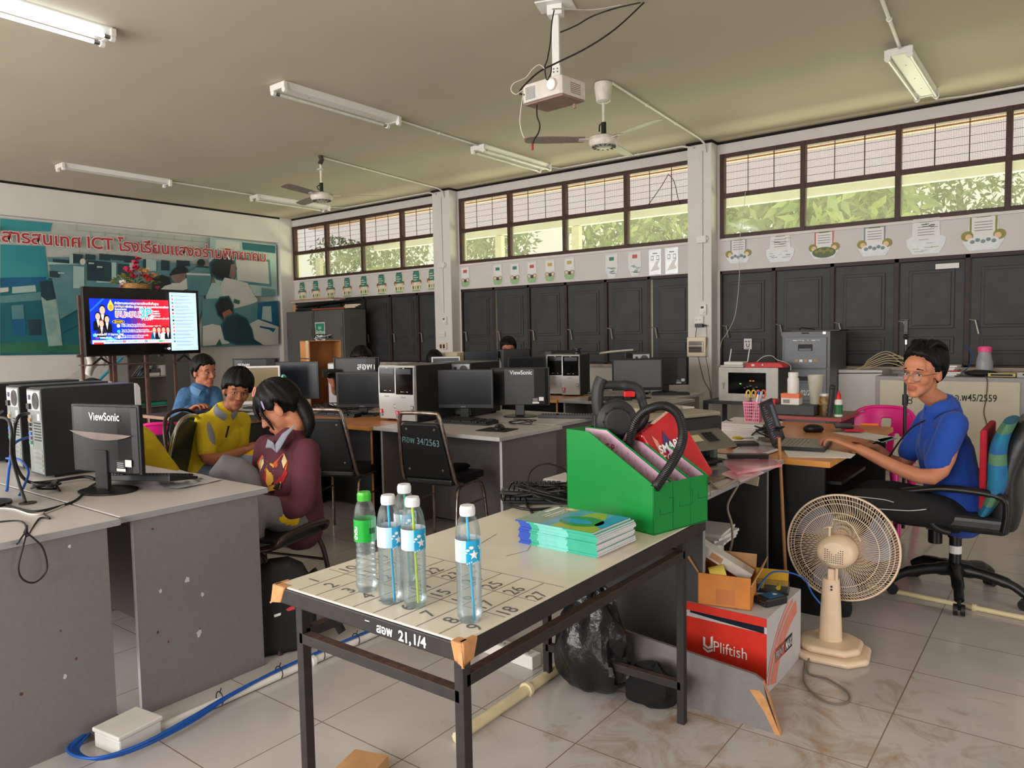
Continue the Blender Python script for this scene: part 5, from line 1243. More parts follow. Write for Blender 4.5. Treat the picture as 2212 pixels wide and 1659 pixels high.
mb=MB();mb.b2((-.04,-.22,.06),(0,.1,.34),black_plastic);mb.build('housing',t,bevel=.004);mb=MB();mb.lathe([(.09,0),(.09,.01),(.03,.016),(.03,.1),(0,.1)],black_plastic,20);mb.build('foot',t,smooth=40);t.name='monitor'
# newspaper
mb=MB();q_=[at(322,1052,z=.752),at(385,1058,z=.752),at(480,1037,z=.752),at(388,1017,z=.752)]
n=8;vs=[]
for i in range(n+1):
 for j in range(n+1):
  u,v=i/n,j/n;a=q_[0].lerp(q_[1],u);b_=q_[3].lerp(q_[2],u);p=a.lerp(b_,v);p.z=.7525+.006*abs(math.sin(u*5+v*2))+(.012 if j==0 and i<4 else 0);vs.append(p)
fs=[[i*(n+1)+j,(i+1)*(n+1)+j,(i+1)*(n+1)+j+1,i*(n+1)+j+1]for i in range(n)for j in range(n)]
news=M('newsprint',(206,204,204),.8,rgb2=(188,188,190),scale=40);mb.add(vs,fs,news)
rnd=random.Random(6)
def on(u,v,dz=.009):a=q_[0].lerp(q_[1],u);b_=q_[3].lerp(q_[2],u);p=a.lerp(b_,v);p.z=.7525+dz;return p
for k in range(16):
 u,v=rnd.uniform(.05,.85),rnd.uniform(.08,.85);du,dv=rnd.uniform(.05,.14),rnd.uniform(.05,.12);m=[grey_ink,grey_ink,M('news_red',(186,90,80),.7),M('news_tan',(176,150,128),.7)][k%4]
 mb.poly([on(u,v),on(u+du,v),on(u+du,v+dv),on(u,v+dv)],m)
o=mb.build('newspaper',smooth=50);tag(o,'open newspaper lying on the grey desk in front of the girl','newspaper')
# cardboard crate on the desk behind
t=thing('cardboard_box','brown cardboard box on its side behind the monitors, below the green poster','box',(-5.28,4.62,.75),math.radians(-20))
t.location=(at(694,800,d=6.9).x,at(694,800,d=6.9).y,.75);cw,cd,ch=.27,.30,.60
mb=MB();mb.b2((-cw/2,-cd/2,0),(-cw/2+.006,cd/2,ch),card_brown);mb.b2((-cw/2,-cd/2,0),(cw/2,-cd/2+.006,ch),card_brown);mb.b2((-cw/2,cd/2-.006,0),(cw/2,cd/2,ch),card_brown);mb.b2((-cw/2,-cd/2,0),(cw/2,cd/2,.006),card_brown);mb.b2((-cw/2,-cd/2,ch-.006),(cw/2,cd/2,ch),card_brown);mb.build('carton',t)
mb=MB();mb.b2((cw/2-.09,-cd/2-.001,0),(cw/2-.02,-cd/2,ch),M('packing_tape',(190,160,130),.2));mb.build('tape',t)
mb=MB();mb.b2((-cw/2-.002,-cd/2-.0015,ch*.72),(cw/2,-cd/2,ch*.72+.008),ink);mb.build('strap',t)
for k in range(2):
 p=t.location;tangle(('silver and black cables heaped on top of the cardboard box','grey plug heap on top of the cardboard box')[k],(p.x+.05,p.y,.75+ch),(.12,.1),12,20+k,[cable_black,M('cable_grey',(150,150,150),.5)][k],zh=.05)
desk('side_desk','small desk under the cardboard box behind the navy monitor',-6.1,-5.1,4.42,5.1,dark_lam,dark_lam)
# stack of stuff on the far tower
mb=MB();mb.T=TR((-3.72,6.6,1.17),(math.radians(3),math.radians(-4),math.radians(-40)));mb.b2((-.16,-.12,0),(.18,.12,.018),M('beige_lid',(190,184,170),.5));o=mb.build('box_lid',bevel=.003);tag(o,'beige lid lying on top of the far right tower','lid')
t=thing('webcam','small black webcam perched on the far right tower','webcam',(-4.02,6.35,1.163))
mb=MB();mb.lathe([(.04,0),(.04,.02),(.025,.03),(.025,.045),(.05,.05),(.05,.06),(0,.062)],black_plastic,18);mb.build('body',t,smooth=40)
# ---------------------------------------------------------------- chairs
vinyl=M('black_vinyl',(26,27,29),.35,var=.12,scale=30,bump=.05);vinyl_g=M('green_black_vinyl',(34,44,46),.3,var=.1,scale=20)
brown_tube=M('brown_tube',(62,46,40),.35,.4,var=.15)
def banquet_chair(label,x,y,head,tube=rust_chrome,pad=vinyl,group='metal frame chairs with vinyl pads',rivets=True,oval=False,marks=None,torn=False,hb=.90,back=True):
 "faces +x"
 t=thing('vinyl_chair',label,'chair',(x,y,0),math.radians(head),group)
 R_=.0115
 for s in(-1,1):
  mb=MB();mb.tube(spline([(.20,s*.21,0),(.185,s*.20,.22),(.165,s*.19,.37),(.12,s*.18,.425),(.0,s*.18,.43)],6),R_,tube,8);mb.build('leg',t,smooth=60)
  mb=MB();mb.tube(spline([(-.24,s*.21,0),(-.21,s*.20,.2),(-.175,s*.19,.37),(-.12,s*.18,.425),(.02,s*.18,.43)],6),R_,tube,8);mb.build('leg',t,smooth=60)
  mb=MB();mb.cyl((-.19,s*.195,.30),(.175,s*.195,.30),.007,tube,8);mb.build('stretcher',t,smooth=60)
 if not back:P=[(-.12,-.18,.44),(-.20,-.18,.46),(-.235,-.15,.50),(-.24,0,.515),(-.235,.15,.50),(-.20,.18,.46),(-.12,.18,.44)]
 elif oval:P=[(-.12,-.18,.44),(-.19,-.19,.5),(-.24,-.2,.62),(-.27,-.185,.76),(-.29,-.13,hb-.03),(-.295,0,hb),(-.29,.13,hb-.03),(-.27,.185,.76),(-.24,.2,.62),(-.19,.19,.5),(-.12,.18,.44)]
 else:P=[(-.10,-.18,.44),(-.18,-.185,.47),(-.22,-.18,.58),(-.27,-.155,.80),(-.285,-.135,hb-.015),(-.29,-.10,hb),(-.29,.10,hb),(-.285,.135,hb-.015),(-.27,.155,.80),(-.22,.18,.58),(-.18,.185,.47),(-.10,.18,.44)]
 mb=MB();mb.tube(spline(P,6),.0125,tube,9);mb.build('back_frame',t,smooth=60)
 # tilted back pad
 T0=TR((-.20,0,.50),(0,math.radians(-13),0));mb=MB();mb.T=T0
 if oval:pts=[(-.185,0),(.185,0),(.19,.12),(.175,.25),(.12,.345),(0,.375),(-.12,.345),(-.175,.25),(-.19,.12)]
 else:pts=[(-.165,-.01),(.165,-.01),(.168,.05),(.135,.33),(.12,.345),(-.12,.345),(-.135,.33),(-.168,.05)]
 mb.prism(pts,'x',-.012,.022,pad);bp=mb.build('backrest',t,bevel=.008,seg=3)if back else t
 if rivets or marks:
  mb=MB();mb.T=T0
  if rivets:
   for yy,zz in((-.10,.31),(.10,.31),(-.12,.045),(.12,.045)):mb.lathe([(.0085,-.0125),(.006,-.016),(0,-.0165)],steel,10,c=(0,yy,zz),axis='x')
  if marks:
   for txt,sz,yy,zz in marks:mb.text(txt,sz,M('chalk_teal',(120,160,166),.7),TR((-.0135,yy,zz),(PI/2,math.radians(5),-PI/2)),sx=.8)
  mb.build('markings',bp,smooth=40)
 mb=MB();mb.prism([(-.2,-.17),(.17,-.2),(.2,-.18),(.2,.18),(.17,.2),(-.2,.17)],'z',.44,.485,pad);sp_=mb.build('seat',t,bevel=.014,seg=3)
 if torn:
  mb=MB();mb.ball((.19,-.15,.47),(.05,.04,.012),card_tan,10,(0,.2,.5));mb.ball((.16,.02,.492),(.14,.1,.02),M('torn_black',(18,18,18),.95),12);mb.build('torn_cover',sp_)
 return t
banquet_chair('black vinyl chair with chalked number on its back, at the middle desk',-3.24,3.50,102,marks=(('ศอพ 34/2563',.062,.145,.225),),torn=True)
banquet_chair('black vinyl chair with chrome frame pushed under the orange beech desk',-4.03,3.34,112)
banquet_chair('silver arched chair with dark green back beside the left monitor',*(at(398,950,d=4.75)+Vector((-.2,-.15,0))).xy,216,pad=vinyl_g,oval=True,rivets=False,tube=chrome,hb=.89)
banquet_chair('brown framed chair with oval back that the yellow shirt boy sits on',*(at(402,930,d=5.25)+Vector((.23,.09,0))).xy,21,pad=vinyl_g,oval=True,rivets=False,tube=brown_tube,hb=.88)
banquet_chair('brown framed chair the girl in the maroon sweatshirt sits on',-3.0,2.0,195,tube=brown_tube,rivets=False,back=False)
def plastic_chair(label,x,y,head,arms=False,z=0,sc=1.0):
 t=thing('plastic_chair',label,'chair',(x,y,z),math.radians(head),'hot pink plastic chairs')
 mb=MB();mb.prism([(-.2,-.18),(.2,-.2),(.2,.2),(-.2,.18)],'z',.42,.45,pink_plastic);mb.build('seat',t,bevel=.012)
 for sx in(-1,1):
  for sy in(-1,1):
   mb=MB();mb.tube([(sx*.23,sy*.21,0),(sx*.17,sy*.17,.43)],[.02,.03],pink_plastic,8);mb.build('leg',t,smooth=50)
 # back: rounded shell with cut-outs = ring of strips
 W=.225 if arms else .19;H0,H1=.44,.80
 def bp(u,v): # u -1..1, v 0..1
  return Vector((-.19-.09*v+.10*(abs(u)**2.2)*(1.2 if arms else .5),u*W,H0+(H1-H0)*v))
 mb=MB();nu,nv=28,18;keep={}
 def hole_(u,v):
  if arms:return(abs(u)<.17 and .30<v<.80 and abs(u)<.06+.16*(v-.3))or(.30<abs(u)<.62 and v<.52-.35*(abs(u)-.3))
  return(.10<v<.80 and abs(u)<.07+.22*(v-.1))
 def out_(u,v):return v>1.0-.32*max(0,abs(u)-.45)**1.3*2
 for i in range(nu):
  for j in range(nv):
   u0,u1,v0,v1=-1+2*i/nu,-1+2*(i+1)/nu,j/nv,(j+1)/nv;um,vm=(u0+u1)/2,(v0+v1)/2
   if hole_(um,vm)or out_(um,vm):continue
   mb.poly([bp(u0,v0),bp(u1,v0),bp(u1,v1),bp(u0,v1)],pink_plastic)
 o=mb.build('backrest',t,smooth=60);s=o.modifiers.new('thickness','SOLIDIFY');s.thickness=.012;s.offset=0
 b_=o.modifiers.new('soft','SUBSURF');b_.levels=1;b_.render_levels=1
 mb=MB();mb.tube(spline([bp(-1,0),bp(-1,.5),bp(-.97,.72),bp(-.8,.9),bp(-.5,.985),bp(0,1),bp(.5,.985),bp(.8,.9),bp(.97,.72),bp(1,.5),bp(1,0)],6),.013,pink_plastic,8);mb.build('rim',o,smooth=60)
 return t
plastic_chair('hot pink plastic chair beside the left monitor, behind the green backed chair',-5.25,2.72,145)
plastic_chair('hot pink plastic chair at the far side of the cluttered desk',-1.10,5.55,-95,arms=True)
# ---------------------------------------------------------------- the numbered white table in front
TBZ=.70
tx0,tx1,ty0_,ty1_=-1.715,-1.045,1.17,2.48
wt=thing('worn_table','worn white table with handwritten numbers and a rusty black frame','table',((tx0+tx1)/2,(ty0_+ty1_)/2,0))
ox,oy=wt.location.x,wt.location.y
wtop=M('worn_white_laminate',(218,208,190),.22,var=.06,scale=5,rgb2=(226,218,203));raw=M('raw_chipboard',(190,136,88),.8,var=.15,scale=40)
pen=M('marker_grey',(104,102,104),.6)
mb=MB();mb.b2((tx0-ox,ty0_-oy,TBZ-.016),(tx1-ox,ty1_-oy,TBZ),wtop);top_o=mb.build('tabletop',wt,bevel=.004)
mb=MB();e=.006
for a,b_ in(((tx0,ty0_-e),(tx1,ty0_+.002)),((tx1-.002,ty0_),(tx1+e,ty1_)),((tx0-e,ty0_),(tx0+.002,ty1_)),((tx0,ty1_-.002),(tx1,ty1_+e))):
 mb.b2((a[0]-ox,a[1]-oy,TBZ-.045),(b_[0]-ox,b_[1]-oy,TBZ-.003),brown_paint)
mb.build('frame_rail',wt,bevel=.003)
mb=MB()
for cx,cy,sx,sy in((tx0,ty0_,1,1),(tx1,ty0_,-1,1)):
 w_=.05 if sx>0 else .028
 mb.prism([(cx-ox-sx*.009,TBZ-.048),(cx-ox+sx*w_*.6,TBZ-.044),(cx-ox+sx*w_*.8,TBZ-.02),(cx-ox+sx*w_,TBZ+.001),(cx-ox-sx*.005,TBZ+.001)][::(1 if sx>0 else-1)],'y',ty0_-oy-.009,ty0_-oy+.02,raw)
 mb.prism([(ty0_-oy-.009,TBZ-.048),(ty0_-oy+.03,TBZ-.045),(ty0_-oy+.045,TBZ+.001),(ty0_-oy-.006,TBZ+.001)],'x',cx-ox-.009,cx-ox+.009,raw)
mb.build('chipped_corner',wt,bevel=.004)
lx0,lx1,ly0,ly1=-1.635,-1.068,1.195,2.335;lw=.0135
for x,y in((lx0,ly0),(lx1,ly0),(lx0,ly1),(lx1,ly1)):
 mb=MB();mb.b2((x-ox-lw,y-oy-lw,0),(x-ox+lw,y-oy+lw,TBZ-.016),brown_paint);mb.build('leg',wt,bevel=.002)
def rail(a,b_,z):
 mb=MB();mb.b2((a[0]-ox-(lw if a[0]==b_[0]else 0),a[1]-oy-(lw if a[1]==b_[1]else 0),z-.013),(b_[0]-ox+(lw if a[0]==b_[0]else 0),b_[1]-oy+(lw if a[1]==b_[1]else 0),z+.012),brown_paint)
 mb.b2((a[0]-ox-(lw if a[0]==b_[0]else 0),a[1]-oy-(lw if a[1]==b_[1]else 0),z+.012),(b_[0]-ox+(lw if a[0]==b_[0]else 0),b_[1]-oy+(lw if a[1]==b_[1]else 0),z+.0135),rust);mb.build('stretcher',wt)
rail((lx0,ly0),(lx1,ly0),.565);rail((lx1,ly0),(lx1,ly1),.60);rail((lx0,ly0),(lx0,ly1),.575);rail((lx0,ly1),(lx1,ly1),.60);rail((lx0,ly1),(lx1,ly1),.135)
# pencil grid and numbers
mb=MB();cw=(tx1-tx0-.02)/9;z_=TBZ+.0006
def gl(xa,ya,xb,yb,w=.0011):mb.b2((min(xa,xb)-ox-(w if xa==xb else 0),min(ya,yb)-oy-(w if ya==yb else 0),TBZ),(max(xa,xb)-ox+(w if xa==xb else 0),max(ya,yb)-oy+(w if ya==yb else 0),z_),ink_grey)
for k in range(1,9):gl(tx0+.02+cw*k,ty0_+.005,tx0+.02+cw*k,1.585)
for yy in(1.335,1.46,1.585):gl(tx0+.02,yy,tx1-.01,yy)
for k in range(27):
 r,c=divmod(k,9);txt=str(k+1)
 mb.text(txt,.062,pen,TR((tx0+.02+cw*(c+.86)-ox,1.215+.125*r-oy+(.0 if k>8 else .02),TBZ),(0,0,PI/2)),ext=.0008,sx=.9)
for pts in([(-1.35,1.72),(-1.33,1.80),(-1.36,1.86),(-1.34,1.95)],[(-1.52,1.70),(-1.50,1.78),(-1.53,1.9)]):mb.tube([(p[0]-ox,p[1]-oy,TBZ)for p in pts],.0012,M('crack',(150,130,100),.8),5)
mb.build('numbers',top_o)
mb=MB();yf=ty0_-oy-e-.0006
for s_,x,z,sz in(('สอพ',-1.31,TBZ-.036,.03),('21,',-1.235,TBZ-.038,.034),('1/4',-1.19,TBZ-.036,.034)):mb.text(s_,sz,white_ink,TR((x-ox,yf,z),(PI/2,0,0)),bold=.03)
mb.b2((-1.35-ox,yf,TBZ-.018),(-1.335-ox,yf+.001,TBZ-.016),white_ink);mb.build('lettering',top_o)
# bottles
def clear_mat(name,tint,haze,hz):
 m=bpy.data.materials.new(name);m.use_nodes=True;nt=m.node_tree;N=nt.nodes.new;L=nt.links.new
 out=[n for n in nt.nodes if n.type=='OUTPUT_MATERIAL'][0];nt.nodes.remove(principled(m))
 t=N('ShaderNodeBsdfTransparent');t.inputs[0].default_value=(*tint,1)
 g=N('ShaderNodeBsdfGlossy');g.inputs['Roughness'].default_value=.07
 d=N('ShaderNodeBsdfDiffuse');d.inputs[0].default_value=(*hz,1);tl=N('ShaderNodeBsdfTranslucent');tl.inputs[0].default_value=(*hz,1)
 fr=N('ShaderNodeLayerWeight');fr.inputs[0].default_value=.35
 no=N('ShaderNodeTexNoise');no.inputs['Scale'].default_value=40;mr=N('ShaderNodeMapRange');mr.inputs['To Min'].default_value=haze*.6;mr.inputs['To Max'].default_value=haze*1.4;L(no.outputs['Fac'],mr.inputs['Value'])
 bp=N('ShaderNodeBump');bp.inputs['Strength'].default_value=.25;bp.inputs['Distance'].default_value=.004;L(no.outputs['Fac'],bp.inputs['Height']);L(bp.outputs['Normal'],g.inputs['Normal'])
 dt=N('ShaderNodeMixShader');dt.inputs[0].default_value=.5;L(d.outputs[0],dt.inputs[1]);L(tl.outputs[0],dt.inputs[2])
 a=N('ShaderNodeMixShader');L(mr.outputs['Result'],a.inputs[0]);L(t.outputs[0],a.inputs[1]);L(dt.outputs[0],a.inputs[2])
 b=N('ShaderNodeMixShader');fm=N('ShaderNodeMath');fm.operation='MULTIPLY';fm.inputs[1].default_value=.55;L(fr.outputs['Fresnel'],fm.inputs[0]);L(fm.outputs[0],b.inputs[0]);L(a.outputs[0],b.inputs[1]);L(g.outputs[0],b.inputs[2])
 L(b.outputs[0],out.inputs[0]);return m
PET=clear_mat('clear_plastic',(.95,.97,.98),.05,(.8,.85,.88));WATER=clear_mat('bottled_water',(.92,.96,.97),.10,(.72,.82,.86))
lab_b=M('label_sky_blue',(170,214,236),.3,var=.06,scale=30);lab_c=M('label_cyan',(24,158,206),.3);lab_w=M('label_white',(222,230,236),.3);lab_g=M('label_green',(22,160,50),.35);lab_t=M('label_mint',(120,200,160),.3)
straw_b=M('blue_straw',(40,180,224),.25,var=.1,scale=60);straw_y=M('lime_straw',(188,214,50),.25,var=.1,scale=60);straw_g=M('green_straw',(44,160,130),.25)
cap_w=M('white_cap',(226,228,232),.35);cap_g=M('green_cap',(70,180,50),.35)
def bottle(label,px,py,cap,straw=None,lean=0,star=True,h=.272,r=.0295,face=0,fill=.72):
 p=at(px,py,z=TBZ);t=thing('water_bottle',label,'bottle',(p.x,p.y,TBZ),face,'water bottles on the white table')
 s=h/.272
 def rr(z):
  z/=s
  if z<.006:return r*.82
  if z<.02:return r*.97
  if z<.198:return r*(1-(.025 if star else .09)*(.5+.5*math.cos(z*420))*(1 if .02<z<.15 else 0)-(0 if star else .10*math.exp(-((z-.115)/.03)**2)))
  if z<.249:u=(z-.198)/.051;return r*(1-.55*(1-math.sqrt(max(0,1-u**2.0)))**.85)
  return .0128
 zs=[0,.004,.012]+[.02+i*.0045 for i in range(40)]+[.2+i*.005 for i in range(10)]+[.25,.258]
 mb=MB();mb.lathe([(rr(z*s),z*s+.0005)for z in zs],PET,28);mb.build('body',t,smooth=60)
 mb=MB();zl=[z for z in zs if z<.258*fill];mb.lathe([(rr(z*s)-.0016,z*s+.0025)for z in zl],WATER,24);mb.build('water',t,smooth=60)
 mb=MB();R2=.0178;pr_=[]
 mb.lathe([(R2*.98,.249*s),(R2,.252*s),(R2,.266*s),(R2*.9,.272*s),(0,.272*s)],cap,30)
 for k in range(30):a=2*PI*k/30;mb.box((R2*math.cos(a),R2*math.sin(a),.259*s),(.0012,.0014,.014),cap,(0,0,a))
 mb.build('cap',t,smooth=40)
 z0,z1=(.145,.196)if star else(.140,.200);R3=r+.0007
 mb=MB();n=36
 for i in range(n):
  a0,a1=2*PI*i/n,2*PI*(i+1)/n
  u=i/n
  m=(lab_c if(.02<u<.22)else lab_b if u<.32 or u>.93 else lab_w)if star else(lab_g if(.72<u<.92)else lab_t if u<.25 or u>.9 else lab_g)
  rz=lambda z:max(R3,rr(z*s)+.0006)if not star else R3
  mb.poly([(rz(z0)*math.cos(a0),rz(z0)*math.sin(a0),z0*s),(rz(z0)*math.cos(a1),rz(z0)*math.sin(a1),z0*s),(rz(.17)*math.cos(a1),rz(.17)*math.sin(a1),z1*s),(rz(.17)*math.cos(a0),rz(.17)*math.sin(a0),z1*s)],m)
 lb=mb.build('label_sleeve',t,smooth=40)
 mb=MB()
 def wrap(ang,z,pts,m):
  mb.poly([((R3+.0006)*math.cos(ang+x/R3),(R3+.0006)*math.sin(ang+x/R3),(z+y)*s)for x,y in pts],m)
 if star:
  A=2*PI*.125;SR,Sr=.0125,.0052
  wrap(A,.163,[((SR if k%2==0 else Sr)*math.sin(PI*k/5),(SR if k%2==0 else Sr)*math.cos(PI*k/5))for k in range(10)][::-1],white_ink)
  for x,y,q2 in((-.014,.174,.003),(-.018,.168,.002),(.016,.176,.0025),(.013,.181,.002),(-.006,.180,.004)):wrap(A,y,[(x+q2*1.4*math.cos(2*PI*k/8),q2*math.sin(2*PI*k/8))for k in range(8)],white_ink)
  for k in range(7):wrap(A+.0,.141+.002*(k%3),[(-.018+.005*k,0),(-.0145+.005*k,0),(-.0145+.005*k,.004),(-.018+.005*k,.004)],lab_b)
  for k in range(6):wrap(2*PI*.62,.148+.006*k,[(-.014,0),(.010-.004*(k%2),0),(.010-.004*(k%2),.0016),(-.014,.0016)],M('label_text',(130,150,176),.5))
  wrap(2*PI*.62,.14,[(-.014,0),(.0,0),(.0,.006),(-.014,.006)],M('label_blue',(40,110,180),.4))
 else:
  for k in range(9):wrap(2*PI*.96,.162,[(-.008+.002*k,0),(-.007+.002*k,0),(-.007+.002*k,.016),(-.008+.002*k,.016)],ink)
  for k in range(5):wrap(2*PI*.97,.18+.004*k,[(-.01,0),(.012,0),(.012,.0015),(-.01,.0015)],lab_w)
  gv_,gf_=glyphs('น้ำดื่มตราสิงห์'[:0]or 'น้ำดื่ม',.016,0,'LEFT',.03,1.0)
  mb.add([((R3+.0008)*math.cos(2*PI*.74-v.y/R3*1.0),(R3+.0008)*math.sin(2*PI*.74-v.y/R3*1.0),(.147+v.x)*s)for v in gv_],gf_,white_ink)
 mb.build('label_print',lb)
 if straw:
  mb=MB();L_=.205*s;mb.T=TR((0,0,.006))@Matrix.Rotation(-face-.7,4,'Z');mb.tube(spline([(-.018*lean,.008,0),(-.004*lean,.004,L_*.6),(.009*lean,.0,L_*1.17)],8),.0032,straw,10);mb.build('straw',t,smooth=60)
FA=math.atan2(-1.25,1.3)-2*PI*.125+.35
bottle('green capped bottle with a green label, leftmost on the white table',793,1275,cap_g,None,0,False,.262,.0285,math.atan2(-1.2,1.45)-2*PI*.86)
bottle('white capped bottle with blue straw, left one of the close pair',845,1300,cap_w,straw_b,-.7,face=FA+.5)
bottle('white capped bottle with a lime green straw, right one of the pair',897,1308,cap_w,straw_y,.1,face=FA+.3)
bottle('white capped bottle half hidden behind the close pair',879,1262,cap_w,straw_g,.5,face=FA+.2)
bottle('white capped bottle with blue straw standing alone at the right',1015,1340,cap_w,straw_b,-1.0,face=FA)
# stack of magazines
mg=[M('spine_blue',(40,78,184),.4),M('spine_teal',(60,178,150),.4),M('spine_mint',(130,214,202),.4,rgb2=(120,206,196),scale=60),M('page_edges',(218,212,216),.8,scale=90,var=.06)]
bx,by,ang=-1.255,1.965,math.radians(-1.5)
rnd=random.Random(14)
cover=[M('cover_sage',(128,160,140),.25),M('cover_sky',(60,150,196),.25,rgb2=(120,180,206),scale=9),M('cover_lime',(146,180,40),.25,rgb2=(178,184,60),scale=14),M('cover_green',(30,136,90),.25,rgb2=(60,150,60),scale=30),M('cover_blue',(34,150,210),.25),M('cover_gold',(206,190,110),.3)]
NB=15;th=.0048
proto=None
for k in range(NB):
 lx,ly=.145,.112;j=Vector((rnd.uniform(-.005,.005),rnd.uniform(-.003,.003),0))
 if proto is None:
  t=thing('magazine','x','magazine',(0,0,0),0,'pile of identical magazines')
  mb=MB();mb.b2((-lx+.0005,-ly+.001,0),(lx+.0006,ly+.0006,th-.0002),mg[3]);mb.build('pages',t)
  mb=MB();xs_=[-lx,-lx+.045,-lx+.075,-lx+.185,lx];ms=[mg[0],mg[1],mg[2],mg[1]]
  for a,b_,m in zip(xs_,xs_[1:],ms):mb.b2((a,-ly-.0004,0),(b_,-ly+.001,th),m);mb.b2((a,-ly,th-.00015),(b_,ly,th),m)
  mb.build('cover',t);proto=t;o=t
 else:o=copy_tree(proto)
 o.location=(bx+j.x+(.012 if k==NB-1 else 0)*-1,by+j.y,TBZ+k*(th+.0001));o.rotation_euler=(0,0,ang+rnd.uniform(-.012,.012))
 o['label']='teal spined magazine inside the pile on the white table' if 0<k<NB-1 else('topmost magazine with a sage and blue cover on the white table' if k else 'lowest magazine of the pile resting on the white table')
t=o;z_=th+.0004
mb=MB()
def cv(pts,m,d=0):mb.poly([(x,y,z_+d)for x,y in pts],m)
cv([(-lx,-ly),(-.03,-ly),(-.03,ly),(-lx,ly)],cover[0]);cv([(-.05,-ly),(lx,-ly),(lx,ly),(-.05,ly)],cover[1],.0002)
cv([(-.01,-ly),(lx,-ly),(lx,-ly+.07),(.12,.0),(.06,ly),(.02,ly*.9),(.0,.02)],cover[2],.0004);disc_=[(.045+.075*math.cos(2*PI*i/24),-.015+.06*math.sin(2*PI*i/24))for i in range(24)];cv(disc_,cover[3],.0006)
cv([(.03+.055*math.cos(2*PI*i/24),-.02+.028*math.sin(2*PI*i/24))for i in range(24)],cover[4],.0008);cv([(.1,-.03),(lx,-.06),(lx,ly),(.09,ly)],cover[4],.0006)
cv([(-.1,ly-.035),(-.045,ly-.035),(-.045,ly-.002),(-.1,ly-.002)],cover[5],.0006);cv([(-.13,.02),(-.115,.02),(-.115,ly-.01),(-.13,ly-.01)],paper_white,.0006)
cv([(-.085,ly-.03),(-.06,ly-.03),(-.06,ly-.008),(-.085,ly-.008)],paper_white,.0008)
for k,(x,L_,w_)in enumerate(((-.09,.11,.008),(-.075,.13,.004),(-.066,.1,.003),(-.104,.05,.006))):cv([(x,-.03),(x+w_,-.03),(x+w_,-.03+L_),(x,-.03+L_)],paper_white,.0006)
mb.build('cover_art',t)
# green three-part file holder with pink lining
gp=M('green_plastic',(0,130,54),.35,var=.03);pk=M('pink_lining',(226,182,208),.7,var=.04,scale=60);pk2=M('lining_letter',(196,130,180),.7);pk3=M('lining_letter_bold',(196,40,110),.6)
gb=thing('file_holder','green three part file holder with pink patterned lining on the white table','file holder',(-1.085,2.165,TBZ),math.radians(-14))
L_,Dp,Hf,Hb,th_=.415,.285,.165,.315,.006
prof=[(-L_,0),(0,0),(0,Hf),(-L_*.72,Hb),(-L_,Hb)]
for k in range(4):
 y=k*(Dp-th_)/3;mb=MB();mb.prism([(p[0],p[1])for p in prof][::-1],'y',y,y+th_,gp);o=mb.build('side_panel' if k in(0,3)else 'divider',gb,bevel=.0015)
 if k>0:
  mb=MB();yy=y-.0008;inner=[(-L_+.006,.004),(-.008,.004),(-.008,Hf-.004),(-L_*.72,Hb-.004),(-L_+.006,Hb-.004)]
  mb.poly([(x,yy,z)for x,z in inner],pk);rnd=random.Random(k)
  for i in range(15):
   for j in range(14):
    x,z=-L_+.02+i*.028,.02+j*.021
    if z+.02>Hf+(Hb-Hf)*max(0,min(1,-x/(L_*.72)))-.012 or x>-.03:continue
    mb.text('EP'[(i+j)%2],.017,pk2,TR((x+.006*(j%2),yy-.0005,z),(PI/2,0,0)))
  for x,z,s_,tx in((-.30,.235,.042,'E:P'),(-.20,.15,.062,'D'),(-.12,.13,.035,'EP'),(-.33,.1,.06,'P'),(-.07,.10,.03,'EP')):mb.text(tx,s_,pk3,TR((x,yy-.0009,z),(PI/2,0,0)),bold=.01,sx=.8)
  mb.build('lining',o)
mb=MB();mb.b2((-th_,0,0),(0,Dp,Hf),gp);fo=mb.build('front_panel',gb,bevel=.0015)
mb=MB();sl_=M('green_slot',(0,96,44),.5)
for k in range(3):
 y0=.03+k*.1;z0=.062+.012*k
 for a,b_ in(((y0,z0),(y0+.07,z0+.0018)),((y0+.068,z0),(y0+.07,z0+.05)),((y0+.045,z0+.05),(y0+.07,z0+.0515)),((y0,z0),(y0+.0018,z0+.02))):mb.b2((.0,a[0],a[1]),(.0008,b_[0],b_[1]),sl_)
mb.build('tab_slots',fo)
mb=MB();mb.b2((-L_,0,0),(-L_+th_,Dp,Hb),gp);mb.build('back_panel',gb,bevel=.0015);mb=MB();mb.b2((-L_,0,0),(0,Dp,.005),gp);mb.build('base',gb)
# black blower standing in the holder, with its ribbed hose
bl=thing('blower','black hand held blower vacuum with red trigger, standing behind the file holder','blower',at(1330,905,d=2.78),math.radians(-52))
bk=M('blower_black',(38,38,40),.55,var=.1,scale=40)
Rb=TR((0,0,0),(0,0,0))
mb=MB();mb.T=TR((0,0,-.005),(PI/2,0,PI/2));mb.lathe([(0,-.06),(.05,-.058),(.075,-.04),(.08,.0),(.076,.03),(.05,.045),(.05,.058),(.045,.062),(0,.062)],bk,28)
for k in range(10):a=2*PI*k/10;mb.b2((.052*math.cos(a)-.004,.052*math.sin(a)-.004,.03),(.052*math.cos(a)+.004,.052*math.sin(a)+.004,.056),M('blower_dark',(24,24,25),.6))
mb.T=Matrix.Identity(4);mb.b2((-.05,-.085,-.25),(.03,-.02,.02),bk);mb.build('motor_housing',bl,smooth=40,bevel=.004)
mb=MB();mb.tube(spline([(0,-.058,.0),(0,-.068,.06),(0,-.064,.12),(0,-.05,.155)],5),[.03]*16,bk,12,sq=(1,.75));mb.build('nozzle',bl,smooth=50,bevel=.002)
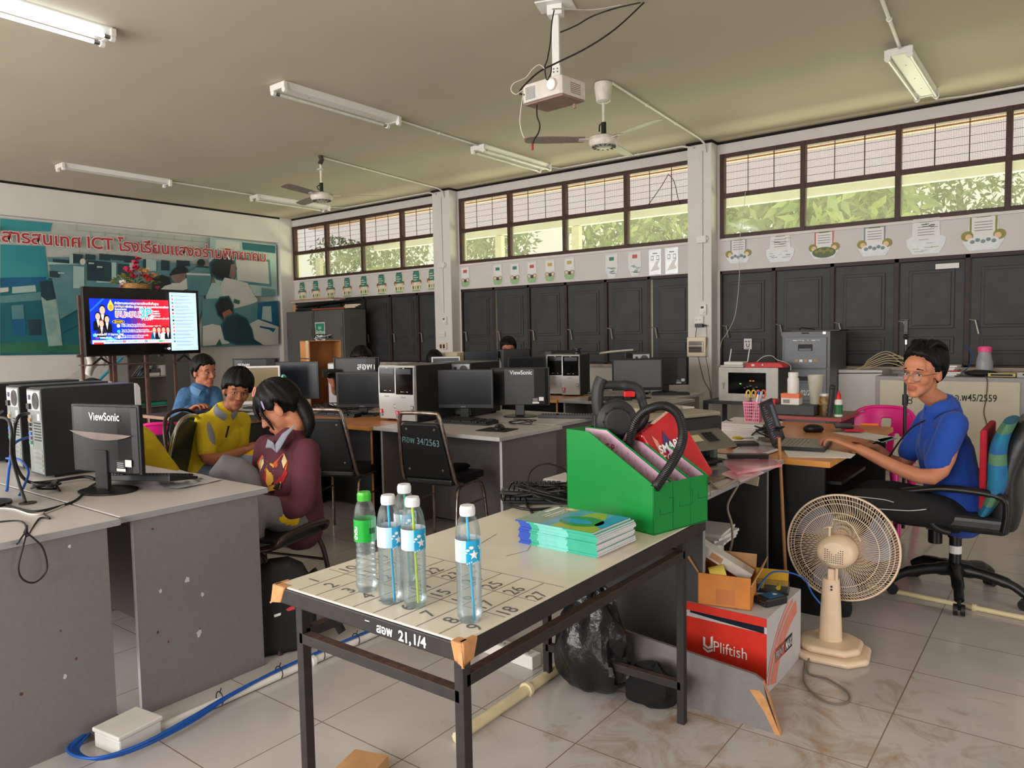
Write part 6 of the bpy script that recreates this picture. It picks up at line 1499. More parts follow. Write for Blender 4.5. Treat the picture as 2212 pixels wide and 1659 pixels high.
mb=MB();mb.tube(spline([(0,-.055,.125),(0,-.02,.128),(0,.03,.126),(0,.08,.112),(0,.098,.07),(0,.112,.01),(0,.09,-.03),(0,.06,-.04)],6),[.016]*12+[.020]*12+[.016]*19,bk,10);mb.build('handle',bl,smooth=50)
mb=MB();mb.b2((-.013,.03,.082),(.013,.072,.105),red_lam);mb.build('trigger',bl,bevel=.004)
mb=MB();hp=[at(x,y,d=d_)for x,y,d_ in((1362,1010,2.66),(1360,970,2.66),(1366,930,2.66),(1385,895,2.62),(1412,880,2.58),(1440,878,2.55),(1464,895,2.52),(1475,930,2.5),(1470,965,2.48),(1452,1000,2.45),(1432,1030,2.43),(1415,1055,2.41))]
hs=spline(hp,18);rad=[.0155+.0014*(1 if i%2 else 0)for i in range(len(hs))];mb.tube(hs,rad,M('hose_black',(20,20,21),.4),14)
tag(mb.build('hose',smooth=30),'black ribbed hose arching out of the green file holder','hose')
cable('cord','thin black cord looping left of the file holder down to the keyboards',[at(1238,1000,d=2.8),at(1235,1030,d=2.8),at(1215,1012,d=2.8),at(1185,1002,d=2.8),at(1160,1007,d=2.8),at(1143,1025,d=2.78),at(1142,1050,d=2.75),at(1155,1075,d=2.7)],.003,cable_black)
# pile of keyboards and cables at the left end of the table
keyboard('lower black keyboard of the tangled pile on the white table',-1.66,2.40,-58,z=TBZ+.004,w=.36)
keyboard('upper keyboard with pale keys on the tangled pile, left of file holder',-1.67,2.41,-62,z=TBZ+.034,w=.36)
for k,(r,n,s)in enumerate((((.17,.1),14,31),((.15,.12),12,33),((.12,.1),12,36))):
 tangle(['thick black cable coiled over the keyboard pile','second black cable looped over the keyboard pile','thin black cable knotted on the keyboard pile'][k],(-1.60-.03*k,2.3+.04*k,TBZ+.02),r,n,s,rad=.0045-.0008*k,zh=.06)
cable('cable','black cable loop hanging in front of the keyboard pile onto the white table',[at(x,y,z=TBZ+dz)for x,y,dz in((1110,1040,.07),(1088,1055,.04),(1083,1075,.006),(1105,1092,.006),(1140,1100,.006),(1180,1099,.006),(1215,1096,.006))],.0055,cable_black)
cable('cable','black cable dropping from keyboard pile behind the magazines',[at(x,y,z=TBZ+dz)for x,y,dz in((1150,1045,.06),(1134,1065,.04),(1138,1090,.006),(1150,1108,.006),(1165,1122,.006))],.005,cable_black)
# ---------------------------------------------------------------- printer desk
pdk=desk('computer_desk','grey desk holding the printer, at the end of the white table',-1.80,-1.10,2.56,3.55,grey_top,dark_lam,ends=(False,False),edge=grey_edge)
for y in(2.72,3.47):
 mb=MB();mb.b2((-.33,y-3.055-.009,0),(.30,y-3.055+.009,.725),dark_lam);mb.b2((.30,y-3.055-.009,0),(.303,y-3.055+.009,.725),grey_edge);mb.build('end_panel',pdk)
mb=MB();mb.b2((-.31,-.33,.1),(-.295,.41,.725),dark_lam);mb.build('modesty_panel',pdk)
mb=MB();mb.box((.2,.395,.66),(.13,.012,.045),cream_plastic,(0,math.radians(8),0));mb.build('hinge_bracket',pdk)
pt_=thing('printer','black and grey office printer on the grey desk behind file holder','printer',(-1.56,3.2,.75),math.radians(-22))
pg=M('printer_grey',(150,142,124),.5);pb=M('printer_black',(34,34,36),.5)
mb=MB();mb.b2((-.2,-.2,0),(.14,.2,.1),pb);mb.b2((-.2,-.22,.1),(.17,.22,.215),pb);mb.build('body',pt_,bevel=.006)
mb=MB();mb.b2((-.21,-.225,.217),(.16,.225,.238),pg);mb.build('lid',pt_,bevel=.008);mb=MB();mb.b2((-.20,-.14,.238),(.02,.12,.262),pg);mb.build('feeder',pt_,bevel=.01)
mb=MB();mb.prism([(.165,.165),(.275,.10),(.285,.085),(.165,.115)][::-1],'y',-.2,.2,M('printer_panel',(110,106,94),.45));cp_=mb.build('control_panel',pt_,bevel=.004)
mb=MB();Tc=TR((.224,0,.1345),(0,math.radians(30.6),0));mb.T=Tc;mb.b2((-.022,-.03,-.001),(.022,.03,.0018),M('lcd_cream',(206,192,156),.3));
for i in range(3):
 for j in range(4):mb.b2((-.032+.017*j,.06+.022*i,0),(-.02+.017*j,.076+.022*i,.003),pb)
mb.build('keypad',cp_)
mb=MB();mb.text('brother',.032,paper_white,TR((.1708,-.16,.16),(PI/2,0,PI/2)),bold=.02);mb.text('brother',.03,paper_white,TR((-.02,-.2208,.155),(PI/2,0,0)),bold=.02);mb.build('logo',pt_)
mb=MB();mb.b2((.14,-.16,.015),(.25,.16,.03),pb);mb.b2((.17,.14,.0),(.2,.16,.09),M('printer_side',(96,110,100),.5));mb.build('paper_tray',pt_,bevel=.002)
mb=MB();mb.T=pt_.matrix_basis@TR((-.12,.12,.2385));mb.b2((-.1,.02,.0),(.1,.11,.006),paper_white);o=mb.build('paper_sheet');tag(o,'white paper lying on the back of the printer lid','paper')
# red ream leaning on the holder
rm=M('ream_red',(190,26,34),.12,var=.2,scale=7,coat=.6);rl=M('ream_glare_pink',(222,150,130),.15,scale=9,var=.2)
t=thing('paper_ream','red foil wrapped paper ream leaning on the file holder','paper ream',(0,0,0))
A,B_=at(1452,868,d=2.76),at(1545,1025,d=2.78);C_=at(1395,880,d=2.70);up=(A-B_);side=(A-C_);side-=up*(side.dot(up)/up.length_squared);nrm=up.cross(side).normalized()
mb=MB();U,S_=up.normalized(),side.normalized();Lr,Wr,Tr=.295,.2,.055
nn=nrm if nrm.dot(Vector((0,0,1)))>0 else-nrm
O_=B_-S_*.17
if S_.cross(U).dot(nn)<0:S_=-S_;O_=B_+S_*0
Tm=Matrix(((S_.x,U.x,nn.x,O_.x),(S_.y,U.y,nn.y,O_.y),(S_.z,U.z,nn.z,O_.z),(0,0,0,1)))
mb.T=Tm;mb.b2((-.03,0.01,-Tr),(Wr-.03,Lr,0),rm);mb.build('wrapper',t,bevel=.008,seg=3)
mb=MB();Tt=Tm@TR((.0,Lr-.10,.0025),(0,0,math.radians(-12)));
mb.text('SMART',.042,white_ink,Tt,bold=.03,sx=.9);mb.text('COPY',.036,white_ink,Tt@Matrix.Translation((0,-.036,0)),bold=.01,sx=.9)
mb.T=Tm
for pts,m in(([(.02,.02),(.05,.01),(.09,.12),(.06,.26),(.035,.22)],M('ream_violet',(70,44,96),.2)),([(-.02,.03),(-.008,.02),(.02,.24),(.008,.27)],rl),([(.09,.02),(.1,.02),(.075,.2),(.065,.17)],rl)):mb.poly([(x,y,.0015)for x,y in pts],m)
mb.build('print',t)  # lettering, plus pink strips of glare painted onto the foil
# clutter on the printer desk
z75=.7515
def sheet(label,corners,m,dz=.002,name='paper',cat='paper',z=.7505,group=None):
 P=[at(x,y,z=z)for x,y in corners];mb=MB();n=len(P)
 mb.add([p for p in P]+[p+Vector((0,0,dz))for p in P],[list(range(n))[::-1],list(range(n,2*n))]+[[i,(i+1)%n,n+(i+1)%n,n+i]for i in range(n)],m)
 return tag(mb.build(name),label,cat,group)
sheet('navy magazine half under the red ream on the printer desk edge',[(1520,1050),(1585,1028),(1560,1012),(1500,1030)],M('navy_cover',(44,54,110),.3,rgb2=(150,130,60),scale=20),.006)
sheet('white and red leaflet overhanging the printer desk edge',[(1600,1042),(1650,1022),(1600,1008),(1560,1025)],M('leaflet',(214,196,200),.4,rgb2=(190,60,90),scale=12),.005,z=.757)
sheet('glossy red and pink envelope lying on the printer desk corner',[(1592,1026),(1690,1008),(1630,978),(1560,1000)],M('envelope_pink',(214,110,130),.15,rgb2=(222,190,190),scale=7,coat=.5),.012,z=.763)
sheet('clear pink folder lying left of the bamboo stick',[(1570,990),(1640,985),(1690,968),(1610,960)],M('folder_clear',(206,170,190),.2,rgb2=(196,200,206),scale=8),.008,z=.752)
mb=MB();mb.T=TR(at(1615,985,z=.79),(0,0,.5));mb.b2((-.09,-.025,-.01),(.09,.025,.01),black_plastic);tag(mb.build('stapler',bevel=.004),'black stapler on the pink envelope','stapler')
mb=MB();mb.T=TR(at(1603,955,z=.775),(0,0,.6));mb.b2((-.075,-.05,-.02),(.075,.05,0),M('notebook_black',(34,33,34),.5));tag(mb.build('notebook',bevel=.002),'small black notebook under the yellow scissors','notebook')
t=thing('scissors','yellow handled scissors lying on the black notebook','scissors',at(1605,948,z=.777),.8)
mb=MB()
for s in(-1,1):mb.tube([(-.03+.022*math.cos(a),s*.015+.012*math.sin(a),.006)for a in[2*PI*i/14 for i in range(14)]],.005,M('yellow_plastic',(226,190,30),.4),7,closed=True)
mb.build('handles',t,smooth=60);mb=MB();mb.b2((-.01,-.006,.002),(.06,.006,.005),steel);mb.build('blades',t)
cable('cord','grey cord hanging from the printer desk edge down behind the carton',[at(1535,1040,z=.757),at(1552,1055,z=.757),Vector((-1.09,2.95,.752)),at(1572,1090,Y=2.95),at(1580,1130,Y=3.0),at(1582,1165,Y=3.05),at(1577,1190,Y=3.1)],.005,M('grey_cord',(150,140,124),.6))
t=thing('computer_tower','white computer case on the floor under the printer desk','computer tower',(-1.37,3.02,0),0)
mb=MB();mb.b2((-.2,0,0),(.11,.2,.43),white_plastic);mb.build('case',t,bevel=.01);mb=MB();mb.b2((.0,-.003,.16),(.08,.0,.38),black_gloss);mb.text('ANEN',.035,grey_ink,TR((-.05,-.003,.2),(PI/2,0,0)));mb.build('front_window',t,bevel=.004)
for k in range(5):
 mb=MB();mb.T=TR((-1.38+.012*(k%2),3.12,.432+.011*k),(0,0,.1*math.sin(k*2)));mb.b2((-.16,-.11,0),(.17,.11,.0105),paper_white);tag(mb.build('paper_bundle'),'white paper bundle in the pile on the white computer case','papers','paper bundles under the printer desk')
# ---------------------------------------------------------------- floor things on the right
ub=thing('product_box','red and white product box on the floor beside the pedestal fan','box',(-.895,2.70,0),0)
ub.rotation_euler=(0,0,math.radians(-1))
bw,bd,bh=.325,.40,.292;rd=M('box_red',(214,44,24),.5,var=.03);wh=M('box_white',(196,192,194),.5,var=.03)
mb=MB();mb.b2((-bw,0,0),(0,bd,bh),wh);mb.b2((-bw-.001,-.0015,0),(0,0,bh*.80),rd);mb.b2((-bw,-.004,bh*.89),(0,-.0005,bh),rd);mb.build('carton',ub)
mb=MB();mb.prism([(-bw+.02,bh*.89),(-bw+.02,bh*.86),(-bw*.55,bh*.83),(-.01,bh*.80),(-.01,bh*.89)],'y',-.0022,-.0017,M('box_gap',(10,18,40),.9));mb.build('torn_opening',ub)
mb=MB();mb.text('Pliftish',.062,white_ink,TR((-bw+.115,-.0025,bh*.40),(PI/2,0,0)),sx=.85)
def uu(pts):mb.poly([(-bw+.075+x,-.0026,bh*.40+z)for x,z in pts],white_ink)
uu([(0,.012),(.0,.05),(.009,.046),(.009,.02),(.02,.012),(.02,.004)]);uu([(.02,.004),(.02,.012),(.031,.02),(.031,.054),(.04,.06),(.04,.012)]);uu([(0,.0),(.0,.008),(.02,-.002),(.04,.008),(.04,.0),(.02,-.012)])
mb.build('lettering',ub)
mb=MB();xx=.0008
mb.poly([(xx,.09,.09),(xx,.20,.09),(xx,.20,.145),(xx,.09,.145)],M('block_red',(186,60,66),.5));mb.poly([(xx,.20,.09),(xx,.29,.09),(xx,.29,.145),(xx,.20,.145)],ink)
mb.text('MAX',.05,paper_white,TR((xx+.0006,.205,.10),(PI/2,0,PI/2)),bold=.02,sx=.72);mb.text('PRINT',.045,wh,TR((xx+.0006,.095,.10),(PI/2,0,PI/2)),bold=.01,sx=.72)
for i,(r0,r1)in enumerate(((.30,.36),(.37,.39),(.40,.408))):
 A_=[(.42+r1*math.cos(a)*1.1,-.07+r1*math.sin(a)*.95)for a in[PI-.1-i_*.09 for i_ in range(15)]];B2=[(.42+r0*math.cos(a)*1.1,-.07+r0*math.sin(a)*.95)for a in[PI-.1-i_*.09 for i_ in range(15)]]
 for j in range(14):
  Q=[A_[j],A_[j+1],B2[j+1],B2[j]]
  if all(0<=y<=bd and 0<=z<=bh for y,z in Q):mb.poly([(xx,y,z)for y,z in Q],M('swoosh_red',(216,130,112),.5))
mb.text('P',.05,ink,TR((-.12,.06,bh+.001),(0,0,PI)));mb.build('print',ub)
ct=thing('carton','small open orange brown carton on top of the product box','box',(-1.085,2.80,bh+.001),math.radians(12))
oc=M('carton_orange',(206,130,60),.7,var=.08);w_,d_,h_=.10,.08,.125
mb=MB()
for a,b_ in(((-w_,-d_,0),(w_,-d_+.003,h_)),((-w_,d_-.003,0),(w_,d_,h_)),((-w_,-d_,0),(-w_+.003,d_,h_)),((w_-.003,-d_,0),(w_,d_,h_*.75)),((-w_,-d_,0),(w_,d_,.003))):mb.b2(a,b_,oc)
mb.build('carton_body',ct)
for T_,a,b_ in((TR((-w_,0,h_),(0,math.radians(-35),0)),(0,-d_,0),(.003,d_,.07)),(TR((w_,0,h_*.75),(0,math.radians(28),0)),(0,-d_,0),(.003,d_,.09)),(TR((0,d_,h_),(math.radians(-20),0,0)),(-w_,0,0),(w_,.003,.05))):
 mb=MB();mb.T=T_;mb.b2(a,b_,card_tan);mb.build('flap',ct)
mb=MB();mb.b2((-.03,-d_-.0006,.01),(.04,-d_,.07),M('carton_tape',(186,112,52),.3));mb.build('tape',ct)
mb=MB();mb.T=ct.matrix_basis@TR((.0,.02,.15),(0,math.radians(28),0));mb.b2((-.13,-.035,-.02),(.10,.035,.02),M('wrap_white',(212,206,200),.5,var=.06,scale=30));mb.b2((-.07,-.0355,-.012),(-.02,-.0353,.012),card_tan);tag(mb.build('wrapped_parcel',bevel=.012,seg=3),'white wrapped parcel sticking out of the small carton','parcel')
mb=MB();mb.T=ct.matrix_basis@TR((-.03,-.03,.105),(0,math.radians(75),.3));mb.lathe([(.03,-.03),(.04,-.03),(.04,.03),(.03,.03),(.03,-.03)],M('tape_yellow',(224,200,90),.4),24);tag(mb.build('tape_roll',smooth=40),'yellow cored tape roll inside the small carton','tape roll')
ts_=thing('cable_tester','small black cable tester with blue face on the product box','tester',(-.935,2.865,bh+.001),math.radians(-28))
mb=MB();mb.b2((-.035,-.055,0),(.035,.055,.032),black_plastic);mb.build('case',ts_,bevel=.006);mb=MB();mb.b2((-.026,-.03,.032),(.026,.045,.0335),M('tester_blue',(44,96,136),.3));mb.lathe([(.009,.034),(.006,.0345),(0,.0345)],paper_white,14,c=(0,.02,0));mb.build('face_plate',ts_)
mb=MB()
for x,w2 in((-.022,.012),(.0,.014),(.017,.014)):mb.b2((x-.003,-.0562,.006),(x+w2-.003,-.055,.022),steel);mb.b2((x-.001,-.0568,.008),(x+w2-.005,-.056,.019),ink)
mb.build('ports',ts_)
cl_=thing('blister_pack','clear blister pack with yellow plugs behind the cable tester','pack',(-.985,3.02,bh+.001),.25)
mb=MB();mb.b2((-.07,-.05,0),(.07,.05,.006),ink);mb.T=TR((0,.045,.006),(math.radians(-40),0,0));mb.b2((-.065,0,0),(.065,.003,.07),M('card_yellow',(206,160,40),.4));mb.build('backing',cl_)
mb=MB();mb.b2((-.07,-.052,.006),(.07,.045,.03),PET);mb.build('blister',cl_,bevel=.005)
for x in(-.035,.03):mb=MB();mb.cyl((x,-.02,.016),(x,.02,.02),.009,M('plug_yellow',(224,190,40),.4),10);mb.build('plug',cl_,smooth=50)
cable('network_cable','bright blue cable draped over the blister pack and down the box side',[Vector((-1.01,2.93,.31)),Vector((-1.0,2.96,.34)),Vector((-.97,3.0,.375)),Vector((-.92,3.06,.365)),Vector((-.875,3.1,.335)),Vector((-.85,3.13,.27)),Vector((-.82,3.14,.23))],.0035,cable_blue)
# grey plank leaning on the desk end
mb=MB();pts=[(-1.62,.0),(-.765,.0),(-.79,.05),(-.815,.105),(-.83,.165),(-.86,.18),(-1.62,.235)]
mb.T=TR((0,2.45,0),(math.radians(-5),0,0));mb.prism(pts,'y',0,.016,grey_lam)
mb.add([(-.765,-.0006,.0),(-.79,-.0006,.05),(-.815,-.0006,.105),(-.84,-.0006,.13),(-.875,-.0006,.125),(-.82,-.0006,.06),(-.785,-.0006,.0)],[list(range(7))[::-1]],raw);mb.prism([(-.7655,.0),(-.7645,.0),(-.829,.165),(-.831,.165)],'y',0,.016,raw)
o=mb.build('plank');tag(o,'broken grey laminate board standing on edge before the product box','board')
# crumpled black bag
def crumple(label,c,r,seed,m,name='plastic_bag',cat='bag',n=36):
 rnd=random.Random(seed);ph=[(rnd.uniform(0,6.28),rnd.randint(2,7),rnd.randint(1,6),rnd.uniform(.03,.09))for _ in range(12)]
 vs=[];fs=[];h=n//2
 for i in range(h+1):
  v=i/h
  for k in range(n):
   u=2*PI*k/n;w=1+sum(a*math.sin(f*u+p)*math.sin(g*PI*v+p*2)for p,f,g,a in ph)
   z=1-math.cos(PI*v);sh=math.sin(PI*v)**.7
   prof=(1.05-.62*v**1.1)
   vs.append((c[0]+r[0]*sh*w*prof*math.cos(u)+.03*v,c[1]+r[1]*sh*w*prof*math.sin(u),c[2]+r[2]*z/2*(1+.06*math.sin(5*u))))
 for i in range(h):
  for k in range(n):fs.append([i*n+k,i*n+(k+1)%n,(i+1)*n+(k+1)%n,(i+1)*n+k])
 mb=MB();mb.add(vs,fs,m);return tag(mb.build(name,smooth=28),label,cat)
bagm=M('black_bag_film',(24,24,25),.22,var=.3,scale=16,bump=.9)
crumple('crumpled black plastic bag on the floor behind the white table leg',(-1.46,2.36,.004),(.20,.10,.40),4,bagm)
crumple('black furry scrap lying right of the crumpled plastic bag',(-1.22,2.38,.003),(.13,.06,.16),9,M('black_fluff',(14,14,15),.95))
# pedestal fan seen from behind
pf=thing('pedestal_fan','cream pedestal fan seen from behind beside the office chair','fan',(-.80,3.22,0),math.radians(16))
cr=M('fan_beige',(226,202,174),.4,var=.04)
mb=MB();mb.prism([(-.10,-.13),(.06,-.16),(.14,-.1),(.16,.04),(.10,.13),(-.06,.14),(-.15,.06),(-.16,-.06)],'z',0,.03,cr);mb.T=TR((0,0,.03));mb.prism([(-.085,-.105),(.05,-.13),(.11,-.08),(.13,.03),(.08,.1),(-.05,.11),(-.12,.05),(-.13,-.05)],'z',0,.03,cr);mb.build('base',pf,bevel=.018,seg=4)
mb=MB();mb.tube([(0,0,.055),(0,.0,.2),(0,0,.32)],[.046,.04,.033],cr,20,sq=(1,.8));mb.build('column',pf,smooth=50)
mb=MB()
for z in(.282,.295):mb.lathe([(.0045,-.034),(0,-.036)],ink,10,c=(0,0,z),axis='y')
mb.build('button',pf)
ax=Vector((.25,.968,.0));HC=Vector((0.035,.06,.43))
mb=MB();mb.b2((-.014,-.02,.3),(.014,.03,.365),cr);mb.box((.02,.0,.34),(.012,.05,.06),cr);mb.build('neck',pf,bevel=.004)
Rh=TR(HC,(math.radians(-4),0,math.radians(-14)))
mb=MB();mb.T=Rh;mb.lathe([(0,-.115),(.05,-.112),(.068,-.095),(.074,-.06),(.074,-.02),(.066,.0),(.04,.01)],cr,32,axis='y',sx=1.05,sy=.92);mo=mb.build('motor_housing',pf,smooth=40)
mb=MB();mb.T=Rh
for i in range(-4,5):
 for j in range(-3,4):
  x,z=i*.0085,j*.0085-.01
  if z<-.002+abs(x)*1.0-.004 and x*x+z*z<.05**2 and abs(x)<.036:mb.cyl((x,-.1165,z),(x,-.108,z),.0019,ink,6)
mb.build('vent_holes',mo)
mb=MB();mb.T=Rh;mb.cyl((-.03,-.06,.06),(-.03,-.06,.1),.005,cr,8);mb.cyl((-.03,-.06,.098),(-.03,-.06,.103),.011,cr,10);mb.build('oscillation_knob',pf,smooth=40)
GR=.224
mb=MB();mb.T=Rh
for k in range(120):
 a=2*PI*k/120;c_,s_=math.cos(a),math.sin(a);c2,s2=math.cos(a+.16),math.sin(a+.16)
 mb.tube([(.055*c_,-.008,.055*s_),(.10*c_,-.022,.10*s_),(.165*c_,-.012,.165*s_),(GR*c2,.045,GR*s2)],.00115,cr,4,cap=False)
o=mb.build('rear_guard',pf);o['kind']='stuff'
mb=MB();mb.T=Rh
for r,y,t_ in((.155,-.015,.0018),(.19,.014,.0018),(.207,.028,.0016),(GR,.045,.005),(.055,-.008,.002)):mb.tube([(r*math.cos(2*PI*i/64),y,r*math.sin(2*PI*i/64))for i in range(64)],t_,cr,6,closed=True)
mb.tube([(-.06,-.03,.085),(-.025,-.032,.105),(-.022,-.032,.13),(.03,-.03,.125),(.055,-.028,.105),(.085,-.026,.05)],.0022,cr,6)
mb.build('guard_rings',pf,smooth=60)
mb=MB();mb.T=Rh
for k in range(90):
 a=2*PI*k/90;c_,s_=math.cos(a),math.sin(a);mb.tube([(.045*c_,.115,.045*s_),(.15*c_,.112,.15*s_),(GR*c_,.05,GR*s_)],.0011,cr,4,cap=False)
o=mb.build('front_guard',pf);o['kind']='stuff'
for k in range(3):
 mb=MB();mb.T=Rh@Matrix.Rotation(2*PI*k/3,4,'Y');vs=[]
 for i in range(9):
  u=i/8;r=.03+.165*u
  for j in range(7):w_=(j/6-.5)*(.5+1.5*u*(1.35-u));vs.append((r*math.cos(w_*.9+.4*u),.05+w_*.035,r*math.sin(w_*.9+.4*u)))
 mb.add(vs,[[i*7+j,(i+1)*7+j,(i+1)*7+j+1,i*7+j+1]for i in range(8)for j in range(6)],M('fan_blade_smoke',(150,160,186),.3,alpha=.55));mb.build('blade',pf,smooth=80)
cable('cord','grey fan cord lying in a loop on the tiled floor',[Vector((-.85,3.1,.02)),at(1745,1452,z=.006),at(1790,1468,z=.006),at(1830,1495,z=.006),at(1832,1515,z=.006),at(1805,1521,z=.006),at(1770,1508,z=.006),at(1738,1475,z=.006),Vector((-.86,3.06,.006))],.004,M('fan_cord',(120,108,94),.6))
mb=MB();a,b_=Vector((-1.03,3.40,.0)),at(1683,945,Y=3.555);mb.cyl(a,b_,.008,M('bamboo',(176,126,78),.6),8);tag(mb.build('stick',smooth=50),'bamboo stick leaning on the front edge of the cluttered desk','stick')
# floor conduits, power strip, junction box, blue cables
conduit('white floor conduit with blue cables tied on, running past the black backpack',[(-2.52,1.22,.016),(-2.52,3.2,.016)],.016)
conduit('white floor conduit coming out from under the lower left desk',[(-2.86,1.14,.016),(-2.62,1.14,.016)],.014)
conduit('cream floor conduit under the white table',[(-1.625,1.78,.018),(-1.64,2.6,.018)],.020,M('conduit_cream',(214,198,160),.45))
conduit('cream floor conduit crossing beneath the office chair',[(-1.0,4.17,.012),(.9,3.97,.012)],.013,MATS['conduit_cream'])
conduit('white conduit behind the power strip under the table',[(-2.5,2.5,.012),(-1.75,2.44,.012)],.010)
t=thing('junction_box','white plastic junction box on the floor at the lower left','junction box',(-2.55,1.13,0),math.radians(8))
mb=MB();mb.b2((-.07,-.07,0),(.07,.085,.055),white_plastic);mb.build('case',t,bevel=.006);mb=MB();mb.b2((-.074,-.074,.055),(.074,.089,.07),white_plastic);mb.build('lid',t,bevel=.004)
t=thing('power_strip','white power strip lying on the floor under the white table','power strip',(-1.83,2.40,0),math.radians(-4))
mb=MB();mb.b2((-.2,-.03,0),(.1,.03,.055),white_plastic);mb.build('case',t,bevel=.004)
for k in range(4):
 mb=MB();mb.b2((-.17+.065*k,-.018,.0552),(-.12+.065*k,.018,.056),M('socket_grey',(190,186,180),.4))
 for s in(-1,1):mb.b2((-.15+.065*k+s*.01-.002,-.006,.056),(-.15+.065*k+s*.01+.002,.006,.0566),ink)
 mb.build('socket',t)
rnd=random.Random(21)
for k in range(6):
 o=[rnd.uniform(-.008,.008)for _ in range(8)]
 cable('network_cable','bright blue network cable in the bundle tied to the floor conduit',[Vector((-2.80,1.13+o[0],.02)),Vector((-2.68+o[1],1.07+o[2],.03)),Vector((-2.60+o[1],.995-.006*k,.02+.003*k)),Vector((-2.485+.004*k,1.01-.004*k,.02+.004*k)),Vector((-2.44+o[3],1.13+o[4],.02+.003*k)),Vector((-2.46+o[5],1.32,.022+.003*k)),Vector((-2.50+o[5],1.5,.034)),Vector((-2.525+o[6]*.5,1.75,.038)),Vector((-2.525+o[7]*.5,2.2,.038)),Vector((-2.525,3.1,.038))],.0048,cable_blue,'blue floor cables')
for k,y in enumerate((1.46,1.72,1.93,2.12,2.35)):
 mb=MB();mb.tube([(-2.523+.024*math.cos(a),y,.027+.025*math.sin(a))for a in[2*PI*i/18 for i in range(18)]],.0022,cable_black,5,closed=True);mb.cyl((-2.52,y,.05),(-2.51,y,.07),.002,cable_black,5)
 tag(mb.build('cable_tie'),'%s black cable tie on the floor conduit, counted from the junction box'%ORD[k].replace('leftmost','first'),'cable tie','cable ties')
# black backpack
bp_=thing('backpack','round topped black backpack with a white eye on the floor by the girl','backpack',(-2.75,1.90,0),math.radians(-28))
bkm=M('backpack_black',(18,18,19),.75,var=.15,scale=60)
mb=MB();mb.prism([(-.14,0),(.14,0),(.145,.2),(.135,.30),(.10,.37),(.04,.405),(-.04,.405),(-.10,.37),(-.135,.30),(-.145,.2)],'x',-.06,.06,bkm);mb.build('body',bp_,bevel=.03,seg=4)
mb=MB();mb.T=TR((.061,.0,.285),(0,PI/2,0));mb.lathe([(.03,.0),(.03,.003),(0,.003)],paper_white,24,sx=1.2,c=(0,.035,0));mb.lathe([(.006,.003),(.006,.0045),(0,.0045)],ink,12,c=(0,.04,0));mb.build('eye_patch',bp_)
mb=MB();mb.poly([(.0615,.01,.2),(.0615,.045,.215),(.0615,.05,.195),(.0615,.02,.19)],M('mouth_red',(196,60,66),.6));mb.poly([(.0615,-.04,.185),(.0615,-.01,.19),(.0615,-.012,.178),(.0615,-.038,.174)],paper_white);mb.build('mouth_patch',bp_)
mb=MB();mb.tube(spline([(-.02,.14,.33),(-.03,.2,.22),(-.02,.23,.1),(.0,.26,.03)],6),.012,bkm,8,sq=(1.6,.5));mb.build('strap',bp_,smooth=50);mb=MB();mb.cyl((.03,.05,.385),(.035,.06,.36),.004,chrome,8);mb.build('zip_pull',bp_)
mb=MB();mb.T=TR((-1.72,1.45,0),(0,0,.3));mb.b2((-.06,-.06,0),(.06,.06,.06),card_tan);tag(mb.build('carton'),'corner of an orange brown carton on the floor at the bottom photo edge','box')
# ---------------------------------------------------------------- cluttered desk of the man
md=desk('teacher_desk','beech topped black desk cluttered with papers in front of the man',-1.62,-.90,3.58,5.05,orange_lam,blk_lam,ends=(False,False),edge=MATS['beech_edge'],th=.03)
for y in(3.62,5.0):
 mb=MB();mb.b2((-.34,y-4.315-.01,0),(.33,y-4.315+.01,.72),blk_lam);mb.build('end_panel',md)
mb=MB();mb.b2((-.33,-.68,.2),(-.315,.68,.72),blk_lam);mb.build('modesty_panel',md)
mb=MB();mb.b2((.02,-.6,.62),(.38,-.1,.635),black_plastic);mb.build('keyboard_tray',md)
lp=thing('laptop','open black laptop with a dark code screen before the man','laptop',(-1.13,3.98,.752),math.radians(8))
mb=MB();mb.b2((-.12,-.17,0),(.12,.17,.02),black_plastic);mb.b2((-.11,-.16,.02),(.11,.16,.0212),M('laptop_deck',(128,122,112),.4));mb.build('base',lp,bevel=.004)
mb=MB()
for i in range(6):
 for j in range(12):mb.b2((-.095+.02*i,-.15+.0245*j,.021),(-.078+.02*i,-.129+.0245*j,.0235),M('laptop_key',(150,142,130),.5))
o=mb.build('keys',lp);o['kind']='stuff'
mb=MB();mb.T=TR((-.12,0,.018),(0,math.radians(-18),0));mb.b2((-.008,-.17,0),(0,.17,.23),black_plastic);mb.b2((0,-.155,.015),(.0008,.155,.215),M('code_screen',(26,28,34),.35,emit=.5));
rnd=random.Random(4)
for k in range(16):y=-.14+.01*(k%4);mb.b2((.0008,y,.2-.0115*k),(.0012,y+rnd.uniform(.03,.13),.204-.0115*k),M('code_line',(84,96,110),.4,emit=.5)if k%5 else M('code_red',(150,50,70),.4,emit=.6))
mb.b2((.0008,.05,.05),(.0011,.12,.2),M('code_pane',(70,84,96),.4,emit=.5));mb.build('screen',lp)
Z=.7505
sheet('white sheet of paper overhanging the beech desk edge under the laptop',[(1702,987),(1838,990),(1848,982),(1740,964),(1690,968)],paper_white)
sheet('white paper at the far right corner of the cluttered desk',[(1800,935),(1905,955),(1935,945),(1840,930)],paper_white)
sheet('white papers left of the laptop, below the yellow scissors',[(1580,975),(1660,980),(1705,965),(1620,950)],paper_white,z=.756)
sheet('teal folder corner beneath the far right paper',[(1905,957),(1938,948),(1925,944),(1895,950)],M('teal_folder',(110,170,186),.4))
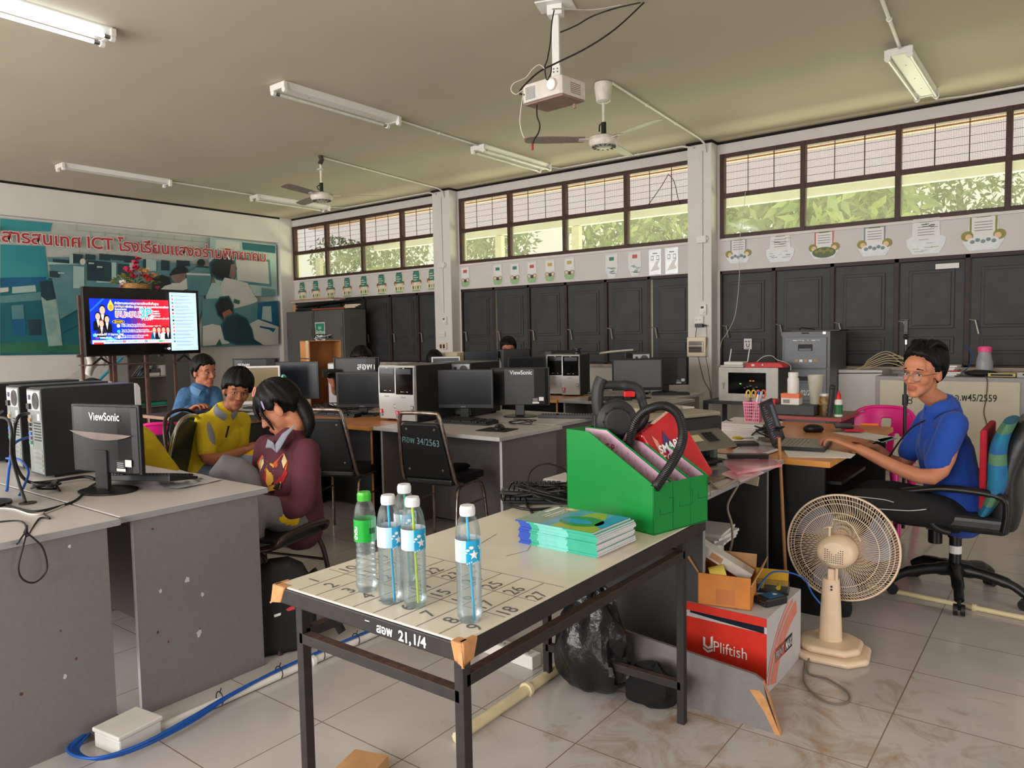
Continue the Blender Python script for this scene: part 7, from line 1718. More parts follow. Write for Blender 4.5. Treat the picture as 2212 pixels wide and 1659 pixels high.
for k in range(9):
 x,y=-1.48,4.16;mb=MB();mb.T=TR((x+.01*math.sin(k*3),y,Z+.011*k),(0,0,.12*math.sin(k*5)));mb.b2((-.12,-.16,0),(.12,.16,.0105),paper_white);tag(mb.build('paper_bundle'),'white paper bundle in the pile under the pink pencil basket','papers','paper bundles under the pink basket')
bs=thing('pencil_basket','pink lattice pencil basket on the paper pile','basket',(-1.45,4.15,Z+.1));pkm=M('basket_pink',(240,150,176),.4)
mb=MB()
for s1 in(-1,1):
 for i in range(8):u=-.04+.0114*i;mb.cyl((u*.9,s1*.038,0),(u*1.08,s1*.047,.11),.0026,pkm,5);mb.cyl((s1*.038,u*.9,0),(s1*.047,u*1.08,.11),.0026,pkm,5)
for z in(0,.02,.038,.056,.074,.092,.108):q3=.039+.008*z/.11;mb.tube([(-q3,-q3,z),(q3,-q3,z),(q3,q3,z),(-q3,q3,z)],.003 if z<.1 else .005,pkm,5,closed=True)
mb.b2((-.038,-.038,0),(.038,.038,.003),pkm);mb.build('lattice',bs)
for k,(c,x,y,lab,m)in enumerate((('scissors',-.02,.0,'yellow handled scissors standing in the pink basket',M('handle_yellow',(224,186,80),.4)),('scissors',.03,.015,'orange handled scissors standing in the pink basket',M('handle_orange',(226,100,50),.4)))):
 t=thing('scissors',lab,c,(-1.45+x,4.15+y,Z+.103),.9);mb=MB()
 for s in(-1,1):mb.tube([(s*.017+.013*math.cos(a),0,.15+.022*math.sin(a))for a in[2*PI*i/14 for i in range(14)]],.0045,m,7,closed=True)
 mb.build('handles',t,smooth=60);mb=MB();mb.b2((-.008,-.002,.0),(.008,.002,.13),steel);mb.build('blades',t)
for k,(x,y,m,lab)in enumerate(((.0,-.02,white_plastic,'white marker with blue end standing in the pink basket'),(.02,-.025,M('pen_grey',(170,170,180),.4),'grey pen standing in the pink basket'))):
 mb=MB();p=Vector((-1.45+x,4.15+y,Z+.104));q4=p+Vector((.03,-.01*k,.15));mb.cyl(p,q4,.007,m,8);mb.cyl(q4,q4+(q4-p)*.12,.0075,cable_blue if k==0 else m,8);tag(mb.build('pen',smooth=50),lab,'pen')
t=thing('mouse','black mouse behind the laptop on the cluttered desk','mouse',at(1757,930,z=.76),.5);mb=MB();mb.ball((0,0,.01),(.06,.036,.03),black_plastic,16);mb.build('body',t,smooth=60)
t=thing('mouse','second black mouse between paper pile and laptop screen','mouse',at(1668,935,z=.76),-.4);mb=MB();mb.ball((0,0,.01),(.06,.038,.032),black_plastic,16);mb.build('body',t,smooth=60)
tangle('black cables curled behind the laptop on the cluttered desk',(-1.32,4.0,Z),(.10,.09),14,41,zh=.10)
cable('cable','black cable arching from the printer to the cluttered desk',[at(1567,905,z=.86),at(1600,918,z=.83),at(1640,932,z=.79),at(1690,945,z=.765),at(1720,955,z=.757)],.004,cable_black)
t=thing('tablet','black calculator with an orange pen on the far part of the cluttered desk','calculator',at(1822,922,z=.775),.3);mb=MB();mb.b2((-.05,-.09,0),(.05,.09,.012),black_plastic);mb.build('case',t,bevel=.003)
mb=MB();p=at(1860,917,z=.775);mb.cyl(p,p+Vector((.09,.03,0)),.008,M('pen_orange',(240,130,40),.4),8);tag(mb.build('pen',smooth=50),'orange highlighter lying at the far edge of cluttered desk','pen')
mb=MB();mb.T=TR(at(1840,929,z=.76),(0,0,.4));mb.b2((-.05,-.08,0),(.05,.1,.014),M('red_book',(206,40,70),.4));tag(mb.build('booklet'),'pinkish red booklet beside the calculator','book')
# second small table with bottles
sd=desk('side_desk','small red edged table behind the laptop with medicine jar and glue',-1.78,-1.22,5.12,5.62,M('wood_top',(130,96,76),.5),blk_lam,z=.78,edge=M('red_edge',(170,76,72),.5))
mb=MB();mb.b2((-1.66,5.16,.782),(-1.4,5.34,.85),dark_lam);tag(mb.build('drawer_box',bevel=.004),'dark grey box under the medicine carton','box')
t=thing('medicine_carton','small orange and white carton under the white jar','box',(-1.56,5.22,.851));mb=MB();mb.b2((-.065,-.04,0),(.055,.04,.075),M('carton_white',(220,214,206),.5));mb.b2((-.066,-.041,.045),(.056,.041,.0755),M('carton_orange2',(226,116,70),.5))
for k in range(9):mb.b2((-.05+.005*k,-.0412,.01),(-.0475+.005*k,-.0402,.035),ink)
mb.build('carton',t)
t=thing('medicine_jar','white plastic jar standing on the orange and white carton','jar',(-1.555,5.22,.9265));mb=MB();mb.lathe([(0,0),(.036,0),(.038,.006),(.038,.10),(.03,.115),(.03,.12)],white_plastic,22);mb.build('body',t,smooth=40);mb=MB();mb.lathe([(.033,.118),(.033,.145),(0,.146)],white_plastic,22);mb.build('lid',t,smooth=40)
t=thing('plastic_cup','tall translucent plastic cup right of the white jar','cup',(-1.43,5.3,.851));mb=MB();mb.lathe([(0,0),(.035,0),(.052,.2),(.050,.2),(.033,.004),(0,.004)],M('cup_frost',(206,202,186),.3,alpha=.6),24);mb.build('body',t,smooth=40)
t=thing('glue_bottle','white glue bottle with red nozzle and green label','bottle',(-1.26,5.22,.781));mb=MB();mb.lathe([(0,0),(.026,0),(.026,.1),(.02,.115),(0,.116)],white_plastic,18);mb.lathe([(.0265,.015),(.0265,.08)],M('glue_label',(30,110,60),.4),18);mb.build('body',t,smooth=40);mb=MB();mb.lathe([(.018,.114),(.016,.14),(.004,.17),(0,.17)],red_lam,14);mb.build('nozzle',t,smooth=40)
mb=MB();mb.cyl((-1.31,5.2,.781),(-1.295,5.2,.97),.018,M('microphone_black',(40,40,42),.5),12);mb.ball((-1.294,5.2,.975),.021,MATS['microphone_black'],12);tag(mb.build('microphone',smooth=50),'dark upright microphone left of the glue bottle','microphone')
mb=MB();mb.b2((-1.73,5.2,.782),(-1.67,5.3,.88),red_lam);tag(mb.build('red_carton',bevel=.003),'red carton left of the dark grey box','box')
t=thing('snack_jar','clear jar with gold contents between the cup and the microphone','jar',(-1.36,5.3,.781));mb=MB();mb.lathe([(0,0),(.045,0),(.045,.12),(.04,.13)],M('gold_contents',(170,130,60),.4,rgb2=(70,50,36),scale=60),20);mb.build('body',t,smooth=40);mb=MB();mb.lathe([(.043,.128),(.043,.145),(0,.146)],silver,20);mb.build('lid',t,smooth=40)
# thin black stand with a phone clamp
t=thing('tripod','thin black telescopic stand with phone clamp behind the man','stand',(-.885,5.0+.35,0));x5=0
mb=MB();mb.cyl((0,0,0.05),(0,0,.9),.011,black_plastic,10);mb.cyl((0,0,.9),(0,0,1.26),.0085,black_plastic,10);mb.cyl((0,0,1.255),(0,0,1.285),.009,chrome,10);mb.cyl((0,0,.86),(0,0,.93),.017,black_plastic,12);mb.build('pole',t,smooth=50)
mb=MB();mb.ball((0,0,1.305),.018,black_plastic,12);mb.b2((-.012,-.014,1.32),(.012,.014,1.42),black_plastic);mb.b2((-.03,-.016,1.41),(.02,.016,1.418),black_plastic);mb.b2((-.025,-.016,1.328),(.015,.016,1.335),black_plastic);mb.build('phone_clamp',t,bevel=.002)
mb=MB()
for z in(.885,.91):mb.tube([(.03+.012*math.cos(a),-.012,z+.012*math.sin(a))for a in[2*PI*i/12 for i in range(12)]],.003,black_plastic,5,closed=True)
mb.build('hook',t)
for k in range(3):
 a=2*PI*k/3+.4;mb=MB();mb.cyl((0,0,.25),(.22*math.cos(a),.22*math.sin(a),.005),.008,black_plastic,8);mb.build('leg',t,smooth=50)
# office chair
oc_=thing('office_chair','black leather office chair with blue cushion, the man sits on it','office chair',(-.47,4.28,0),math.radians(180))
lea=M('black_leather',(30,30,31),.4,var=.12,scale=40,bump=.12)
mb=MB();mb.prism([(-.24,-.22),(.24,-.24),(.26,-.2),(.26,.2),(.24,.24),(-.24,.22)],'z',.38,.475,lea);mb.build('seat',oc_,bevel=.035,seg=4)
mb=MB();nb=9;rows=[]
for i in range(nb+1):
 v=i/nb;z=.40+.53*v;x=-.21-.10*v+.03*math.sin(v*PI);w2=.235*(1-.12*(2*v-1)**2)*(1 if v<.9 else .93);rows.append((x,z,w2,.055+.012*math.sin(v*PI*3)))
vs=[];fs=[];
for x,z,w2,th in rows:
 for a in range(16):an=2*PI*a/16;ca,sa=math.cos(an),math.sin(an);vs.append((x+th*(abs(ca)**.6)*(1 if ca>0 else-1)*1.0,w2*(abs(sa)**.5)*(1 if sa>0 else-1),z))
for i in range(nb):
 for a in range(16):fs.append([i*16+a,i*16+(a+1)%16,(i+1)*16+(a+1)%16,(i+1)*16+a])
fs+=[list(range(16))[::-1],[nb*16+a for a in range(16)]]
mb.add(vs,fs,lea);mb.build('backrest',oc_,smooth=60,bevel=.02)
for s in(-1,1):
 mb=MB();mb.tube(spline([(-.22,s*.275,.42),(-.23,s*.28,.52),(-.20,s*.285,.585),(.0,s*.285,.60),(.15,s*.285,.575),(.20,s*.283,.555),(.13,s*.28,.50),(.06,s*.275,.41),(.0,s*.25,.385)],6),.021,black_plastic,10,sq=(.8,1.2));mb.build('armrest',oc_,smooth=60)
mb=MB();mb.cyl((0,0,.16),(0,0,.36),.028,black_plastic,16);mb.cyl((0,0,.3),(0,0,.37),.035,black_plastic,16);mb.b2((-.10,-.09,.345),(.12,.09,.38),black_plastic);mb.cyl((.09,.0,.26),(.09,.0,.345),.033,black_plastic,14);mb.build('gas_lift',oc_,smooth=40)
mb=MB();mb.lathe([(.0285,.22),(.0285,.26)],paper_white,16);mb.build('lift_label',oc_)
for k in range(5):
 a=2*PI*k/5+math.radians(28);d=Vector((math.cos(a),math.sin(a),0))
 mb=MB();mb.tube(spline([Vector((0,0,.14)),d*.12+Vector((0,0,.135)),d*.24+Vector((0,0,.11)),d*.30+Vector((0,0,.075))],5),[.036]*4+[.028]*6+[.022]*6,black_plastic,10);lg_=mb.build('leg',oc_,smooth=60)
 mb=MB();s_=d.cross(Vector((0,0,1)));c=d*.30+Vector((0,0,.028))
 for q5 in(-1,1):mb.cyl(c+s_*.006*q5,c+s_*.024*q5,.027,black_plastic,16)
 mb.cyl(c,c+Vector((0,0,.05)),.009,black_plastic,8);mb.build('caster',lg_,smooth=40)
pl=M('plaid_teal',(30,120,150),.9,rgb2=(40,92,150),scale=14,var=.2);pg2=M('plaid_green',(86,128,96),.9,scale=30)
t=thing('cushion','blue green plaid cushion squeezed behind the man on the office chair','cushion',(-.275,4.18,.48),0)
mb=MB();rows=[]
for i in range(10):
 v=i/9;z=.0+.44*v;x=-.06+.10*v+.02*math.sin(v*6);w2=.20-.02*math.cos(v*9);th=.03+.022*math.sin(PI*min(1,v*1.05));rows.append((x,z,w2,th))
vs=[];fs=[]
for x,z,w2,th in rows:
 for a in range(14):an=2*PI*a/14;vs.append((x+th*math.cos(an),w2*math.sin(an),z))
for i in range(9):
 for a in range(14):fs.append([i*14+a,i*14+(a+1)%14,(i+1)*14+(a+1)%14,(i+1)*14+a])
fs+=[list(range(14))[::-1],[9*14+a for a in range(14)]]
i0=len(fs);mb.add(vs,fs,pl)
for k in range(len(mb.m)):
 if(k//14)in(1,5,8):mb.m[k]=mb.mi(pg2)
mb.build('pad',t,smooth=70)
mb=MB();mb.b2((-.355,4.05,.50),(-.325,4.5,.88),M('red_cloth',(176,26,44),.9));o=mb.build('cloth',bevel=.01);tag(o,'red cloth hanging between the man and the plaid cushion','cloth')
# ---------------------------------------------------------------- people
skin_a=M('skin_tan',(186,122,92),.5,var=.05,scale=12,spec=.35);skin_b=M('skin_brown',(172,110,84),.5,var=.05,scale=12,spec=.35);lip_m=M('lips',(166,88,78),.45)
hair_m=M('black_hair',(11,10,10),.5,var=.3,scale=60,bump=.2,spec=.25);eye_w=M('eye_white',(214,204,196),.25);eye_d=M('iris_dark',(24,16,14),.12)
def solid(name,parts,vox,mats,parent=None,matfn=None,smooth=3,fac=.5):
 "melts overlapping closed shapes into one continuous skin"
 mb=MB();m0=mats[0]
 for p in parts:
  if p[0]=='l':mb.tube(spline(p[1],5)if len(p[1])>2 else p[1],interp(p[2],len(p[1]),5)if len(p[1])>2 else p[2],m0,14,sq=p[3]if len(p)>3 else None,up=p[4]if len(p)>4 else None);[mb.ball(p[1][e],p[2][e]*.98,m0,12)for e in((0,-1)if len(p)<4 else())]
  else:mb.ball(p[1],p[2],m0,18,p[3]if len(p)>3 else None)
 o=mb.build('tmp');r=o.modifiers.new('r','REMESH');r.mode='VOXEL';r.voxel_size=vox
 s=o.modifiers.new('s','SMOOTH');s.iterations=smooth;s.factor=fac
 dg=bpy.context.evaluated_depsgraph_get();dg.update()
 me=bpy.data.meshes.new_from_object(o.evaluated_get(dg));old=o.data;bpy.data.objects.remove(o);bpy.data.meshes.remove(old)
 me.materials.clear()
 for m in mats:me.materials.append(m)
 if matfn:
  n=len(me.polygons);c=np.empty(n*3);me.polygons.foreach_get('center',c);c=c.reshape(-1,3)
  me.polygons.foreach_set('material_index',matfn(c).astype(np.int32))
 else:me.polygons.foreach_set('material_index',np.zeros(len(me.polygons),dtype=np.int32))
 me.shade_smooth();me.name=name
 q=bpy.data.objects.new(name,me);COL.objects.link(q)
 if parent:q.parent=parent;q.matrix_parent_inverse=parent.matrix_basis.inverted()
 return q
def interp(r,n,k):
 out=[]
 for i in range(n-1):
  for j in range(k):out.append(r[i]+(r[i+1]-r[i])*j/k)
 return out+[r[-1]]
def headT(pos,head,pitch=0,roll=0,s=1.0):return Matrix.Translation(pos)@Euler((math.radians(roll),math.radians(pitch),math.radians(head)),'XYZ').to_matrix().to_4x4()@Matrix.Scale(s,4)
def head_parts(T):
 s=T.to_scale().x;R=T.to_3x3().normalized().to_euler()
 P=lambda*c:T@Vector(c)
 def B(c,r):return('b',P(*c),tuple(v*s for v in r),R)
 L=[B((-.012,0,.045),(.098,.076,.083)),B((.022,0,-.025),(.066,.062,.08)),B((.05,0,-.075),(.038,.043,.035)),B((.068,0,-.098),(.022,.026,.018)),B((.05,.034,-.022),(.034,.03,.034)),B((.05,-.034,-.022),(.034,.03,.034)),
   B((.062,0,.05),(.03,.055,.04)),('l',[P(.084,0,.018),P(.096,0,-.008),P(.106,0,-.028)],[.0075*s,.0085*s,.0115*s]),B((.094,.012,-.031),(.011,.009,.008)),B((.094,-.012,-.031),(.011,.009,.008)),
   ('l',[P(.066,.05,.026),P(.083,.02,.027),P(.083,-.02,.027),P(.066,-.05,.026)],[.009*s,.009*s,.009*s,.009*s]),B((.087,0,-.058),(.010,.024,.0065)),B((.085,0,-.070),(.011,.019,.0075))]
 for y in(.078,-.078):L+=[B((-.012,y,-.008),(.02,.010,.032)),B((-.004,y*.95,-.014),(.010,.012,.018))]
 return L
def hand_parts(w,k,up,side,curl=.5,sc=1.0):
 "palm from wrist w to knuckles k; up is the back of the hand; side +1: thumb towards up x dir"
 w,k=Vector(w),Vector(k);d=(k-w).normalized();up=(Vector(up)-d*d.dot(Vector(up))).normalized();lat=d.cross(up)*side;out=[]
 L0=(.038,.043,.039,.030)
 for i in range(4):
  off=(-.030+.020*i)*sc;kn=k-lat*off*1.0+d*(.006 if i in(1,2)else 0)
  out.append(('l',[w-lat*off*.45,kn],[.0145*sc,.0115*sc]));p=kn;a=curl*.35
  seg=[p]
  for j,f in enumerate((1.0,.72,.55)):
   dd=d*math.cos(a)-up*math.sin(a);p=p+dd*L0[i]*f*sc;seg.append(p);a+=curl*(.75+.1*i)
  out.append(('l',seg,[.0098*sc,.0088*sc,.008*sc,.0068*sc]))
 b=w+d*.03*sc+lat*.018*sc;t1=b+(d*.6+lat*.65-up*.25).normalized()*.04*sc;t2=t1+(d*.9+lat*.15-up*.35).normalized()*.03*sc
 out.append(('l',[w+lat*.008*sc,t1,t2],[.015*sc,.0105*sc,.008*sc]));return out
def face(root,T,look=(0,0),shut=.0,brow=.0):
 s=T.to_scale().x
 for y in(.031,-.031):
  mb=MB();mb.T=T;mb.ball((.0765,y,.004),(.0095,.0135,.0056*(1-shut)),eye_w,14);mb.ball((.0815,y+look[0],.004+look[1]),(.0056,.0058,.0056*(1-shut)),eye_d,12);e=mb.build('eye',root,smooth=60);e.matrix_parent_inverse=root.matrix_basis.inverted()
 mb=MB();mb.T=T
 for y in(1,-1):
  mb.tube([T.inverted()@(T@Vector(p))for p in((.0835,y*.014,.026+brow),(.0865,y*.030,.033),(.074,y*.052,.027))],[.0036,.0042,.002],hair_m,6)
  mb.tube([(.0855,y*.015,.0075),(.0900,y*.030,.0115-shut*.008),(.0790,y*.048,.007)],[.0013,.0020,.0013],hair_m,5)
 e=mb.build('eyebrow',root,smooth=60);e.matrix_parent_inverse=root.matrix_basis.inverted()
def shell_hair(T,root,line,vol=.016,top=.0,seed=1,back=.0,rag=.010,extra=(),n=72):
 "hair as one tufted shell over the skull; line(az) is the height of the hairline, az 0 at the forehead, 1 at the nape"
 rnd=random.Random(seed);ph=[(rnd.uniform(0,6.3),rnd.randint(9,31),rnd.uniform(.3,1))for _ in range(9)];c0=Vector((-.016,0,.036));rr=Vector((.099,.079,.094));mb=MB();mb.T=T;vs=[];fs=[];h=44
 for i in range(h+1):
  el=-PI/2+PI*i/h
  for k in range(n):
   a=2*PI*k/n;az=abs(((a+PI)%(2*PI))-PI)/PI;d=Vector((math.cos(el)*math.cos(a),math.cos(el)*math.sin(a),math.sin(el)))
   sk=1/math.sqrt((d.x/rr.x)**2+(d.y/rr.y)**2+(d.z/rr.z)**2);nz=sum(w*math.sin(f*a+p+2.5*el)for p,f,w in ph)/4
   zl=line(az)+rag*nz;z=c0.z+d.z*sk;m=min(1,max(0,(z-zl)/.014));t=(vol+top*max(0,d.z)+back*max(0,-d.x))*(1+.22*nz)
   vs.append(c0+d*(sk*.90*(1-m)+(sk+t)*m if m<1 else sk+t))
 for i in range(h):
  for k in range(n):fs.append([i*n+k,i*n+(k+1)%n,(i+1)*n+(k+1)%n,(i+1)*n+k])
 mb.add(vs,fs,hair_m)
 for pts,r in extra:mb.T=Matrix.Identity(4);mb.tube(spline(pts,6),interp(r,len(pts),6),hair_m,12);mb.ball(pts[-1],r[-1],hair_m,8)
 return childof(root,mb,'hair',smooth=75)
def hl(f,temple,ear=.0,nape=-.055):
 def g(az):
  if az<.30:return f+(temple-f)*(az/.30)**2
  if az<.46:return temple+(ear-.012-temple)*(az-.30)/.16
  if az<.56:return ear-.012+.05*(1-abs(az-.51)/.05)
  return ear+.02+(nape-ear-.02)*min(1,(az-.56)/.18)
 return g
def cap_hair(T,b,fringe=.06,vol=1.0,seed=1):return shell_hair(T,b,hl(fringe,fringe-.004),.012*vol**2,.012*vol**2,seed)
def collar_ring(b,c,ax,head,r,w,m,op=.7):
 ax=Vector(ax).normalized();f=Vector((math.cos(math.radians(head)),math.sin(math.radians(head)),0));f=(f-ax*f.dot(ax)).normalized();s=ax.cross(f);P=[]
 for i in range(25):a=op+(2*PI-2*op)*i/24;P.append(Vector(c)+(f*math.cos(a)+s*math.sin(a))*r-ax*(.035*max(0,math.cos(a))**2))
 mb=MB();mb.tube(P,w,m,8,sq=(1.3,.38),up=ax);return childof(b,mb,'collar',smooth=60)
def V(px,py,d):return at(px,py,d=d)
def person(label,head,J,skin=skin_a,shirt=None,trousers=None,sleeve=1.0,legs=True,hands=(1,1),curl=.6,vox=.0048,hair=None,shirt_fn=None,chest_r=.108,up=((0,0,1),(0,0,1)),eyes=True,shut=0,look=(0,0),tr_fn=None,th_r=.083):
 T=headT(*head);root_loc=Vector((J['pel'].x,J['pel'].y,0));P=head_parts(T)
 ch,pe,nk=J['chest'],J['pel'],J['neck'];P.append(('l',[T@Vector((-.025,0,-.06)),T@Vector((-.03,0,-.10)),nk],[.052,.047,.05]));P.append(('l',[nk,ch,pe],[.055,.075,.085]))
 lat=(J['ls']-J['rs']).normalized();P.append(('l',[J['ls'],J['rs']],[.042,.042]))
 for i,s in enumerate(('l','r')):
  if s+'e' not in J:continue
  P.append(('l',[J[s+'s'],J[s+'e'],J[s+'w']],[.045,.040,.0245]))
  if hands[i]:P+=hand_parts(J[s+'w'],J[s+'h'],up[i],1 if s=='l' else-1,curl)
 if legs:
  for s in('l','r'):
   hp=pe+lat*(.085 if s=='l' else-.085);P.append(('l',[hp,J[s+'k'],J[s+'a']],[.075,.05,.034]));fwd=(J[s+'k']-hp);fwd.z=0;fwd.normalize();P.append(('l',[J[s+'a']-Vector((0,0,.02)),J[s+'a']+fwd*.13-Vector((0,0,.045))],[.036,.03]))
 Ti=np.array(T.inverted())
 def mf(c):
  h=c@Ti[:3,:3].T+Ti[:3,3];return((h[:,0]>.07)&(abs(h[:,1])<.024-.0)&(h[:,2]<-.0535)&(h[:,2]>-.0765)&(abs(h[:,1])<.026-.35*abs(h[:,2]+.064))).astype(int)
 b=solid('person',P,vox,[skin,lip_m],None,mf);b.data.transform(Matrix.Translation(-root_loc));b.location=root_loc;tag(b,label,'person')
 if eyes:face(b,T,look,shut)
 if hair:hair(T,b)
 S=[]
 for s in(1,-1):S.append(('l',[pe+lat*s*.075+Vector((0,0,-.02)),pe.lerp(ch,.5)+lat*s*.065,ch+lat*s*.07],[chest_r*1.04,chest_r,chest_r]))
 S+=[('l',[J['ls']-Vector((0,0,.012)),ch.lerp(nk,.62),J['rs']-Vector((0,0,.012))],[.058,.072,.058]),('b',ch,(.11,.11,.12)),('b',nk-Vector((0,0,.035)),(.085,.085,.055)),('l',[nk-Vector((0,0,.03)),ch],[.088,.115])]
 for s in('l','r'):
  if s+'e' not in J:continue
  a,e,w=J[s+'s'],J[s+'e'],J[s+'w']
  S.append(('l',[a,a.lerp(e,sleeve)],[.063,.060])if sleeve<=1 else('l',[a,e,e.lerp(w,sleeve-1)],[.066,.06,.046]))
 o=solid('shirt',S,.0075,shirt,b,shirt_fn,smooth=4)
 if legs and trousers:
  Q=[('b',pe-Vector((0,0,.03)),(.13,.13,.10))]
  for s in('l','r'):Q.append(('l',[pe+lat*(.088 if s=='l' else-.088)-Vector((0,0,.02)),J[s+'k'],J[s+'a']+Vector((0,0,.03))],[th_r+.01,th_r-.018,.055]))
  solid('trousers',Q,.008,trousers,b,tr_fn,smooth=4)
  for s in('l','r'):mb=MB();q=J[s+'a'];fw=J[s+'k']-pe;fw.z=0;fw.normalize();mb.tube([q-Vector((0,0,.035))-fw*.05,q-Vector((0,0,.035))+fw*.06,q-Vector((0,0,.05))+fw*.17],[.045,.045,.03],black_matte,12);e=mb.build('shoe',b,smooth=60);e.matrix_parent_inverse=b.matrix_basis.inverted()
 return b,T
def near(c,a,b_,r):
 a,b_=np.array(a),np.array(b_);d=b_-a;t=np.clip(((c-a)@d)/(d@d),0,1);return(np.linalg.norm(c-(a+t[:,None]*d),axis=1)<r).astype(int)
def childof(b,mb,name,**k):o=mb.build(name,b,**k);o.matrix_parent_inverse=b.matrix_basis.inverted();return o
def strip(b,name,pts,r,m,sq=(.35,1),up=None):mb=MB();mb.tube(spline(pts,6),r,m,8,sq=sq,up=up);return childof(b,mb,name,smooth=60)
blue_s=M('royal_blue_cloth',(20,66,158),.8,var=.08,scale=8,sheen=.1);blk_cloth=M('black_cloth',(24,24,26),.85);maroon=M('maroon_cloth',(92,46,58),.9,var=.12,scale=10);grey_cl=M('grey_sweat_cloth',(128,124,130),.9,var=.06,scale=14);yel_cl=M('yellow_polo_cloth',(222,194,36),.85,var=.08,scale=9);bg_cl=M('blue_grey_cloth',(140,152,182),.9,var=.08,scale=12);grey_tr=M('grey_trim_cloth',(140,144,156),.85);denim=M('denim_cloth',(52,92,136),.9,rgb2=(82,122,164),scale=22);yel_st=M('yellow_stripe_cloth',(236,192,20),.8)
# the man at the laptop
Jm=dict(neck=V(2036,872,3.70),chest=V(2038,965,3.74),pel=V(2068,1100,3.74),ls=V(2062,915,3.54),rs=V(2008,905,3.92),le=V(2012,1030,3.50),lw=V(1855,970,3.68),lh=V(1806,950,3.74),re=V(1950,1000,3.98),rw=V(1893,968,3.98),rh=V(1855,953,3.99),lk=V(1812,1098,3.50),la=V(1815,1330,3.55),rk=V(1850,1075,3.86),ra=V(1850,1300,3.9))
def man_hair(T,b):
 P=lambda*c:T@Vector(c);rnd=random.Random(5)
 shell_hair(T,b,hl(.088,.052,.004,-.06),.010,.016,5,.016,.006,[([P(.03,y*.5,.118),P(-.02,y*.7,.146+rnd.uniform(-.004,.008)),P(-.08,y*.8,.125+rnd.uniform(-.004,.01)),P(-.122,y*.7,.075)],[.008,.017,.017,.008])for y in(-.08,-.05,-.02,.01,.04,.07)]+[([P(.072,.045,.10),P(.052,.066,.082),P(.03,.078,.06)],[.004,.007,.004])])
b,T=person('man in a royal blue shirt and glasses typing on a laptop',(V(1993,806,3.62),246,5,-3,.98),Jm,skin_a,[blue_s],[blk_cloth],sleeve=.74,hair=man_hair,curl=.75,look=(.004,.0),chest_r=.112)
mb=MB();mb.T=T
for y in(1,-1):mb.tube([(.104,y*.033+.026*math.cos(a),-.004+.0235*math.sin(a))for a in[2*PI*i/28 for i in range(28)]],.0011,steel,5,closed=True);mb.tube([(.098,y*.058,.002),(.04,y*.079,.006),(-.008,y*.083,.006)],.0012,steel,5);mb.poly([(.104,y*.033+.0255*math.cos(a),-.004+.023*math.sin(a))for a in[2*PI*i/20 for i in range(20)]],PET)
mb.tube([(.104,.008,.0),(.108,0,.003),(.104,-.008,.0)],.0012,steel,5);childof(b,mb,'glasses',smooth=60)
collar_ring(b,V(2030,876,3.66),(-.25,-.05,1),200,.066,.022,blue_s,.35)
strip(b,'bag_strap',[V(1998,908,3.58),V(1968,925,3.62),V(1942,955,3.68),V(1922,985,3.72)],.012,blk_cloth)
for a,q in((((1800,1068),(1900,1078),(1930,1085)),3.40),(((1880,1098),(1960,1103),(2000,1100)),3.45)):strip(b,'stripe',[V(x,y,q-.02)for x,y in a],.005,paper_white)
# the girl in the maroon sweatshirt
Jg=dict(neck=V(630,938,3.62),chest=V(626,1010,3.62),pel=V(632,1125,3.62),ls=V(662,975,3.50),rs=V(578,965,3.76),le=V(652,1085,3.40),lw=V(590,1095,3.42),lh=V(562,1085,3.46),re=V(560,1060,3.78),rw=V(545,1090,3.66),rh=V(530,1080,3.62),lk=V(545,1110,3.30),la=V(560,1330,3.42),rk=V(490,1008,3.62),ra=V(478,1180,3.66))
def girl_hair(T,b):
 P=lambda*c:T@Vector(c);ex=[([V(620,856,3.60),V(644,866,3.60),V(660,890,3.58),V(668,918,3.57),V(664,946,3.57)],[.026,.036,.036,.028,.008]),([P(.05,.062,.06),P(.06,.074,.02),P(.055,.078,-.03),P(.058,.072,-.07)],[.008,.008,.007,.003]),([P(.08,.02,.07),P(.098,.01,.04),P(.10,-.01,.005)],[.014,.012,.004]),([P(.08,-.02,.07),P(.097,-.03,.04),P(.098,-.035,.01)],[.014,.012,.004]),([P(.078,.04,.07),P(.09,.045,.035),P(.09,.05,.005)],[.014,.011,.004])]
 shell_hair(T,b,hl(.028,.02,.012,-.05),.013,.008,8,.004,.010,ex)
b,T=person('girl in a maroon sweatshirt with ponytail looking down at her lap',(V(604,884,3.60),221,32,0,1.02),Jg,skin_a,[maroon],[grey_cl,yel_st],tr_fn=lambda c:near(c,V(560,1110,3.22),V(600,1130,3.28),.035)|near(c,V(600,1130,3.28),V(640,1122,3.4),.035)|near(c,V(474,1030,3.52),V(486,1046,3.52),.035),sleeve=1.95,hair=girl_hair,shut=.55,hands=(1,1),chest_r=.112,look=(0,-.002))
mb=MB();mb.T=T
for c,rx,m,q in(((.035,.062,.128),.7,M('pink_clip',(236,140,130),.4),.022),((.03,.088,.052),1.3,M('lilac_clip',(170,150,200),.4),.02)):mb.tube([(c[0]+q*math.cos(a)*math.cos(rx),c[1]+.004,c[2]+q*math.cos(a)*-math.sin(rx)+.006*math.sin(a))for a in[2*PI*i/16 for i in range(16)]],.003,m,6,closed=True)
childof(b,mb,'hair_clip',smooth=60)
mb=MB();mb.T=T;[mb.tube([(-.10+.008*math.sin(a*3),.034*math.cos(a),.085+.034*math.sin(a)+.006*math.cos(a*5))for a in[2*PI*i/30 for i in range(30)]],.006,M('mint_scrunchie',(120,190,170),.6),6,closed=True)];childof(b,mb,'hair_tie',smooth=60)
gc=M('grey_collar_cloth',(150,156,172),.8)
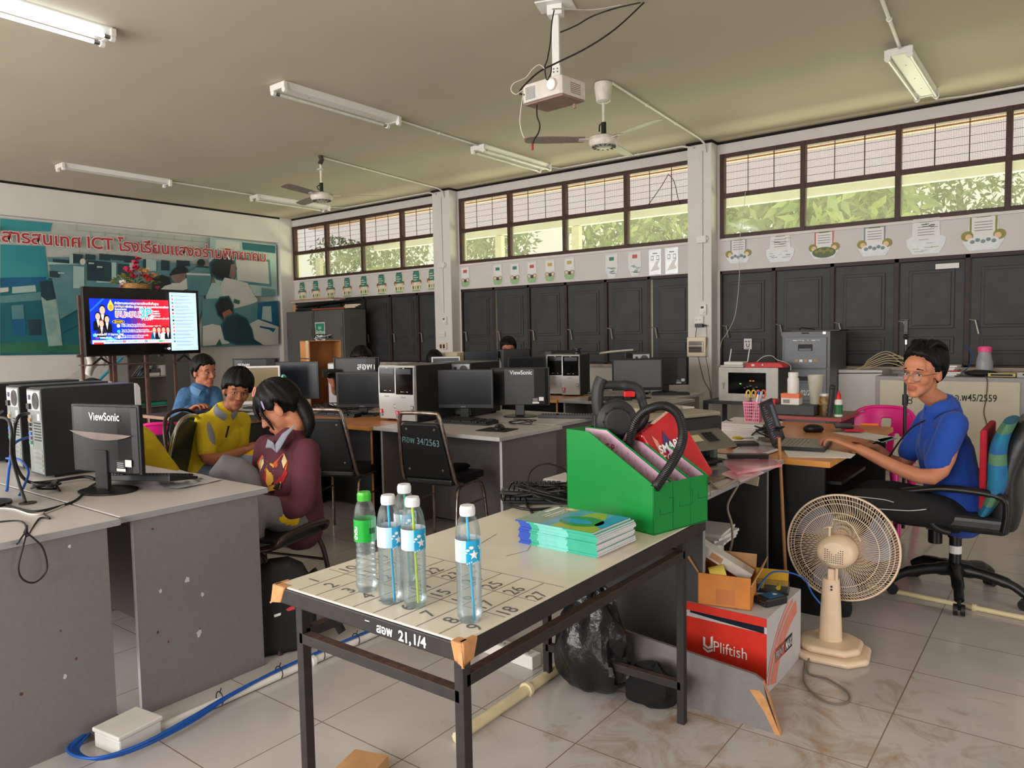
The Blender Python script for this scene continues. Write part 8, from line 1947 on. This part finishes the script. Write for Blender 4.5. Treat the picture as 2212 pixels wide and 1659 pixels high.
mb=MB();fr=[V(x,y,q)for x,y,q in((640,918,3.48),(622,940,3.45),(606,968,3.44),(598,978,3.45),(596,962,3.5),(612,938,3.52))];mb.poly(fr,gc);mb.poly([V(x,y,q)for x,y,q in((598,978,3.45),(586,968,3.47),(575,968,3.52),(580,950,3.56),(592,958,3.5))],gc);o=childof(b,mb,'collar');s_=o.modifiers.new('t','SOLIDIFY');s_.thickness=.006
mb=MB();fm=[M('print_gold',(222,170,70),.8),M('print_orange',(214,90,36),.8),M('print_red',(176,30,34),.8),M('print_cream',(228,200,150),.8),M('print_black',(30,22,24),.8)]
PR=[([(555,1000),(566,982),(575,996),(590,1008),(602,994),(612,978),(622,996),(618,1016),(590,1030),(562,1020)],1),([(552,1015),(572,1022),(585,1035),(578,1050),(556,1042)],2),([(592,1032),(615,1016),(622,1020),(612,1042),(594,1046)],2),([(576,1005),(585,1000),(592,1006),(590,1040),(580,1056),(574,1040)],0),([(557,1002),(568,986),(570,1000),(562,1018)],3),([(608,996),(614,980),(620,996),(612,1012)],3),([(553,1042),(575,1050),(600,1044),(608,1040),(604,1056),(580,1062),(558,1054)],0),([(588,1050),(602,1042),(610,1048),(600,1058),(584,1058)],4)]
def on_body(px,py,lift):
 dg=bpy.context.evaluated_depsgraph_get();v=at(px,py,d=1)-Vector((0,0,EYE));v.normalize();sh=[c for c in b.children if c.name.startswith('shirt')][0];mi=sh.matrix_world.inverted()
 ok,l,n_,_=sh.ray_cast(mi@Vector((0,0,EYE)),mi.to_3x3()@v);return(sh.matrix_world@l-v*lift)if ok else None
bpy.context.view_layer.update()
for k,(pts,m)in enumerate(PR):
 n=len(pts);cx,cy=sum(p[0]for p in pts)/n,sum(p[1]for p in pts)/n;c0=on_body(cx,cy,.003+.0008*k);ring=[on_body(x,y,.003+.0008*k)for x,y in pts]
 if c0 and all(ring):[mb.poly([c0,ring[i],ring[(i+1)%n]],fm[m])for i in range(n)]
if mb.v:childof(b,mb,'shirt_print')
# the boy in the yellow polo shirt
Jb=dict(neck=V(484,884,4.98),chest=V(466,935,5.0),pel=V(448,1025,5.02),ls=V(522,908,5.12),rs=V(440,912,4.92),re=V(448,990,4.80),rw=V(530,972,4.82),rh=V(556,962,4.86),le=V(516,975,5.12),lw=V(546,962,5.0),lh=V(562,956,4.96),rk=V(606,978,4.84),ra=V(622,1110,4.84),lk=V(590,985,5.14),la=V(596,1100,5.14))
b,T=person('boy in a yellow polo shirt leaning forward and looking at the camera',(V(511,846,4.92),-20,10,-12,.98),Jb,skin_b,[yel_cl,grey_tr],[bg_cl,yel_st],shirt_fn=lambda c:near(c,V(452,888,4.86),V(463,950,4.84),.033),tr_fn=lambda c:near(c,V(470,980,4.80),V(600,968,4.76),.038)|near(c,V(600,968,4.76),V(606,1040,4.76),.038),sleeve=.80,hair=lambda T,b:cap_hair(T,b,fringe=.040,vol=1.3,seed=4),hands=(1,1),curl=.7,look=(-.003,0))
collar_ring(b,V(487,884,4.95),(.35,-.1,1),-10,.066,.022,grey_tr,.3)
strip(b,'placket',[V(494,920,4.84),V(488,945,4.86)],.007,black_matte);pass
mb=MB();mb.T=TR(V(566,958,4.84),(.3,-.3,.4));mb.b2((-.07,-.036,-.004),(.07,.036,.004),black_gloss);tag(mb.build('phone',bevel=.003),'phone in the hands of the boy in yellow','phone')
# the boy in denim
Jd=dict(neck=V(430,838,6.0),chest=V(425,882,6.02),pel=V(425,985,6.1),ls=V(462,850,6.1),rs=V(402,853,5.95),re=V(386,905,5.85),rw=V(412,885,5.72),rh=V(428,876,5.68),le=V(470,905,6.0),lw=V(452,886,5.85),lh=V(440,880,5.8),rk=V(430,985,5.65),ra=V(440,1080,5.7),lk=V(470,985,5.8),la=V(475,1080,5.85))
b,T=person('boy in a denim shirt sitting behind the black desk',(V(441,805,5.98),8,4,0,.98),Jd,skin_b,[denim],[blk_cloth],sleeve=1.9,hair=lambda T,b:cap_hair(T,b,fringe=.058,vol=1.04,seed=6),look=(.002,0),vox=.0055)
collar_ring(b,V(431,840,5.98),(.1,-.05,1),0,.066,.024,M('denim_light',(96,138,178),.9),.5)
mb=MB();p=at(430,884,z=.76);mb.T=TR((p.x,p.y,.752),(0,0,.6));mb.b2((-.14,-.2,0),(.14,.22,.035),M('beige_canvas',(228,196,164),.85,var=.05,scale=12));mb.tube(spline([(-.1,-.22,.03),(-.05,-.3,.05),(.05,-.3,.05),(.1,-.22,.03)],6),.018,M('brown_strap',(96,44,36),.7),8);o=mb.build('tote_bag',bevel=.014,seg=3);tag(o,'beige canvas bag with brown strap lying before the denim boy','bag')
# slumped pupil in yellow, mostly hidden
Jh=dict(neck=V(250,905,4.35),chest=V(300,965,4.42),pel=V(352,1030,4.55),ls=V(285,940,4.25),rs=V(285,930,4.62),le=V(240,980,4.2),lw=V(200,950,4.2),lh=V(180,945,4.2),re=V(240,970,4.6),rw=V(200,950,4.5),rh=V(180,945,4.5),lk=V(270,1060,4.4),la=V(270,1200,4.45),rk=V(280,1050,4.7),ra=V(280,1190,4.75))
b,T=person('pupil in a yellow shirt slumped forward behind the left monitor',(V(205,874,4.35),205,40,0,.98),Jh,skin_b,[yel_cl],[bg_cl],sleeve=.85,eyes=False,hair=lambda T,b:cap_hair(T,b,fringe=.05,vol=1.05,seed=9),vox=.006)
# three pupils half hidden behind the far monitors
for k,(px,py,d,hd,lab,sc_)in enumerate(((781,786,6.75,-38,'dark haired pupil behind the scrawled monitor, holding up a black camera',1.05),(938,785,8.2,150,'dark haired pupil seen above the small silver edged monitor',.98),(1098,757,8.7,-50,'dark haired pupil whose head top shows in front of the shutters',1.05))):
 h=V(px,py,d);dn=Vector((0,0,-1));q=Vector((math.cos(math.radians(hd)),math.sin(math.radians(hd)),0));sd=Vector((-q.y,q.x,0));nk=h+dn*.17-q*.03;pe=Vector((h.x,h.y,.52))-q*.08
 J=dict(neck=nk,chest=nk+dn*.2-q*.02,pel=pe,ls=nk+sd*.17+dn*.07,rs=nk-sd*.17+dn*.07,lk=pe+q*.4+sd*.1,rk=pe+q*.4-sd*.1,la=Vector((pe.x,pe.y,.08))+q*.38+sd*.1,ra=Vector((pe.x,pe.y,.08))+q*.38-sd*.1)
 for s,g in(('l',1),('r',-1)):J[s+'e']=J[s+'s']+dn*.24+q*.08+sd*g*.04;J[s+'w']=J[s+'e']+q*.22+Vector((0,0,.06));J[s+'h']=J[s+'w']+q*.085
 if k==0:J['re']=V(728,850,6.6);J['rw']=V(720,832,6.45);J['rh']=V(713,815,6.42)
 b,T=person(lab,(h,hd,4,0,sc_),J,skin_b,[yel_cl if k else maroon],[bg_cl],sleeve=.85,eyes=(k!=1),hair=lambda T,b:cap_hair(T,b,fringe=.055,vol=1.08,seed=11+k),vox=.006,curl=.9)
mb=MB();mb.T=TR(V(712,807,6.36),(0,.2,-.6));mb.b2((-.03,-.06,-.03),(.03,.06,.035),black_matte);mb.lathe([(.028,.03),(.028,.07),(0,.07)],black_gloss,16,axis='x');tag(mb.build('camera',bevel=.006),'black camera held up beside the scrawled monitor','camera')
